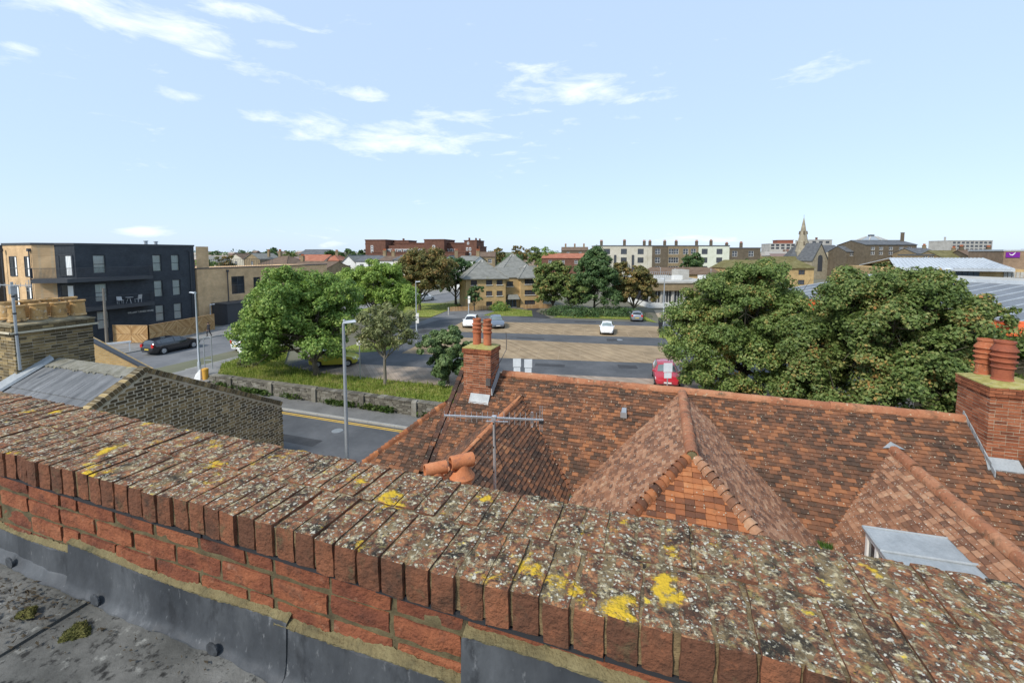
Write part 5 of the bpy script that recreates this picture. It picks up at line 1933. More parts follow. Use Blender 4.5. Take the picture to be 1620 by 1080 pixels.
for k in range(7):
    adwin(611 + k * 9.1, 618 + k * 9.1, 395, 399.5, 1.4)
for px, yy in ((588, 0), (687, 0)):
    for k in range(3):
        adwin(px, px + 4, 388 + k * 4, 391.6 + k * 4, yy)
for k, (a, c) in enumerate(((703.5, 706.5), (708.5, 714), (716, 719.5))):
    adwin(a, c, 393.5, 399.5, 4.9)
for px in (737, 741.5):
    for r_ in (391.5, 399):
        adwin(px, px + 3, r_, r_ + 5, 2)
adwin(738.5, 741.5, 383, 387, 2)
adwin(571, 577, 393, 399, 2.9)
for px, h in ((628, 376), (735, 375.5), (745.5, 376), (751.5, 377)):
    MB().box(adx(px), adx(px + 1.8), 8, 9.2, zat(385, 200), zat(h, 200)).build('roof_stack', m_brown, ad)

# --- terrace of tall houses behind the clump of trees
TG = 'tall terraced houses on the skyline'
defs = [  # px0, px1, wall, cols, frame, label
    (946, 1024, m_cream, (.18, .52, .86), m_dark, 'wide cream rendered terrace house at the left end of the tall row'),
    (1024.2, 1031, m_cream, (), m_dark, 'narrow cream stair bay between the cream and dark terrace houses'),
    (1031.2, 1056, m_stockdk, (.35,), m_ad_win, 'dark grey brick terrace house with white bay window'),
    (1056.2, 1073, m_stockfar, (.30, .75), m_ad_win, 'narrow light brown terrace house with wide white window'),
    (1073.2, 1104, m_stockfar, (.35, .75), m_ad_win, 'brown brick terrace house behind the round dark tree'),
    (1104.2, 1153, m_cream2, (.20, .68), m_dark, 'pale green rendered terrace house in the tall row'),
    (1153.2, 1202, m_stockdk, (.17, .70), m_ad_win, 'dark brick terrace house at the right end of the tall row'),
]
YT = 150
m_tallframe = plain('tall_window_frame', (.66, .66, .63), .5)
for px0, px1, mw_, cols, mf_, lab in defs:
    zt = zat(389.5 if px0 < 1150 else 393, YT)
    rows_ = [zt - .9 - 1.9 - k * 3.0 for k in range(3)]
    block('terrace_house', lab, 'house', px0, YT, px1, YT, 12, 0.8, zt, mw_, cols, [r_ - .8 for r_ in rows_], 2.1 if mw_ in (m_cream, m_cream2) else 1.8, 1.9, m_tallframe if mf_ is m_ad_win else m_frame_dark, 'flat', m_slate, group=TG, bars=(1, 1),
          chims=[(.12, .4, 1.7)] + ([(.6, .4, 1.9)] if px1 - px0 > 40 else []), mch=m_stockdk, mg=m_glass_far)
# pipes and bays on the cream end house
t = [o for o in bpy.data.objects if o.get('label', '').startswith('wide cream')][0]
Wc = place(946, YT, 1024, YT)[2]
for c in (.34, .70):
    MB().box(c * Wc - .35, c * Wc + .35, -.25, .0, 2, 9.2).build('recess_strip', m_frame_dark, t)
MB().box(.52 * Wc - 1.4, .52 * Wc + 1.4, -1.0, -.01, 2, 6.6).build('bay', m_cream, t)
for k in range(3):
    MB().box(.52 * Wc - 1.2 + k * .85, .52 * Wc - .5 + k * .85, -1.05, -1.0, 4.4, 6.2).build('bay_window', m_glass_far, t)

# --- rows of small houses with hip roofs
def hip_row(label, px0, px1, Y, ye, ybase, n, mw_, mr_, rh, D=9):
    (u, v), rz, W = place(px0, Y, px1, Y)
    t = thing('hip_roofed_row', label, 'houses', (u, v, .8), rz, 'low brick rows with hip roofs')
    H = zat(ye, Y) - .8
    w = W / n
    hs_ = []
    for i in range(n):
        hs_ += [(i * w + w * .28, i * w + w * .58, H - 1.7, H - .5), (i * w + w * .28, i * w + w * .58, H - 4.2, H - 3.0)]
    b = MB()
    facade(b, W, H, hs_, depth=.12)
    b.poly([(0, 0, 0), (0, 0, H), (0, D, H), (0, D, 0)])
    b.poly([(W, 0, 0), (W, D, 0), (W, D, H), (W, 0, H)])
    b.build('wall', mw_, t)
    for h in hs_:
        window(t, *h, .06, m_flatframe, m_glass_far, (1, 0), t=.1)
    for i in range(n):
        b = MB()
        e = [(i * w - .35, -.5, H), ((i + 1) * w + .35, -.5, H), ((i + 1) * w + .35, D * .55, H), (i * w - .35, D * .55, H)]
        p = ((i + .5) * w, D * .26, H + rh * (1 - .06 * (i % 2)))
        for q in range(4):
            b.poly([e[q], e[(q + 1) % 4], p])
        b.poly(e[::-1])
        b.build('roof', mr_, t)
    b = MB()
    b.hexa([(-.3, D * .3, H - .02), (W + .3, D * .3, H - .02), (W + .3, D, H - .02), (-.3, D, H - .02), (1.5, D * .55, H + rh * .9), (W - 1.5, D * .55, H + rh * .9), (W - 1.5, D * .6, H + rh * .9), (1.5, D * .6, H + rh * .9)])
    b.build('long_roof', mr_, t)
    return t


hip_row('low golden brick row with dark pointed roofs below the tall terrace', 1031, 1142, 112, 434, 448, 5, m_tan2, m_brownroof, 1.9)
hip_row('low golden brick row with mossy hip roofs in front of the church', 1152, 1288, 108, 424, 442, 4, m_tan2, m_mossroof, 2.2)

# --- low concrete library style building with strip windows
(u, v), rz, W = place(1028, 76.5, 1122, 77.5)
lo = thing('low_concrete_building', 'low flat roofed building with brown fascia, strip windows and white plinth', 'building', (u, v, .85), rz)
W += 2
MB().box(0, W, 0, 22, 0, .95).build('plinth', m_whitewall, lo)
MB().box(0, W, -.6, 22, 3.15, 4.45).build('fascia', m_stockfar, lo)
MB().box(-.2, W + .2, -.8, 22.2, 4.452, 4.75).build('roof_deck', m_concrete, lo)
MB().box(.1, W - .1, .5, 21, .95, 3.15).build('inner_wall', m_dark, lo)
for i in range(7):
    x = i * (W / 6.2)
    if x < W:
        MB().box(x, x + .35, -.05, .3, .951, 3.149).build('column', m_concrete, lo)
for i in range(24):
    x = .5 + i * W / 25
    f = MB().box(x, x + .06, .12, .2, .96, 3.14).build('mullion', m_whitewall, lo)
for i in range(6):
    x = .36 + i * (W / 6.2)
    if x + W / 6.2 < W + 1:
        MB().box(x, min(W, x + W / 6.2 - .4), .2, .23, .98, 3.12).build('pane', m_glass, lo)
MB().box(W * .64, W * .80, 6, 9, 4.76, 6.6).build('plant_room', m_concrete, lo)
for x in (.08, .5, .9):
    MB().box(W * x, W * x + 1.6, 4, 5.2, 4.76, 5.6).build('roof_unit', m_whitewall, lo)
b = MB()
for k in range(30):
    b.bar((k * W / 30, 12, 4.75), (k * W / 30, 12, 5.9), .05)
b.bar((0, 12, 5.9), (W, 12, 5.9), .06)
b.build('roof_railing', m_galv, lo)

# --- church
m_flint = pmat('ragstone', [(.20, .17, .12), (.29, .255, .18), (.37, .33, .25)], scale=1.2, rough=.95, bump=.5, bscale=5)
(u, v), rz, W = place(1276, 168, 1350, 172)
ch = thing('church', 'stone church with grey slate nave roof beside its spire', 'church', (u, v, .8), rz)
H = zat(412, 170) - .8
MB().box(0, W, 0, 13, 0, H).build('nave_wall', m_flint, ch)
rt = zat(387, 170) - .8
b = MB()
q0 = [(-.2, -.5, H), (W + 3.2, -.5, H), (W - 2.6, 6.5, rt), (.6, 6.5, rt)]
b.poly(q0)
b.poly([(W + 3.2, -.5, H), (W + 3.2, 13.5, H), (W - 2.6, 6.5, rt)])
b.poly([(W + 3.2, 13.5, H), (-.2, 13.5, H), (.6, 6.5, rt), (W - 2.6, 6.5, rt)])
b.poly([(-.2, 13.5, H), (-.2, -.5, H), (.6, 6.5, rt)])
b.build('nave_roof', m_slate, ch)
# gabled transept towards us
b = MB()
tw = 7.0
for y in (-4.5,):
    b.poly([(-2.2, y, 0), (tw - 2.2, y, 0), (tw - 2.2, y, H), (tw / 2 - 2.2, y, rt + .3), (-2.2, y, H)])
b.poly([(-2.2, -4.5, 0), (-2.2, -4.5, H), (-2.2, 4, H), (-2.2, 4, 0)])
b.poly([(tw - 2.2, -4.5, 0), (tw - 2.2, 4, 0), (tw - 2.2, 4, H), (tw - 2.2, -4.5, H)])
b.build('transept', m_flint, ch)
b = MB()
for s in (0, 1):
    x0, x1 = (-2.5, tw / 2 - 2.2) if s == 0 else (tw - 1.9, tw / 2 - 2.2)
    q = [(x0, -4.8, H - .2), (x1, -4.8, rt + .35), (x1, 6.4, rt + .35), (x0, 6.4, H - .2)]
    b.hexa(q + [(x, y, z + .25) for x, y, z in q])
b.build('transept_roof', m_slate, ch)
b = MB().box(tw / 2 - 3.2, tw / 2 - 1.2, -4.62, -4.4, 3, H + 1.2)
b.lathe([(1.0, 0), (1.0, .2)], 16)
b.v[-32:] = [(tw / 2 - 2.2 + x, -4.5 - z * .6 + .05, H + 1.2 + y) for x, y, z in b.v[-32:]]
b.build('window', m_frame_dark, ch)
for i in range(3):
    x = 4.5 + i * 4.6
    b = MB().box(x, x + 2.8, -1.2, 1.5, 0, H + .8)
    b.poly([(x - .2, -1.25, H + .8), (x + 3, -1.25, H + .8), (x + 1.4, -1.25, H + 3.2)])
    b.poly([(x - .2, -1.25, H + .8), (x + 1.4, -1.25, H + 3.2), (x + 1.4, 3, H + 3.2), (x - .2, 3, H + .8)])
    b.poly([(x + 3, -1.25, H + .8), (x + 3, 3, H + .8), (x + 1.4, 3, H + 3.2), (x + 1.4, -1.25, H + 3.2)])
    b.build('gabled_bay', m_flint, ch)
MB().hexa([(-20, -1, H - 2.5), (-1.8, -1, H - 2.5), (-1.8, 9, H - 2.5), (-20, 9, H - 2.5), (-18.5, 3.6, H + 1.6), (-1.8, 3.6, H + 1.6), (-1.8, 4.4, H + 1.6), (-18.5, 4.4, H + 1.6)]).build('hall_roof', m_mossroof, ch)
MB().box(-19.5, -2.25, -.5, 8.5, 0, H - 2.52).build('hall_wall', m_flint, ch)
sp_u, sp_v = cxy(1268, 172)
sp = thing('church_spire', 'tall tapering stone church spire on the skyline', 'spire', (sp_u, sp_v, .8))
zb, ztop = zat(398, 172) - .8, zat(343.5, 172) - .8
MB().box(-2.3, 2.3, -2.3, 2.3, 0, zb).build('tower', m_flint, sp)
b = MB().lathe([(2.55, zb), (2.2, zb + 1.6), (.05, ztop)], 8)
b.build('steeple', m_flint, sp)
for k in range(4):
    a = k * math.pi / 2 + R(22.5) * 0
    for zz, rr in ((zb + 2.6, 1.95), (zb + 6.8, 1.3)):
        x, y = rr * math.cos(a), rr * math.sin(a)
        MB().bar((x * 1.0, y * 1.0, zz), (x * .86, y * .86, zz + 1.3), .55, .5).build('lucarne', m_stockdk, sp)
MB().tube([(0, 0, ztop - .1), (0, 0, ztop + .9)], .05, 6).build('finial', m_frame_dark, sp)

# --- skyline buildings to the right of the spire
block('office_block', 'grey office block with brown rooftop storey left of the spire', 'office', 1216, 265, 1258, 262, 14, 0, zat(386, 263), m_concrete, (.12, .3, .5, .7, .88), (zat(389.5, 263), zat(394, 263)), 1.9, 1.2, m_frame_dark, 'flat', m_concrete, bars=(0, 0))
(u, v), rz, W = place(1228, 268, 1253, 266)
tag(MB().box(0, W, 0, 8, zat(387, 265), zat(380, 265)).box(-.3, W + .3, -.3, 8.3, zat(380, 265), zat(379.4, 265)).build('rooftop_storey', plain('rust_brown_cladding', (.22, .08, .05), .8)), 'rust brown plant storey on top of the office block by the spire', 'plant room').location = (u, v, 0)
bpy.data.objects['rooftop_storey'].rotation_euler = (0, 0, rz)
block('tower_block', 'grey building with brown stair block behind the church roof', 'building', 1279, 235, 1314, 235, 12, 0, zat(380, 235), m_concrete, (.2, .5, .8), (zat(385, 235),), 2, 1.2, m_frame_dark, 'flat', m_concrete, chims=[(.5, .3, 1.5)], mch=m_brown, pots=False)
# glazed lantern roof
(u, v), rz, W = place(1350, 200, 1400, 200)
la = thing('lantern_building', 'building with low octagonal glazed lantern roof on the skyline', 'building', (u + W / 2 * math.cos(rz), v + W / 2 * math.sin(rz), .8), rz)
zb, zt2 = zat(386, 200) - .8, zat(374.5, 200) - .8
MB().lathe([(W * .50, 0), (W * .50, zb)], 8).build('wall', m_stockfar, la)
MB().lathe([(W * .52, zb + .01), (W * .52, zb + .6), (W * .14, zt2), (W * .10, zt2 + .2)], 8).build('glazed_roof', plain('grey_glazing', (.30, .34, .36), .3, .2), la)
MB().lathe([(W * .08, zt2 + .2), (W * .08, zt2 + .9), (.1, zt2 + 1.0)], 8).build('finial', m_frame_dark, la)
b = MB()
for k in range(8):
    a = k * math.pi / 4
    b.bar((W * .53 * math.cos(a), W * .53 * math.sin(a), zb + .65), (W * .14 * math.cos(a), W * .14 * math.sin(a), zt2 + .06), .4)
b.build('glazing_ribs', m_concrete, la)
block('brick_hospital', 'tall dark stock brick building with white sash windows and corner chimney', 'building', 1367, 150, 1448, 150, 13, .8, zat(387, 150), m_stockdk, (.15, .31, .50, .70, .86), (zat(403, 150) - .8, zat(395.5, 150) - .8), 1.4, 1.15, m_tallframe, 'gable_side', m_slate, 1.6, chims=[(.97, .4, 4.3)], mch=m_stockdk, pots=False, bars=(1, 1))
block('slate_house', 'small slate roofed building between church and dark brick building', 'house', 1338, 155, 1367, 155, 9, .8, zat(398, 155), m_stockdk, (.3, .72), (zat(405, 155) - .8,), 1.6, 1.3, m_tallframe, 'gable_side', m_slate, 2.0)
block('slate_house', 'brown house with slate roof right of the tall dark brick building', 'house', 1449, 140, 1484, 140, 9, .8, zat(401, 140), m_stockfar, (.25, .6), (zat(407, 140) - .8,), 1.2, 1.2, m_tallframe, 'gable_side', m_slate, 1.7, chims=[(.9, .5, 2.6)])
block('long_brick_house', 'brown brick range with four white windows near the mossy roof', 'house', 1458, 128, 1496, 128, 8, .8, zat(404, 128), m_stockfar, (.14, .38, .62, .86), (zat(409.5, 128) - .8,), 1.3, .8, m_tallframe, 'flat', m_slate)
block('mossy_roof_house', 'house with broad yellow brown mossy roof on the right skyline', 'house', 1493, 125, 1538, 125, 10, .8, zat(409, 125), m_stockfar, (.5,), (2,), 1.2, 1.2, m_tallframe, 'gable_side', m_mossroof, 2.2, chims=[(.92, .5, 3.0)])
block('dark_roof_house', 'house with long dark roof and chimneys under the far office block', 'house', 1534, 122, 1590, 120, 10, .8, zat(406, 121), m_stockdk, (.7,), (zat(411, 121) - .8,), 1.2, 1.2, m_tallframe, 'gable_side', m_brownroof, 1.8, chims=[(.1, .5, 2.8), (.9, .5, 2.6)])
block('far_office', 'pale grey office block with many windows on the far right skyline', 'office', 1503, 285, 1567, 285, 16, 0, zat(381, 285), m_concrete, [.06 + .11 * k for k in range(9)], (zat(385.5, 285), zat(391, 285), zat(396.5, 285)), 2.0, 1.3, m_frame_dark, 'flat', m_concrete, chims=[(.06, .4, 2.6)], mch=m_concrete, pots=False, bars=(0, 0))
# brick block with the purple hotel sign
pb = block('hotel_block', 'brown brick block with purple square sign at the right edge', 'hotel', 1586, 92, 1680, 88, 16, .8, zat(397, 90), brick_mat('hotel_brick', (.22, .14, .085), (.29, .19, .115), (.25, .19, .14)), (), (), 1, 1, m_tallframe, 'flat', m_palemetal)
Wp = place(1586, 92, 1680, 88)[2]
sx = Wp * (1600 - 1586) / 94
so = MB().box(sx - 1.0, sx + 1.1, -.15, -.02, zat(407.5, 91) - .8, zat(399, 91) - .8).build('hotel_sign', plain('purple_sign', (.16, .01, .24), .4), pb)
b = MB()
zc_ = zat(403.2, 91) - .8
b.tube([(sx - .55 + .62 * t, -.18, zc_ + .28 - .42 * math.sin(t * 2.2) + .1 * t) for t in np.linspace(0, 1.6, 9)], [.03, .06, .09, .1, .1, .09, .08, .05, .02], 6)
b.tube([(sx + .25, -.18, zc_ + .25), (sx + .32, -.18, zc_ + .31)], [.07, .03], 6)
b.build('sign_mark', m_white_paint, so)

# --- long hall with pale metal roof
(u, v), rz, W = place(1392, 62, 1625, 56)
W = W * 1.0
ha = thing('metal_roof_hall', 'long hall with pale ribbed metal roof and dark glazed bay', 'hall', (u, v, .8), rz)
zw, zr2, zl = zat(425, 59) - .8, zat(409.5, 62) - .8, zat(441, 59) - .8
MB().box(0, W, .3, 14, 0, zw).build('wall', m_tan2, ha)
q = [(W * .10, -.5, zw), (W * .91, -.5, zw), (W * .865, 5.0, zr2), (W * .17, 5.0, zr2)]
b = MB().hexa(q + [(x, y, z + .12) for x, y, z in q])
q = [(W * .17, 5.0, zr2), (W * .865, 5.0, zr2), (W * .91, 14, zw), (W * .10, 14, zw)]
b.hexa(q + [(x, y, z + .12) for x, y, z in q])
b.poly([(W * .91, -.5, zw), (W * .91, 14, zw), (W * .865, 5, zr2 + .1)])
ro = b.build('roof', m_palemetal, ha)
for k in range(26):
    x0, x1 = W * (.115 + .031 * k), W * (.18 + .0272 * k)
    MB().bar((x0, -.5, zw + .15), (x1, 5, zr2 + .15), .07, .08).build('seam', m_palemetal, ro)
MB().box(W * .10, W * .91, -.56, -.44, zw - .3, zw - .02).build('fascia', m_palemetal, ha)
g_ = MB().box(W * .47, W * .705, .16, .298, zl + .1, zw - .12).build('glazed_bay', m_frame_dark, ha)
for k in range(6):
    for r_ in range(2):
        MB().box(W * (.475 + .0385 * k), W * (.508 + .0385 * k), .10, .158, zl + .2 + r_ * (zw - zl - .4) / 2, zl + .1 + (r_ + 1) * (zw - zl - .4) / 2).build('pane', glass_mat('blue_glass', (.05, .075, .10)) if k + r_ == 0 else bpy.data.materials['blue_glass'], g_)
for k in range(7):
    MB().box(W * (.865 + .026 * k), W * (.886 + .026 * k), .2, .29, zw - 1.1, zw - .35).build('high_window', m_concrete, ha)

# --- big store with grey standing seam roof and orange fascia
E0, E1 = Vector((12.0, 62.4, 0)), Vector((26.4, 40.9, 0))
ed = (E1 - E0).normalized()
pd = Vector((-ed.y, ed.x, 0))
st = thing('store', 'large store with grey standing seam metal roof and orange fascia', 'store', (E0.x, E0.y, .85), math.atan2(ed.y, ed.x))
SL = (E1 - E0).length
# local: x along the eave towards us, y up the roof slope
b = MB().hexa([(0, 0, 4.55), (SL, 0, 4.55), (SL, 17, 6.5), (0, 17, 6.5), (0, 0, 4.67), (SL, 0, 4.67), (SL, 17, 6.62), (0, 17, 6.62)])
ro = b.build('roof', m_greymetal, st)
for k in range(18):
    x = .2 + k * SL / 17.4
    MB().bar((x, -.05, 4.70), (x, 17, 6.66), .07, .10).build('standing_seam', m_palemetal, ro)
MB().box(SL - .05, SL + .35, -.2, 17, 4.3, 4.5).build('verge_edge', m_palemetal, st)
MB().hexa([(SL, -.3, 4.5), (SL + .5, -.3, 4.5), (SL + .5, 17.4, 6.45), (SL, 17.4, 6.45), (SL, -.3, 4.85), (SL + .5, -.3, 4.85), (SL + .5, 17.4, 6.85), (SL, 17.4, 6.85)]).build('verge_capping', m_palemetal, st)
MB().box(0, SL, -.5, -.05, 3.2, 4.66).build('fascia', m_orange, st)
MB().box(.1, SL - .1, .1, 17, 0, 3.2).build('wall', m_tan2, st)
for k in range(6):
    MB().box(1.2 + k * 4.2, 4.4 + k * 4.2, .0, .09, .3, 3.0).build('shop_window', m_glass, st)
MB().box(0, SL, 17.01, 26, 0, 6.9).build('flat_roof_part', m_concrete, st)
MB().box(-.1, SL + .4, 16.9, 17.4, 6.45, 6.95).build('ridge_capping', m_palemetal, st)
for x in (8, 17):
    MB().lathe([(.18, 6.9), (.18, 7.8), (.55, 7.85), (.5, 8.0), (.1, 8.15)], 12, (x, 20, 0)).build('roof_cowl', m_palemetal, st)

# --- yellow brick building with orange tiled coping behind the right chimney
(u, v), rz, W = place(1573, 22, 1760, 21)
ob = thing('coped_brick_building', 'yellow brick wall with orange tiled coping behind the right chimney', 'building', (u, v, 0), rz)
zt = zat(527, 22)
MB().box(0, W, 0, 5, 0, zt).build('wall', brick_mat('yellow_wall_brick', (.33, .25, .13), (.42, .33, .19), (.36, .3, .2)), ob)
q = [(-.15, -.35, zt - .05), (W, -.35, zt - .05), (W, .55, zt + .55), (.1, .55, zt + .55)]
o = MB().hexa(q + [(x, y, z + .05) for x, y, z in q]).build('tiled_coping', m_orange, ob)
for k in range(5):
    y = -.35 + k * .18
    z = zt + .005 + (y + .35) * .667
    MB().box(-.1, W, y, y + .03, z, z + .035).build('tile_course', m_orange, o)
b = MB().box(.9, 1.15, -.1, .1, zt + .62, zt + .82).build('flood_light', m_frame_dark, ob)

# --- tan gable wall beyond the grey roof
tgw = thing('tan_outbuilding', 'tan brick outbuilding with sloping dark coping behind the grey sheeted roof', 'outbuilding', (-21.5, 11.6, 0), world_parts=True)
b = MB()
P = [(-23.9, 10.9, 0), (-20.6, 12.0, 0), (-20.6, 12.0, 5.72), (-23.9, 10.9, 7.6)]
Q = [(x - .10, y + .25, z) for x, y, z in P]
b.poly(P); b.poly(Q[::-1])
for i in range(4):
    b.poly([P[i], Q[i], Q[(i + 1) % 4], P[(i + 1) % 4]])
b.build('wall', m_tan2, tgw)
MB().bar((-23.9, 10.88, 7.63), (-20.5, 12.0, 5.70), .22, .07).build('coping', m_frame_dark, tgw)
# ------------------------------------------------------------------ houses behind the trees on the left and in the middle
FG = 'far houses on the left skyline'
for (px0, Y0, px1, Y1, ytop, yridge, mw_, mr_, roof, cols, chims, lab) in (
        (311, 150, 342, 150, 414, 406, m_cream, m_slate_grey, 'gable_side', (.3, .7), (), 'cream house with grey roof just right of the black flats'),
        (361, 165, 386, 163, 410, 401.5, m_cream, m_brownroof, 'gable_front', (.5,), (), 'cream gable fronted house behind the flat roof railings'),
        (386.5, 163, 412, 160, 410, 401, m_stockfar, m_slate_grey, 'gable_front', (.5,), ((.9, .5, 3.0),), 'brown gabled house next to the cream gable'),
        (411, 130, 454, 126, 418, 405, m_cream, m_brownroof, 'hip', (.25, .7), ((.3, .5, 5.2),), 'cream house with dark brown hipped roof and chimney'),
        (455, 112, 516, 108, 424.5, 414.5, m_stockfar, m_brownroof, 'gable_side', (.2, .8), ((.05, .5, 3.4),), 'house with long dark brown roof above the green trees'),
        (470, 150, 512, 148, 413, 403.5, m_cream, m_redroof, 'gable_side', (.3, .7), (), 'house with long orange red roof behind the dark roof'),
        (474, 190, 514, 188, 402.5, 395, m_stockfar, m_slate, 'gable_side', (.3, .7), (), 'tall house with blue slate roof on the left skyline'),
        (514.5, 150, 536, 150, 412, 404, m_stockfar, m_redroof, 'hip', (.5,), ((.5, .5, 4.2),), 'small red roofed house left of the grey gables'),
        (541, 120, 562, 119, 415, 404.5, m_whitewall, m_slate_grey, 'gable_front', (.5,), (), 'white gable ended house with grey roof left of the art deco block'),
        (562.5, 119, 596, 117, 413, 405, m_whitewall, m_slate, 'gable_side', (.3, .7), ((.95, .5, 3.0),), 'white house with dark slate roof below the art deco block'),
        (598, 116, 622, 115, 412, 406, m_whitewall, m_brownroof, 'gable_side', (.3, .7), ((.5, .5, 2.6),), 'white terrace house with brown roof left of the dark tree'),
        (622.5, 115, 648, 114, 411, 405.5, m_cream, m_slate, 'gable_side', (.3, .7), ((.9, .5, 2.5),), 'cream terrace house with slate roof beside the dark tree'),
        (700, 118, 722, 118, 411, 405, m_whitewall, m_slate, 'gable_front', (.5,), ((.85, .5, 2.5),), 'white house with slate gable above the dark tree'),
        (722.5, 113, 752, 112, 412, 406, m_whitewall, m_slate_grey, 'gable_side', (.25, .7), ((.9, .5, 2.8),), 'white house standing left of the pyramid roofed flats'),
        (757, 150, 783, 150, 406, 399, m_stockfar, m_brownroof, 'gable_side', (.3, .7), (), 'brown house right of the art deco block behind the flats'),
        (857, 165, 925, 160, 408, 401.5, m_brown, m_redroof, 'gable_side', (.2, .5, .8), (), 'long red brown brick range above the clump of trees'),
        (888, 230, 930, 228, 396, 391, m_stockdk, m_brownroof, 'gable_side', (.25, .7), ((.15, .5, 4), (.5, .5, 4), (.85, .5, 4)), 'far dark terrace with many chimneys behind the red brown range')):
    Yc = (Y0 + Y1) / 2
    z1 = zat(ytop, Yc)
    rh = max(1.0, zat(yridge, Yc) - z1)
    block('far_house', lab, 'house', px0, Y0, px1, Y1, 9, .6, z1, mw_, cols, (max(.8, z1 - .6 - 2.2),), 1.3, 1.4, m_tallframe, roof, mr_, rh, FG if px0 < 700 else 'far houses behind the flats and trees', chims=[(a, d, min(c, rh + 1.4)) for a, d, c in chims], mch=m_stockfar)

# low rise of ground with distant woods and roofs along the left and middle horizon
b = MB()
n = 80
for i in range(n + 1):
    px = -900 + i * 45
    for Y, zz in ((520, .3), (700, 9.5 + 2.5 * math.sin(i * .6) + 1.5 * math.sin(i * 1.7)), (1200, 12.5)):
        b.v.append((*cxy(px, Y), zz if Y == 520 else zz))
for i in range(n):
    for j in range(2):
        b.f.append((i * 3 + j, i * 3 + 3 + j, i * 3 + 4 + j, i * 3 + 1 + j))
b.build('hills', pmat('distant_fields', [(.075, .085, .035), (.12, .125, .06), (.17, .15, .09)], scale=.01, bump=0), None, kind='structure')


# ------------------------------------------------------------------ trees
def leaf_quads(c, nrm, size, r):
    k = len(c)
    a = r.normal(size=(k, 3))
    nrm = nrm + r.normal(0, .55, (k, 3))
    nrm /= np.linalg.norm(nrm, axis=1)[:, None] + 1e-9
    t = np.cross(nrm, a)
    t /= np.linalg.norm(t, axis=1)[:, None] + 1e-9
    s = np.cross(nrm, t)
    L = (size * r.uniform(.45, 1.4, k))[:, None]
    w = L * .36
    droop = nrm * L * .12
    return np.stack([c - t * L * .5 - droop, c + s * w, c + t * L * .5 - droop, c - s * w], 1)


def quads_mesh(name, v, m):
    k = len(v)
    me = bpy.data.meshes.new(name)
    me.vertices.add(k * 4)
    me.vertices.foreach_set('co', v.astype(np.float32).ravel())
    me.loops.add(k * 4)
    me.loops.foreach_set('vertex_index', np.arange(k * 4, dtype=np.int32))
    me.polygons.add(k)
    me.polygons.foreach_set('loop_start', np.arange(0, k * 4, 4, dtype=np.int32))
    me.materials.append(m)
    me.update()
    me.validate()
    return me


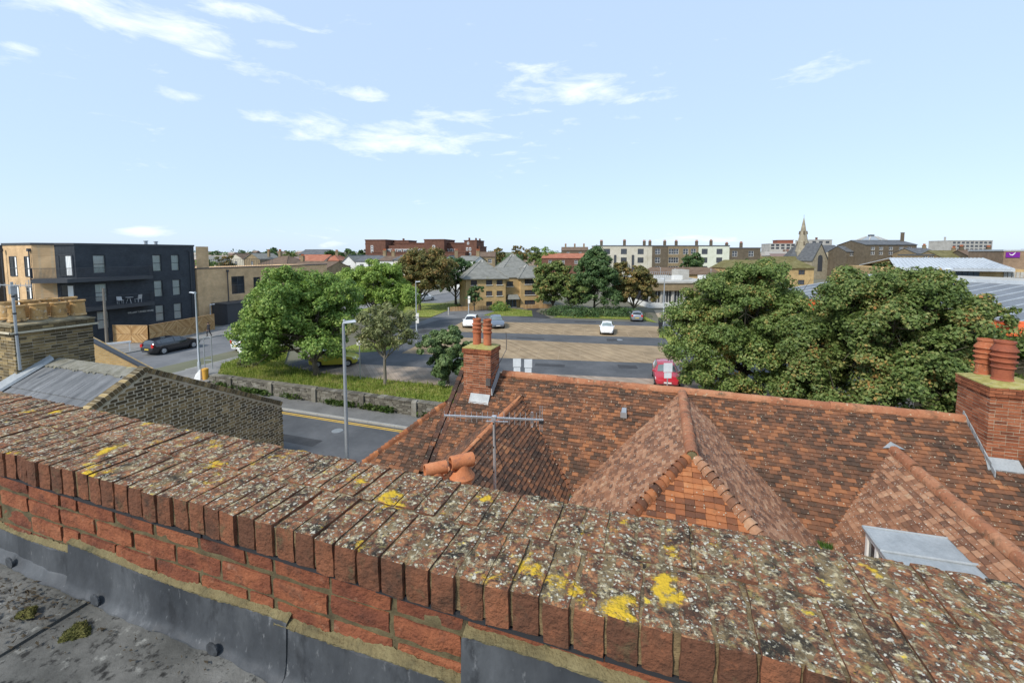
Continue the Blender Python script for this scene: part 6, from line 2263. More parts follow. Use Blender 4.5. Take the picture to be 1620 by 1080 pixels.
def tree(label, u, v, z0, height, bare, rad, leaves, size, m, seed, off=(0, 0), lobes=14, name='broadleaf_tree', group=None, trunk_r=.16, cone=0.0, sparse=1.0, extra=(), flat_=1.0, wood=None):
    """trunk and limbs that reach into lobes of foliage; every leaf is a face"""
    r = np.random.default_rng(seed)
    pr_ = random.Random(seed)
    t = thing(name, label, 'tree', (u, v, z0), 0, group)
    rz_ = (height - bare) / 2
    cz = bare + rz_
    C = np.array([off[0], off[1], cz])
    L = []
    gold = math.pi * (3 - math.sqrt(5))
    for i in range(lobes):
        zz = 1 - (i + .5) / lobes * 1.75
        rr = math.sqrt(max(0, 1 - zz * zz))
        a = i * gold + seed
        k = pr_.uniform(.46, .80)
        taper = 1 - cone * (zz * .5 + .5)
        p = C + np.array([rr * math.cos(a) * rad[0] * k * taper, rr * math.sin(a) * rad[1] * k * taper, zz * rz_ * (k + .06)])
        L.append((p, pr_.uniform(.22, .40) * (rad[0] + rad[1] + rz_) / 3 * (1 - .35 * cone * (zz * .5 + .5))))
    L.append((C.copy(), .45 * min(rad[0], rz_)))
    for ex_ in extra:
        L.append((np.array(ex_[:3], float), ex_[3]))
    tot = sum(q[1] ** 2 for q in L)
    pts, nn = [], []
    for p, lr in L:
        k = int(leaves * lr * lr / tot)
        ns = max(6, int(9 + lr * 9))
        d = r.normal(size=(ns, 3))
        d /= np.linalg.norm(d, axis=1)[:, None]
        d[:, 2] = np.where(d[:, 2] < -.55, -d[:, 2], d[:, 2])
        sc = p + d * lr * r.uniform(.55, 1.0, (ns, 1)) * np.array([1, 1, .85 * flat_])
        which = r.integers(0, ns, k)
        q = r.normal(size=(k, 3))
        q /= np.linalg.norm(q, axis=1)[:, None]
        rad_ = lr * .36 * np.cbrt(r.uniform(.05, 1, k))[:, None]
        c = sc[which] + q * rad_ * np.array([1, 1, .75])
        o = (c - p)
        o /= np.linalg.norm(o, axis=1)[:, None] + 1e-9
        pts.append(c)
        nn.append(q * .6 + o * .5 + np.array([0, 0, .45]))
    c, n_ = np.concatenate(pts), np.concatenate(nn)
    if sparse < 1:
        keep = r.uniform(size=len(c)) < sparse
        c, n_ = c[keep], n_[keep]
    ok = c[:, 2] > .25
    put('crown', quads_mesh('crown', leaf_quads(c[ok], n_[ok], size, r), m), t)
    b = MB()
    top = np.array([off[0] * .45, off[1] * .45, bare + rz_ * .9])
    fork = np.array([off[0] * .1, off[1] * .1, max(.6, bare * .9)])
    b.tube([(0, 0, -.1), (trunk_r * .05, 0, .25), tuple(fork), tuple((fork + top) / 2 + r.normal(0, .1, 3)), tuple(top)], [trunk_r * 1.4, trunk_r, trunk_r * .8, trunk_r * .5, trunk_r * .2], 9)
    b.build('trunk', wood or m_bark, t, True)
    b = MB()
    for p, lr in L[:-1] if not extra else L:
        s = fork + (top - fork) * pr_.uniform(.0, .75)
        mid = s + (p - s) * .5 + np.array([0, 0, .12 * lr]) + r.normal(0, .12, 3)
        b.tube([tuple(s), tuple(mid), tuple(p)], [trunk_r * .42, trunk_r * .28, trunk_r * .10], 6, False)
        for _ in range(4):
            e = p + r.normal(0, .5, 3) * lr
            b.tube([tuple(mid * .3 + p * .7), tuple(e)], [trunk_r * .12, trunk_r * .04], 5, False)
    b.build('limbs', wood or m_bark, t, True)
    return t


lf_green = leaf_mat('fresh_green_leaves', [(0, 0.072, 0.136, 0.028), (.35, 0.136, 0.240, 0.045), (.7, 0.240, 0.350, 0.072), (1, 0.382, 0.463, 0.119)])
lf_lime = leaf_mat('lime_green_leaves', [(0, 0.112, 0.191, 0.032), (.4, 0.208, 0.319, 0.055), (.75, 0.319, 0.431, 0.087), (1, 0.446, 0.494, 0.127)])
lf_sage = leaf_mat('grey_green_leaves', [(0, 0.096, 0.112, 0.045), (.45, 0.191, 0.215, 0.080), (.8, 0.303, 0.319, 0.136), (1, 0.399, 0.335, 0.159)])
lf_dark = leaf_mat('dark_green_leaves', [(0, 0.032, 0.072, 0.026), (.45, 0.072, 0.136, 0.045), (.8, 0.136, 0.215, 0.072), (1, 0.223, 0.287, 0.112)])
lf_olive = leaf_mat('olive_leaves', [(0, 0.057, 0.100, 0.026), (.35, 0.120, 0.183, 0.042), (.65, 0.197, 0.266, 0.071), (.80, 0.290, 0.34, 0.106), (.93, 0.440, 0.31, 0.09), (1, 0.480, 0.22, 0.07)])
lf_olive2 = leaf_mat('olive_brown_leaves', [(0, 0.052, 0.088, 0.024), (.36, 0.109, 0.165, 0.040), (.64, 0.181, 0.242, 0.066), (.78, 0.264, 0.30, 0.10), (.91, 0.430, 0.29, 0.09), (1, 0.480, 0.20, 0.07)])
lf_brown = leaf_mat('turning_leaves', [(0, 0.055, 0.072, 0.024), (.35, 0.127, 0.136, 0.040), (.62, 0.223, 0.199, 0.064), (.84, 0.382, 0.240, 0.087), (1, 0.500, 0.303, 0.096)])
lf_bush = leaf_mat('glossy_shrub_leaves', [(0, 0.055, 0.096, 0.032), (.4, 0.119, 0.191, 0.064), (.8, 0.223, 0.303, 0.119), (1, 0.350, 0.431, 0.191)])

tree('broad fresh green tree spreading over the left end of the grass bank', -26.0, 27.0, .9, 8.7, .8, (5.6, 4.6), 80000, .20, lf_green, 21, off=(-1.9, .6), lobes=30, trunk_r=.26, group='trees round the car park', extra=((-6.0, -.5, 3.0, 1.7), (-5.0, -.8, 1.9, 1.4), (-3.0, -2.4, 1.9, 1.5), (2.2, -1.6, 2.4, 1.5), (-4.6, 1.2, 5.4, 1.6)))
tree('lime green tree behind the broad green tree', -35.2, 47.0, .7, 9.6, 1.2, (5.4, 5.0), 42000, .26, lf_lime, 31, lobes=18, trunk_r=.24, group='trees round the car park', extra=((4.4, .6, 4.4, 2.0), (-4.8, 0, 6.0, 1.9)))
tree('thin grey green tree with bare stem on the grass bank', -19.2, 26.6, .9, 6.3, 1.9, (2.9, 2.6), 10500, .18, lf_sage, 41, lobes=15, trunk_r=.13, group='trees round the car park', sparse=.9, wood=pmat('pale_bark', [(.14, .12, .09), (.22, .2, .16)], scale=6, bump=.4))
tree('dense glossy shrub standing left of the red chimney', -15.0, 28.6, .88, 4.9, -.9, (2.2, 1.9), 36000, .17, lf_bush, 51, lobes=13, trunk_r=.10, group='trees round the car park')
tree('dark spreading tree with rusty top by the access road', -39.2, 64.5, .85, 11.0, 1.2, (6.2, 5.4), 34000, .30, lf_brown, 61, lobes=18, trunk_r=.28, group='trees round the car park', off=(.6, 0))
tree('dark green tree half hidden behind the rusty topped tree', -37.0, 74.0, .85, 10.0, 1.2, (4.4, 4.2), 11000, .34, lf_dark, 66, lobes=14, trunk_r=.26, group='trees round the car park')
tree('small dark tree at the left corner of the pyramid flats', *cxy(750, 72), .85, 4.8, .5, (1.7, 1.6), 4500, .22, lf_dark, 71, lobes=10, trunk_r=.12, group='trees round the car park')
tree('dark green tree at the left of the clump behind the car park', *cxy(875, 72), .85, 9.0, .7, (4.3, 3.6), 24000, .30, lf_olive2, 81, lobes=16, trunk_r=.2, group='clump of trees behind the car park')
tree('tall dense deep green tree in the middle of the clump', *cxy(941, 69), .85, 11.2, .3, (5.1, 4.2), 38000, .27, lf_dark, 91, lobes=20, trunk_r=.24, cone=.45, group='clump of trees behind the car park', extra=((0, 0, 9.6, 1.5), (2.8, -.5, 2.6, 1.8), (-2.6, -.8, 2.3, 1.8)))
tree('brownish tree at the right end of the clump', *cxy(1003, 70), .85, 8.3, .4, (4.3, 3.4), 24000, .30, lf_brown, 101, lobes=15, trunk_r=.2, group='clump of trees behind the car park')
tree('low olive tree in front of the clump, left of centre', *cxy(903, 68.5), .85, 6.6, .2, (3.4, 2.6), 14000, .28, lf_olive2, 107, lobes=12, trunk_r=.16, group='clump of trees behind the car park')
tree('large olive sycamore left of the pair beyond the tiled roof', 5.8, 33.6, .86, 9.0, .9, (5.2, 4.6), 150000, .165, lf_olive, 111, lobes=32, trunk_r=.24, group='pair of sycamores beyond the tiled roof', extra=((-3.9, -1.8, 3.0, 1.6), (-4.2, -.5, 5.0, 1.4), (-2.2, -2.8, 1.8, 1.5), (2.2, -2.6, 2.2, 1.6), (.6, -1.0, 8.0, 1.5), (-3.2, -2.0, 1.2, 1.3), (-1.0, -3.2, .9, 1.3), (1.0, -3.0, 1.0, 1.5), (3.2, -2.4, 1.2, 1.6), (4.4, -1.6, 3.0, 1.6), (0, -3.0, 3.2, 1.6), (4.8, -2.0, 1.6, 1.5)))
tree('larger olive sycamore right of the pair beyond the tiled roof', 12.4, 29.8, .86, 9.2, .7, (5.0, 4.6), 165000, .165, lf_olive2, 121, lobes=32, trunk_r=.28, group='pair of sycamores beyond the tiled roof', off=(.1, 0),
     extra=((4.9, -1.8, 4.6, 1.2), (6.0, -2.0, 4.5, .7), (5.0, -2.2, 3.0, 1.5), (6.5, -2.3, 5.0, .4), (-4.4, -1.0, 2.4, 1.7), (-4.0, 0, 4.6, 1.7), (-1.5, -3.0, 1.8, 1.7), (2.4, -3.2, 2.0, 1.9), (-2.2, .3, 7.9, 1.2), (4.4, -2.6, 1.9, 1.8), (4.2, -.6, 6.6, .8), (1.2, -1.2, 8.2, 1.1), (-3.6, -2.6, 1.2, 1.4), (-2.0, -3.4, .8, 1.2), (.5, -3.6, .8, 1.4), (3.4, -3.4, .9, 1.4), (0, -3.4, 3.6, 1.7)))
FT = 'far trees on the skyline'
tree('round dark tree in front of the tall terrace', *cxy(1096, 140), .8, zat(397, 140) - .8, 1.5, (4.6, 4.2), 5000, .55, lf_dark, 131, lobes=12, group=FT)
for i, (px, Y, ytop, w, m, lab) in enumerate((
        (357, 140, 398, 3.6, lf_brown, 'round brownish tree behind the flat roof railings'),
        (325, 130, 404, 3.4, lf_green, 'green tree just right of the black flats on the skyline'),
        (429, 200, 390.5, 4.8, lf_dark, 'dark round topped tree standing up on the left skyline'),
        (525, 190, 391.5, 4.4, lf_dark, 'dark tree left of the art deco block, nearer the slate roof'),
        (553, 185, 388, 4.6, lf_dark, 'tall dark tree directly left of the art deco block'),
        (575, 215, 392, 3.8, lf_dark, 'small dark tree touching the left end of the art deco block'),
        (758, 128, 405, 3.0, lf_brown, 'yellowing small tree behind the left pyramid roof'),
        (786, 230, 390, 5.6, lf_brown, 'brown tree behind the pyramid roofs, leftmost of the wood'),
        (815, 150, 398, 5.6, lf_dark, 'dark green tree right behind the pyramid roofs'),
        (824, 240, 386, 7.0, lf_brown, 'highest brown tree of the wood behind the pyramid roofs'),
        (848, 235, 387.5, 6.2, lf_olive2, 'olive tree of the wood between brown and bright green trees'),
        (868, 170, 389, 5.2, lf_green, 'bright green rounded tree behind the pyramid roofs'),
        (388, 330, 396, 9, lf_dark, 'far dark tree on the left horizon above the gabled houses'),
        (455, 340, 395.5, 9, lf_olive2, 'far olive tree on the left horizon near the dark tree'),
        (338, 340, 396.5, 9, lf_dark, 'far dark tree on the horizon above the green tree'),
        (1180, 150, 404, 2.6, lf_dark, 'small dark tree at the right end of the tall terrace'))):
    tree(lab, *cxy(px, Y), .7, zat(ytop, Y) - .7, 1.2, (w, w * .9), 2600, .5 if Y < 180 else .8, m, 200 + i, lobes=10, group=FT, trunk_r=.2)
# far-off woods and gardens that read as one mass
r = np.random.default_rng(5)
k = 26000
px = np.concatenate([r.uniform(300, 800, k // 2), r.uniform(-200, 1900, k // 2)])
Y = r.uniform(330, 680, k)
u = CY * (px - 810) / 680 * Y - SY * Y
v = SY * (px - 810) / 680 * Y + CY * Y
clump = np.sin(u * .045) + np.sin(v * .06 + 1) + np.sin(u * .013 - v * .017)
z = np.abs(r.normal(0, 1, k)) * np.clip(2.4 + clump * 1.5, .3, 5) + np.clip((Y - 520) / 180, 0, 1) * 8.5
z = np.minimum(z, 13.2)
c = np.stack([u, v, z + .3], 1)
put('distant_woodland', quads_mesh('distant_woodland', leaf_quads(c, np.tile([0, -.3, 1.], (k, 1)), 3.4, r), lf_dark), None, kind='stuff', label='distant dark woodland and gardens along the horizon')
# many small roofs too far to tell apart
b = MB()
rr = random.Random(9)
for _ in range(260):
    px, Y = rr.uniform(300, 620) if rr.random() < .6 else rr.uniform(-100, 1750), rr.uniform(300, 640)
    u, v = cxy(px, Y)
    zb = max(0, (Y - 520) / 180) * 9
    w, d, h, rh = rr.uniform(7, 16), 8, rr.uniform(4.5, 6.5), rr.uniform(2, 3)
    b.box(u - w / 2, u + w / 2, v, v + d, zb, zb + h)
    b.poly([(u - w / 2, v - .3, zb + h), (u + w / 2, v - .3, zb + h), (u + w / 2, v + d / 2, zb + h + rh), (u - w / 2, v + d / 2, zb + h + rh)])
    b.poly([(u - w / 2, v - .3, zb + h), (u - w / 2, v + d / 2, zb + h + rh), (u - w / 2, v + d, zb + h)])
    b.poly([(u + w / 2, v - .3, zb + h), (u + w / 2, v + d, zb + h), (u + w / 2, v + d / 2, zb + h + rh)])
for _ in range(170):
    px, Y = rr.uniform(880, 1640), rr.uniform(200, 330)
    u, v = cxy(px, Y)
    w, d, h = rr.uniform(6, 14), 8, rr.uniform(6, 9.6)
    b.box(u - w / 2, u + w / 2, v, v + d, 0, h)
    b.poly([(u - w / 2, v - .3, h), (u + w / 2, v - .3, h), (u + w / 2, v + d / 2, h + 2), (u - w / 2, v + d / 2, h + 2)])
    b.box(u + w / 2 - 1.2, u + w / 2 - .2, v + d / 2, v + d / 2 + .8, h, h + 3.2)
b.build('distant_town', pmat('distant_town_mix', [(.10, .07, .055), (.22, .15, .11), (.40, .37, .32), (.13, .13, .13), (.26, .13, .09)], scale=.02, rand=.9, bump=0), None, kind='stuff', label='distant roofs of the town along the horizon')


def shrub(label, u, v, z, s, h, n, m, seed, name='shrub', group='shrubs round the car park'):
    r = np.random.default_rng(seed)
    d = r.normal(size=(n, 3))
    d /= np.linalg.norm(d, axis=1)[:, None]
    d[:, 2] = np.abs(d[:, 2])
    lump = 1 + .25 * np.sin(d[:, 0] * 5 + seed) * np.cos(d[:, 1] * 6)
    c = d * (np.cbrt(r.uniform(.25, 1, n)) * lump)[:, None] * np.array([s[0], s[1], h]) + np.array([0, 0, .05])
    t = thing(name, label, 'shrub', (u, v, z), 0, group)
    put('foliage', quads_mesh('foliage', leaf_quads(c, d + [0, 0, .4], .20, r), m), t)
    b = MB()
    for k in range(5):
        e = r.normal(0, .4, 3) * [s[0], s[1], 0]
        b.tube([(0, 0, -.05), (e[0], e[1], h * .7)], [.03, .01], 5)
    b.build('stem', m_bark, t)


shrub('low hedge of dark shrubs at the foot of the clump, left part', *cxy(905, 67), .86, (4.5, 1.5), 1.7, 5200, lf_dark, 1)
shrub('low hedge of dark shrubs at the foot of the clump, right part', *cxy(975, 67), .86, (4.8, 1.5), 1.5, 5200, lf_dark, 2)
shrub('round green shrub against the wall of the pyramid flats', *cxy(790, 73), .86, (1.8, 1.2), 1.5, 1800, lf_green, 3)
shrub('dry brown grass tussock near the left end of the grass bank', -33.8, 27.2, .86, (.8, .7), 1.2, 900, lf_sage, 4)
shrub('dark ivy mound below the sycamores beyond the tiled roof', 10.2, 27.6, .86, (5.5, 1.5), 1.5, 6000, lf_olive2, 5)
shrub('small green bush in front of the white signs', -10.8, 26.0, .86, (1.2, .9), 1.0, 1300, lf_bush, 6)


# ------------------------------------------------------------------ cars
def car(name, label, u, v, z, rz, paint, L, W, H, kind='hatch', mg=None, group=None):
    t = thing(name, label, 'car', (u, v, z), rz, group)
    h = W / 2
    k = L / 4.0
    hh = H / 1.5
    if kind == 'estate':
        st_ = [(-2.0, .42, .72, .76, .84, .7), (-1.93, .26, .98, 1.03, .93, .72), (-1.72, .22, 1.0, 1.36, .97, .66), (-1.35, .2, 1.0, 1.45, 1, .66), (-.3, .2, .98, 1.5, 1, .68), (.25, .2, .96, 1.45, 1, .67), (.85, .2, .95, 1.0, 1, .8), (1.45, .22, .86, .92, .97, .8), (1.85, .25, .72, .78, .9, .75), (2.0, .36, .56, .6, .76, .62)]
    else:
        st_ = [(-2.0, .42, .74, .78, .82, .7), (-1.93, .26, .98, 1.03, .92, .72), (-1.62, .22, 1.0, 1.38, .97, .64), (-1.2, .2, 1.0, 1.47, 1, .66), (-.3, .2, .98, 1.5, 1, .68), (.3, .2, .95, 1.42, 1, .66), (1.0, .2, .93, .98, 1, .8), (1.5, .22, .84, .90, .97, .8), (1.86, .25, .70, .76, .9, .75), (2.0, .36, .55, .6, .76, .62)]
    b = MB()
    ringN = 9
    rings = []
    for x, zb_, belt, roof, wr, rw in st_:
        r_ = [(h * wr * .88, zb_), (h * wr, (zb_ + belt) * .5), (h * wr * .97, belt), (h * rw, roof - .05), (0, roof)]
        full = [(y, zz) for y, zz in r_] + [(-y, zz) for y, zz in r_[-2::-1]]
        ring_ = [Vector((x * k, y, zz * hh)) for y, zz in full]
        rings.append(ring_)
        b.v += [tuple(q) for q in ring_]
    for i in range(len(rings) - 1):
        for j in range(ringN - 1):
            b.f.append((i * ringN + j, i * ringN + j + 1, (i + 1) * ringN + j + 1, (i + 1) * ringN + j))
        b.f.append((i * ringN + ringN - 1, i * ringN, (i + 1) * ringN, (i + 1) * ringN + ringN - 1))
    b.f.append(tuple(range(ringN))[::-1])
    b.f.append(tuple((len(rings) - 1) * ringN + j for j in range(ringN)))
    body = b.build('body', paint, t, True)

    def patch(nm, i, j, a0, a1, c0, c1, m, i2=None, j2=None, off=.008):
        i2, j2 = i2 or i + 1, j2 or j + 1
        A, B_, C_, D_ = rings[i][j], rings[i2][j], rings[i2][j2], rings[i][j2]
        bil = lambda s_, q: (A * (1 - s_) + B_ * s_) * (1 - q) + (D_ * (1 - s_) + C_ * s_) * q
        pts = [bil(a0, c0), bil(a1, c0), bil(a1, c1), bil(a0, c1)]
        nr = (pts[1] - pts[0]).cross(pts[3] - pts[0]).normalized()
        ctr = sum(pts, Vector()) / 4
        if nr.dot(ctr - Vector((0, 0, .5))) < 0:
            nr = -nr
        q = MB().hexa([p_ - nr * .01 for p_ in pts] + [p_ + nr * off for p_ in pts])
        return q.build(nm, m, t)
    g_ = mg or m_carglass
    for j in (2, 5):
        patch('side_window', 2, j, .25, 2.0 / 2, .10, .90, g_, 3) if False else None
        patch('side_window', 3, j, .0, .94, .08, .9, g_)
        patch('side_window', 4, j, .04, .92, .08, .9, g_)
        patch('side_window', 2, j, .3, .92, .10, .85, g_)
    # windscreen and rear window span both halves of the crown
    for nm, i in (('windscreen', 5), ('rear_window', 1)):
        a0, a1 = (.08, .92)
        P = [rings[i][3].lerp(rings[i + 1][3], a0), rings[i][3].lerp(rings[i + 1][3], a1), rings[i][5].lerp(rings[i + 1][5], a1), rings[i][5].lerp(rings[i + 1][5], a0)]
        cm = sum(P, Vector()) / 4
        P = [cm + (q - cm) * .93 for q in P]
        mid0, mid1 = rings[i][4].lerp(rings[i + 1][4], a0), rings[i][4].lerp(rings[i + 1][4], a1)
        sgn = 1 if i > 3 else -1
        o_ = Vector((sgn * .012, 0, .012))
        q = MB()
        q.poly([P[0] + o_, P[1] + o_, mid1 + o_, mid0 + o_])
        q.poly([mid0 + o_, mid1 + o_, P[2] + o_, P[3] + o_])
        q.build(nm, g_, t)
    for sx in (-1.22, 1.25):
        for sy in (-1, 1):
            ws = L * .0735 / .315
            o = MB().lathe([(r0_ * ws, z0_) for r0_, z0_ in ((.20, -.10), (.30, -.10), (.315, -.07), (.315, .07), (.30, .10), (.20, .10), (.20, -.10))], 20, close=False)
            o.v = [(sx * k + x, sy * (h - .09) + z_, .315 * ws + y) for x, y, z_ in o.v]
            w_ = o.build('wheel', m_tyre, t, True)
            rm = MB().lathe([(.205, -.02), (.20, .085), (.16, .06), (.05, .08), (.01, .085)], 20, close=False)
            for q_ in range(5):
                a = q_ * 1.2566
                rm.bar((.05 * math.cos(a), .05 * math.sin(a), .085), (.19 * math.cos(a), .19 * math.sin(a), .092), .045, .02)
            rm.v = [(sx * k + x * ws, sy * (h - .10 + z_ + .012), .315 * ws + y * ws) for x, y, z_ in rm.v]
            rm.build('rim', m_rim, w_)
            arch = MB().lathe([(.36, -.02), (.36, .012), (.325, .012)], 20, close=False)
            arch.v = [(sx * k + x * ws, sy * (h * .985 + z_), .33 * ws + y * ws) for x, y, z_ in arch.v]
            arch.build('wheel_arch', m_tyre, t)
    for sy in (-1, 1):
        MB().hexa([(1.80 * k, sy * h * .52, .62 * hh), (1.97 * k, sy * h * .50, .54 * hh), (1.86 * k, sy * h * .88, .56 * hh), (1.66 * k, sy * h * .93, .64 * hh), (1.78 * k, sy * h * .52, .74 * hh), (1.90 * k, sy * h * .50, .64 * hh), (1.84 * k, sy * h * .89, .66 * hh), (1.64 * k, sy * h * .95, .76 * hh)]).build('headlight', m_lamp_clear, t)
        MB().box(-2.0 * k, -1.86 * k, sy * h * .62 - .0, sy * h * .90, .74 * hh, 1.02 * hh) .build('tail_light', m_lamp_red, t) if sy > 0 else MB().box(-2.0 * k, -1.86 * k, -h * .90, -h * .62, .74 * hh, 1.02 * hh).build('tail_light', m_lamp_red, t)
        MB().box(.72 * k, .86 * k, sy * (h + .03) - .07, sy * (h + .03) + .07, .95 * hh, 1.06 * hh).build('wing_mirror', paint, t)
        MB().bar((-.3 * k, sy * h * .992, .80 * hh), (-.12 * k, sy * h * .992, .80 * hh), .03).build('door_handle', m_frame_dark, t)
    MB().box(2.0 * k - .03, 2.0 * k + .02, -.26, .26, .40 * hh, .50 * hh).build('number_plate', m_plate, t)
    MB().box(-2.0 * k - .02, -2.0 * k + .03, -.26, .26, .52 * hh, .62 * hh).build('number_plate', plain('number_plate_yellow', (.65, .48, .06), .5) if 'number_plate_yellow' not in bpy.data.materials else bpy.data.materials['number_plate_yellow'], t)
    MB().hexa([(1.9 * k, -h * .5, .30 * hh), (1.98 * k, -h * .42, .30 * hh), (1.98 * k, h * .42, .30 * hh), (1.9 * k, h * .5, .30 * hh), (1.93 * k, -h * .5, .46 * hh), (2.005 * k, -h * .42, .46 * hh), (2.005 * k, h * .42, .46 * hh), (1.93 * k, h * .5, .46 * hh)]).build('grille', m_frame_dark, t)
    MB().box(-1.6 * k, 1.6 * k, -h * .80, h * .80, .17, .26).build('underbody', m_tyre, t)
    return t


CG, KG = 'cars in the car park', 'cars on the side street'
p_red = plain('red_paint', (.42, .02, .035), .3, .0, .5, .8, .03)
p_white = plain('white_car_paint', (.78, .79, .79), .3, 0, .5, .8, .03)
p_silver = plain('silver_paint', (.40, .42, .43), .3, .5, .5, .8, .03)
p_grey = plain('grey_paint', (.30, .32, .34), .3, .4, .5, .8, .03)
p_blue = plain('blue_grey_paint', (.16, .19, .23), .3, .4, .5, .8, .03)
p_black = plain('black_car_paint', (.010, .010, .013), .22, 0, .5, 1.0, .03)
p_yellow = plain('lime_yellow_paint', (.50, .46, .05), .3, 0, .5, .8, .03)
m_screen = glass_mat('bright_windscreen', (.16, .20, .20), .05)
m_estate_glass = glass_mat('tinted_glass', (.07, .08, .09), .05)
car('red_car', 'red hatchback parked facing the tiled house roof', .55, 34.5, .87, R(-86), p_red, 4.0, 1.82, 1.52, 'hatch', m_screen, CG)
car('white_car', 'white car alone on the far paved bays, facing us', -6.1, 53.6, .876, R(-84), p_white, 3.8, 1.62, 1.38, 'estate', m_screen, CG)
car('grey_car', 'grey car at the back of the car park below the trees', -3.2, 65.4, .87, R(96), p_grey, 4.0, 1.75, 1.48, 'hatch', None, CG)
car('blue_car', 'dark blue grey car just right of the red chimney pots', -20.6, 53.2, .876, R(-62), p_blue, 4.2, 1.8, 1.55, 'hatch', m_screen, CG)
car('white_car', 'white car half hidden behind the red chimney pots', -24.0, 52.6, .876, R(-75), p_white, 4.2, 1.8, 1.5, 'hatch', None, CG)
car('yellow_car', 'lime yellow car under the broad green tree', -27.0, 30.2, .876, R(30), p_yellow, 4.0, 1.75, 1.45, 'hatch', None, CG)
car('black_car', 'black estate car driving away along the side street', -47.4, 29.9, .68, R(94), p_black, 4.9, 1.9, 1.62, 'estate', m_estate_glass, KG)
car('white_car', 'white car showing only its end behind the grey sheeted roof', -43.6, 22.0, .68, R(88), p_white, 4.3, 1.8, 1.5, 'hatch', None, KG)
car('white_car', 'white car half behind the broad green tree on the side street', -40.4, 33.6, .68, R(92), p_white, 4.4, 1.85, 1.7, 'hatch', None, KG)


# ------------------------------------------------------------------ street furniture
def lamp(label, u, v, z, h, arm, rz, head=.62, r0=.075, group='street lamps', name='street_lamp', box=False, m=None):
    t = thing(name, label, 'street lamp', (u, v, z), rz, group)
    m = m or m_galv
    MB().lathe([(r0 * 1.45, -.05), (r0 * 1.45, 1.3), (r0, 1.36), (r0 * .62, h)], 12).build('column', m, t, True)
    MB().tube([(0, 0, h - .05), (0, 0, h + .05), (arm, 0, h + .10)], r0 * .5, 8).build('arm', m, t, True)
    MB().hexa([(arm - .05, -.11, h + .05), (arm + head, -.09, h + .09), (arm + head, .09, h + .09), (arm - .05, .11, h + .05), (arm - .05, -.09, h + .13), (arm + head * .9, -.06, h + .16), (arm + head * .9, .06, h + .16), (arm - .05, .09, h + .13)]).build('lamp_head', plain('lamp_head_grey', (.55, .57, .58), .4, .3) if 'lamp_head_grey' not in bpy.data.materials else bpy.data.materials['lamp_head_grey'], t)
    MB().lathe([(.05, 0), (.05, .06), (.03, .08)], 8, (arm * .6, 0, h + .12)).build('photocell', m, t)
    MB().box(-r0 * 1.5 - .004, -r0 * 1.5 + .012, -.05, .05, .5, 1.0).build('access_door', m, t)
    if box:
        MB().box(-.04, .30, -.16, -.08, 2.1, 2.7).box(-.04, .30, -.16, -.08, 2.8, 3.2).build('notice', m_white_paint, t)
    return t


lamp('tall grey street lamp rising beyond the parapet, nearest of the lamps', -11.6, 13.5, 0, zat(513, 16.6), .05, R(35), .42, .085)
lamp('grey street lamp at the corner in front of the black flats', -35.0, 24.0, .62, zat(463, 34.2) - .62 - .1, .05, R(170), .75, .085)
lamp('slim lamp post with white notices beside the lime green tree', -25.4, 41.1, .87, zat(447, 47.1) - .87, .05, R(20), .45, .075, box=True)
lamp('slim lamp post at the right end of the paved bays', .5, 57.5, .87, zat(442, 54.2) - .87, .05, R(150), .5, .08, box=False)
lamp('short lamp post beside the access road grass', *cxy(741, 66), .87, zat(471, 66) - .87, .03, R(0), .3, .07, box=True)
lamp('thin lamp post in front of the tan brick wing', -56.0, 40.2, .79, zat(484, 55.5) - .79, .05, R(60), .5, .055)
lamp('thin lamp post in front of the low concrete building roof, left', *cxy(1045, 95), .85, zat(425, 95) - .85, .05, R(90), .5, .06)
lamp('thin lamp post in front of the low concrete building roof, right', *cxy(1068, 98), .85, zat(426, 98) - .85, .05, R(90), .5, .06)
lamp('thin lamp post right of the low concrete building', *cxy(1125, 88), .85, zat(427, 88) - .85, .05, R(90), .5, .06)


def sign(label, px, Y, ytop, ybot, w, group='car park signs seen from behind', two=True):
    u, v = cxy(px, Y)
    t = thing('car_park_sign', label, 'sign', (u, v, .87), YAW, group)
    zt, zb_ = zat(ytop, Y) - .87, zat(ybot, Y) - .87
    mid = zb_ + (zt - zb_) * .38
    MB().tube([(0, .05, -.05), (0, .05, zt - .02)], .038, 10).build('post', m_galv, t, True)
    MB().box(-w / 2, w / 2, -.012, .0, mid + .02, zt).build('sign_plate', plain('sign_back', (.62, .65, .67), .5), t)
    if two:
        MB().box(-w * .42, w * .42, -.013, .0, zb_, mid - .02).build('sign_plate', bpy.data.materials['sign_back'], t)
    b = MB()
    for z in (zt - .12, mid + .12, mid - .12):
        b.box(-w * .4, w * .4, .0, .03, z - .02, z + .02)
    b.box(-.05, .05, .0, .09, zt - .16, zt - .08)
    b.build('fixing_rail', m_galv, t)


sign('left of the two paired white signs right of the red chimney', 818, 31, 567, 589, .58)
sign('right of the two paired white signs right of the red chimney', 836, 31, 568, 590, .58)
sign('single white sign in front of the red hatchback', 1061, 28, 574, 598, .58)
b = MB().lathe([(.17, 0), (.17, 1.25), (.19, 1.27), (.19, 1.35), (.10, 1.42)], 14)
t = thing('ticket_machine', 'black ticket machine post at the foot of the right lamp', 'ticket machine', (*cxy(1047.5, 53), .87))
MB().box(-.24, .24, -.2, .2, 0, 1.0).box(-.28, .28, -.24, .24, 1.001, 1.75).build('cabinet', m_black_paint, t)
MB().box(-.18, .18, -.255, -.242, 1.2, 1.6).build('display', m_glass, t)

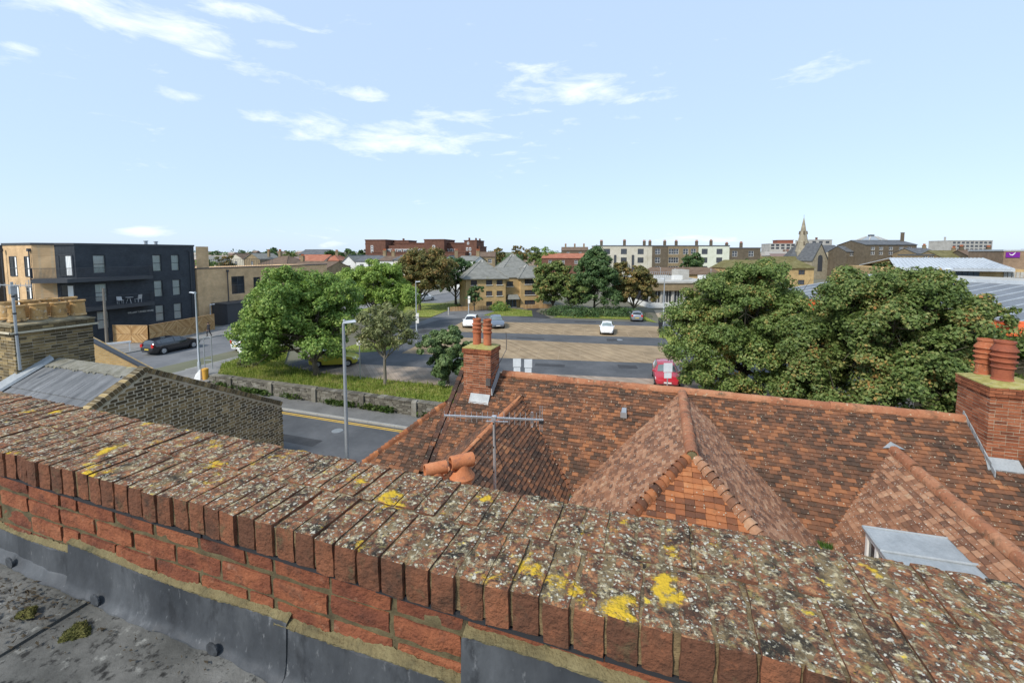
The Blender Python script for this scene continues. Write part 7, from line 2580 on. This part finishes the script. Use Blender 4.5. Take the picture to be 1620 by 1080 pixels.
# telegraph pole, handrail, frame sign, grit bin
t = thing('telegraph_pole', 'weathered wooden telegraph pole in front of the black flats', 'telegraph pole', (-57.0, 29.4, .79))
MB().tube([(0, 0, -.1), (0, 0, 6.1)], [.15, .11], 10).build('pole', m_pole, t, True)
for z in (4.0, 4.6, 5.3, 5.8):
    MB().bar((-.2, 0, z), (.2, 0, z), .03).build('step_iron', m_galv, t)
t = thing('handrail', 'short white handrail on the pavement by the black estate car', 'handrail', (-51.3, 27.0, .79), R(60))
MB().bar((-1.3, 0, .95), (1.3, 0, .95), .14, .16).build('top_rail', m_whiteplastic, t)
for x in (-1.15, 1.15):
    MB().bar((x, 0, 0), (x, 0, .88), .09).build('post', m_whiteplastic, t)
t = thing('sign_frame', 'tall empty grey sign frame beside the corner street lamp', 'sign frame', (-36.2, 25.6, .72), R(25))
for x in (-.3, .3):
    MB().tube([(x, 0, -.05), (x, 0, 2.9)], .04, 8).build('post', m_galv, t, True)
for z in (.9, 2.85):
    MB().bar((-.3, 0, z), (.3, 0, z), .06).build('crossbar', m_galv, t)
t = thing('grit_bin', 'orange and white bin at the foot of the corner street lamp', 'bin', (-34.2, 23.9, .55), R(10))
MB().lathe([(.20, 0), (.22, .8), (.24, .82), (.22, .95), (.05, 1.0)], 14).build('bin_body', plain('orange_plastic', (.62, .33, .05), .5), t, True)
MB().hexa([(-.9, -.25, .0), (-.25, -.25, .0), (-.25, .25, .0), (-.9, .25, .0), (-.7, -.2, .5), (-.25, -.2, .95), (-.25, .2, .95), (-.7, .2, .5)]).build('white_hood', m_whiteplastic, t)
t = thing('marker_post', 'slim white post in the grass at the left end of the bank', 'post', (-35.0, 27.6, .86))
MB().box(-.06, .06, -.04, .04, 0, 1.5).build('post', m_whiteplastic, t)
MB().box(-.25, .25, -.06, -.045, 1.1, 1.5).build('plate', m_whiteplastic, t)
t = thing('marker_post', 'slim white post between the broad tree and the thin tree', 'post', (-21.9, 27.2, .88))
MB().tube([(0, 0, 0), (0, 0, 3.4)], .045, 8).build('post', m_galv, t)
MB().box(-.22, .22, -.06, -.048, 2.7, 3.3).build('plate', m_whiteplastic, t)
t = thing('marker_post', 'pale stub post on the grass under the rusty topped tree', 'post', (*cxy(709, 68), .87))
MB().tube([(0, 0, 0), (0, 0, 1.2)], .12, 8).build('post', m_concrete, t)
# low rail along the near edge of the car park
t = thing('car_park_rail', 'thin pale wire rail along the near edge of the car park', 'rail', (4, 28.2, .86), world_parts=True)
for k in range(14):
    u = -11 + k * 2.2
    MB().bar((u, 28.1, .8), (u, 28.1, 1.75), .06).build('post', m_concrete, t)
for z in (1.3, 1.7):
    MB().bar((-11, 28.1, z), (17.6, 28.1, z), .018).build('wire', m_galv, t)


# ------------------------------------------------------------------ people
def person(label, u, v, z, rz, top, legs, shoes=(.02, .02, .02), h=1.72, bag=False):
    t = thing('person', label, 'person', (u, v, z), rz, 'people walking')
    s = h / 1.75
    V = [(0, 0, .95), (0, 0, 1.18), (0, .01, 1.38), (0, .02, 1.47), (0, .03, 1.56), (0, .03, 1.68),
         (.09, 0, .90), (.11, .14, .50), (.11, .10, .08), (.11, .24, .03),
         (-.09, 0, .90), (-.10, -.06, .50), (-.10, -.28, .12), (-.10, -.16, .03),
         (.17, 0, 1.40), (.23, -.06, 1.14), (.22, .04, .90), (.21, .07, .82),
         (-.17, 0, 1.40), (-.23, .06, 1.14), (-.22, .16, .92), (-.21, .20, .85)]
    Ed = [(0, 1), (1, 2), (2, 3), (3, 4), (4, 5), (0, 6), (6, 7), (7, 8), (8, 9), (0, 10), (10, 11), (11, 12), (12, 13), (2, 14), (14, 15), (15, 16), (16, 17), (2, 18), (18, 19), (19, 20), (20, 21)]
    Rr = [.15, .14, .15, .06, .08, .085, .10, .07, .05, .04, .10, .07, .05, .04, .065, .05, .04, .035, .065, .05, .04, .035]
    me = bpy.data.meshes.new('body')
    me.from_pydata([tuple(c * s for c in q) for q in V], Ed, [])
    o = put('body', me, t)
    mod = o.modifiers.new('skin', 'SKIN')
    for i, q in enumerate(me.skin_vertices[0].data):
        q.radius = (Rr[i] * s, Rr[i] * s * (.75 if i < 3 else 1))
        q.use_root = i == 0
    o.modifiers.new('sub', 'SUBSURF').levels = 1
    mm = pmat('person_clothes_' + label[:8].replace(' ', '_'), [top, top], scale=3, bump=0, rough=.9)
    # clothing and skin by height on the figure
    nt = mm.node_tree
    sp_ = N(nt, 'ShaderNodeSeparateXYZ')
    nt.links.new(N(nt, 'ShaderNodeTexCoord').outputs['Object'], sp_.inputs[0])
    rp = N(nt, 'ShaderNodeValToRGB')
    rp.color_ramp.interpolation = 'CONSTANT'
    el = rp.color_ramp.elements
    while len(el) < 4:
        el.new(.5)
    for e_, (p_, c_) in zip(el, ((0, shoes), (.055, legs), (.52, top), (.855, (.45, .27, .19)))):
        e_.position = p_
        e_.color = (*c_, 1)
    nt.links.new(math_node(nt, 'DIVIDE', sp_.outputs[2], h), rp.inputs[0])
    for nd in nt.nodes:
        if nd.type == 'BSDF_PRINCIPLED':
            nt.links.new(rp.outputs[0], nd.inputs['Base Color'])
    me.materials.append(mm)
    hb_ = MB().lathe([(.088 * s, 0), (.098 * s, .05), (.085 * s, .10), (.04 * s, .135)], 12, (0, .015 * s, 1.62 * s))
    hb_.build('hair', plain('dark_hair', (.025, .018, .014), .8), t, True)
    f = MB()
    for sx in (-.03, .03):
        f.box(sx - .008, sx + .008, .105 * s, .118 * s, 1.635 * s, 1.648 * s)
    f.build('eyes', m_black_paint, t)
    f = MB()
    f.hexa([(-.012, .105 * s, 1.595 * s), (.012, .105 * s, 1.595 * s), (.012, .115 * s, 1.595 * s), (-.012, .115 * s, 1.595 * s), (-.006, .105 * s, 1.635 * s), (.006, .105 * s, 1.635 * s), (.006, .112 * s, 1.635 * s), (-.006, .112 * s, 1.635 * s)])
    f.build('nose', plain('skin_tone', (.45, .27, .19), .6), t)
    for sx, hy, hz in ((.21, .07, .82), (-.21, .20, .85)):
        hd = MB()
        hd.box((sx - .02) * s, (sx + .02) * s, (hy - .04) * s, (hy + .04) * s, (hz - .09) * s, hz * s)
        for q in range(4):
            y = hy - .035 + q * .023
            hd.tube([((sx) * s, y * s, (hz - .08) * s), ((sx - .01) * s, (y + .01) * s, (hz - .16 + .012 * abs(q - 1.5)) * s)], .010 * s, 6)
        hd.tube([(sx * s, (hy + .04) * s, (hz - .03) * s), ((sx - .015) * s, (hy + .075) * s, (hz - .10) * s)], .011 * s, 6)
        hd.build('hand', bpy.data.materials.get('skin_tone'), t)
    if bag:
        b_ = MB().box(-.20, .20, -.30, -.14, 1.0 * s, 1.42 * s)
        b_.build('backpack', m_black_paint, t)


person('person in dark clothes walking past the timber fence', -50.6, 36.0, .79, R(180), (.03, .03, .035), (.05, .045, .05))
person('person in black walking on the pale forecourt', *cxy(1072.5, 64), .88, R(160), (.02, .02, .025), (.03, .03, .045))
# far cars on the street behind the dark tree
for i, (px, Y, lab) in enumerate(((655, 92, 'small white car far behind the dark tree, leftmost'), (672, 90, 'small white car far behind the dark tree, rightmost'))):
    u, v = cxy(px, Y)
    car('parked_car', lab, u, v, .68, R(70), p_white, 4.2, 1.8, 1.6, 'hatch', None, 'far cars behind the dark tree')
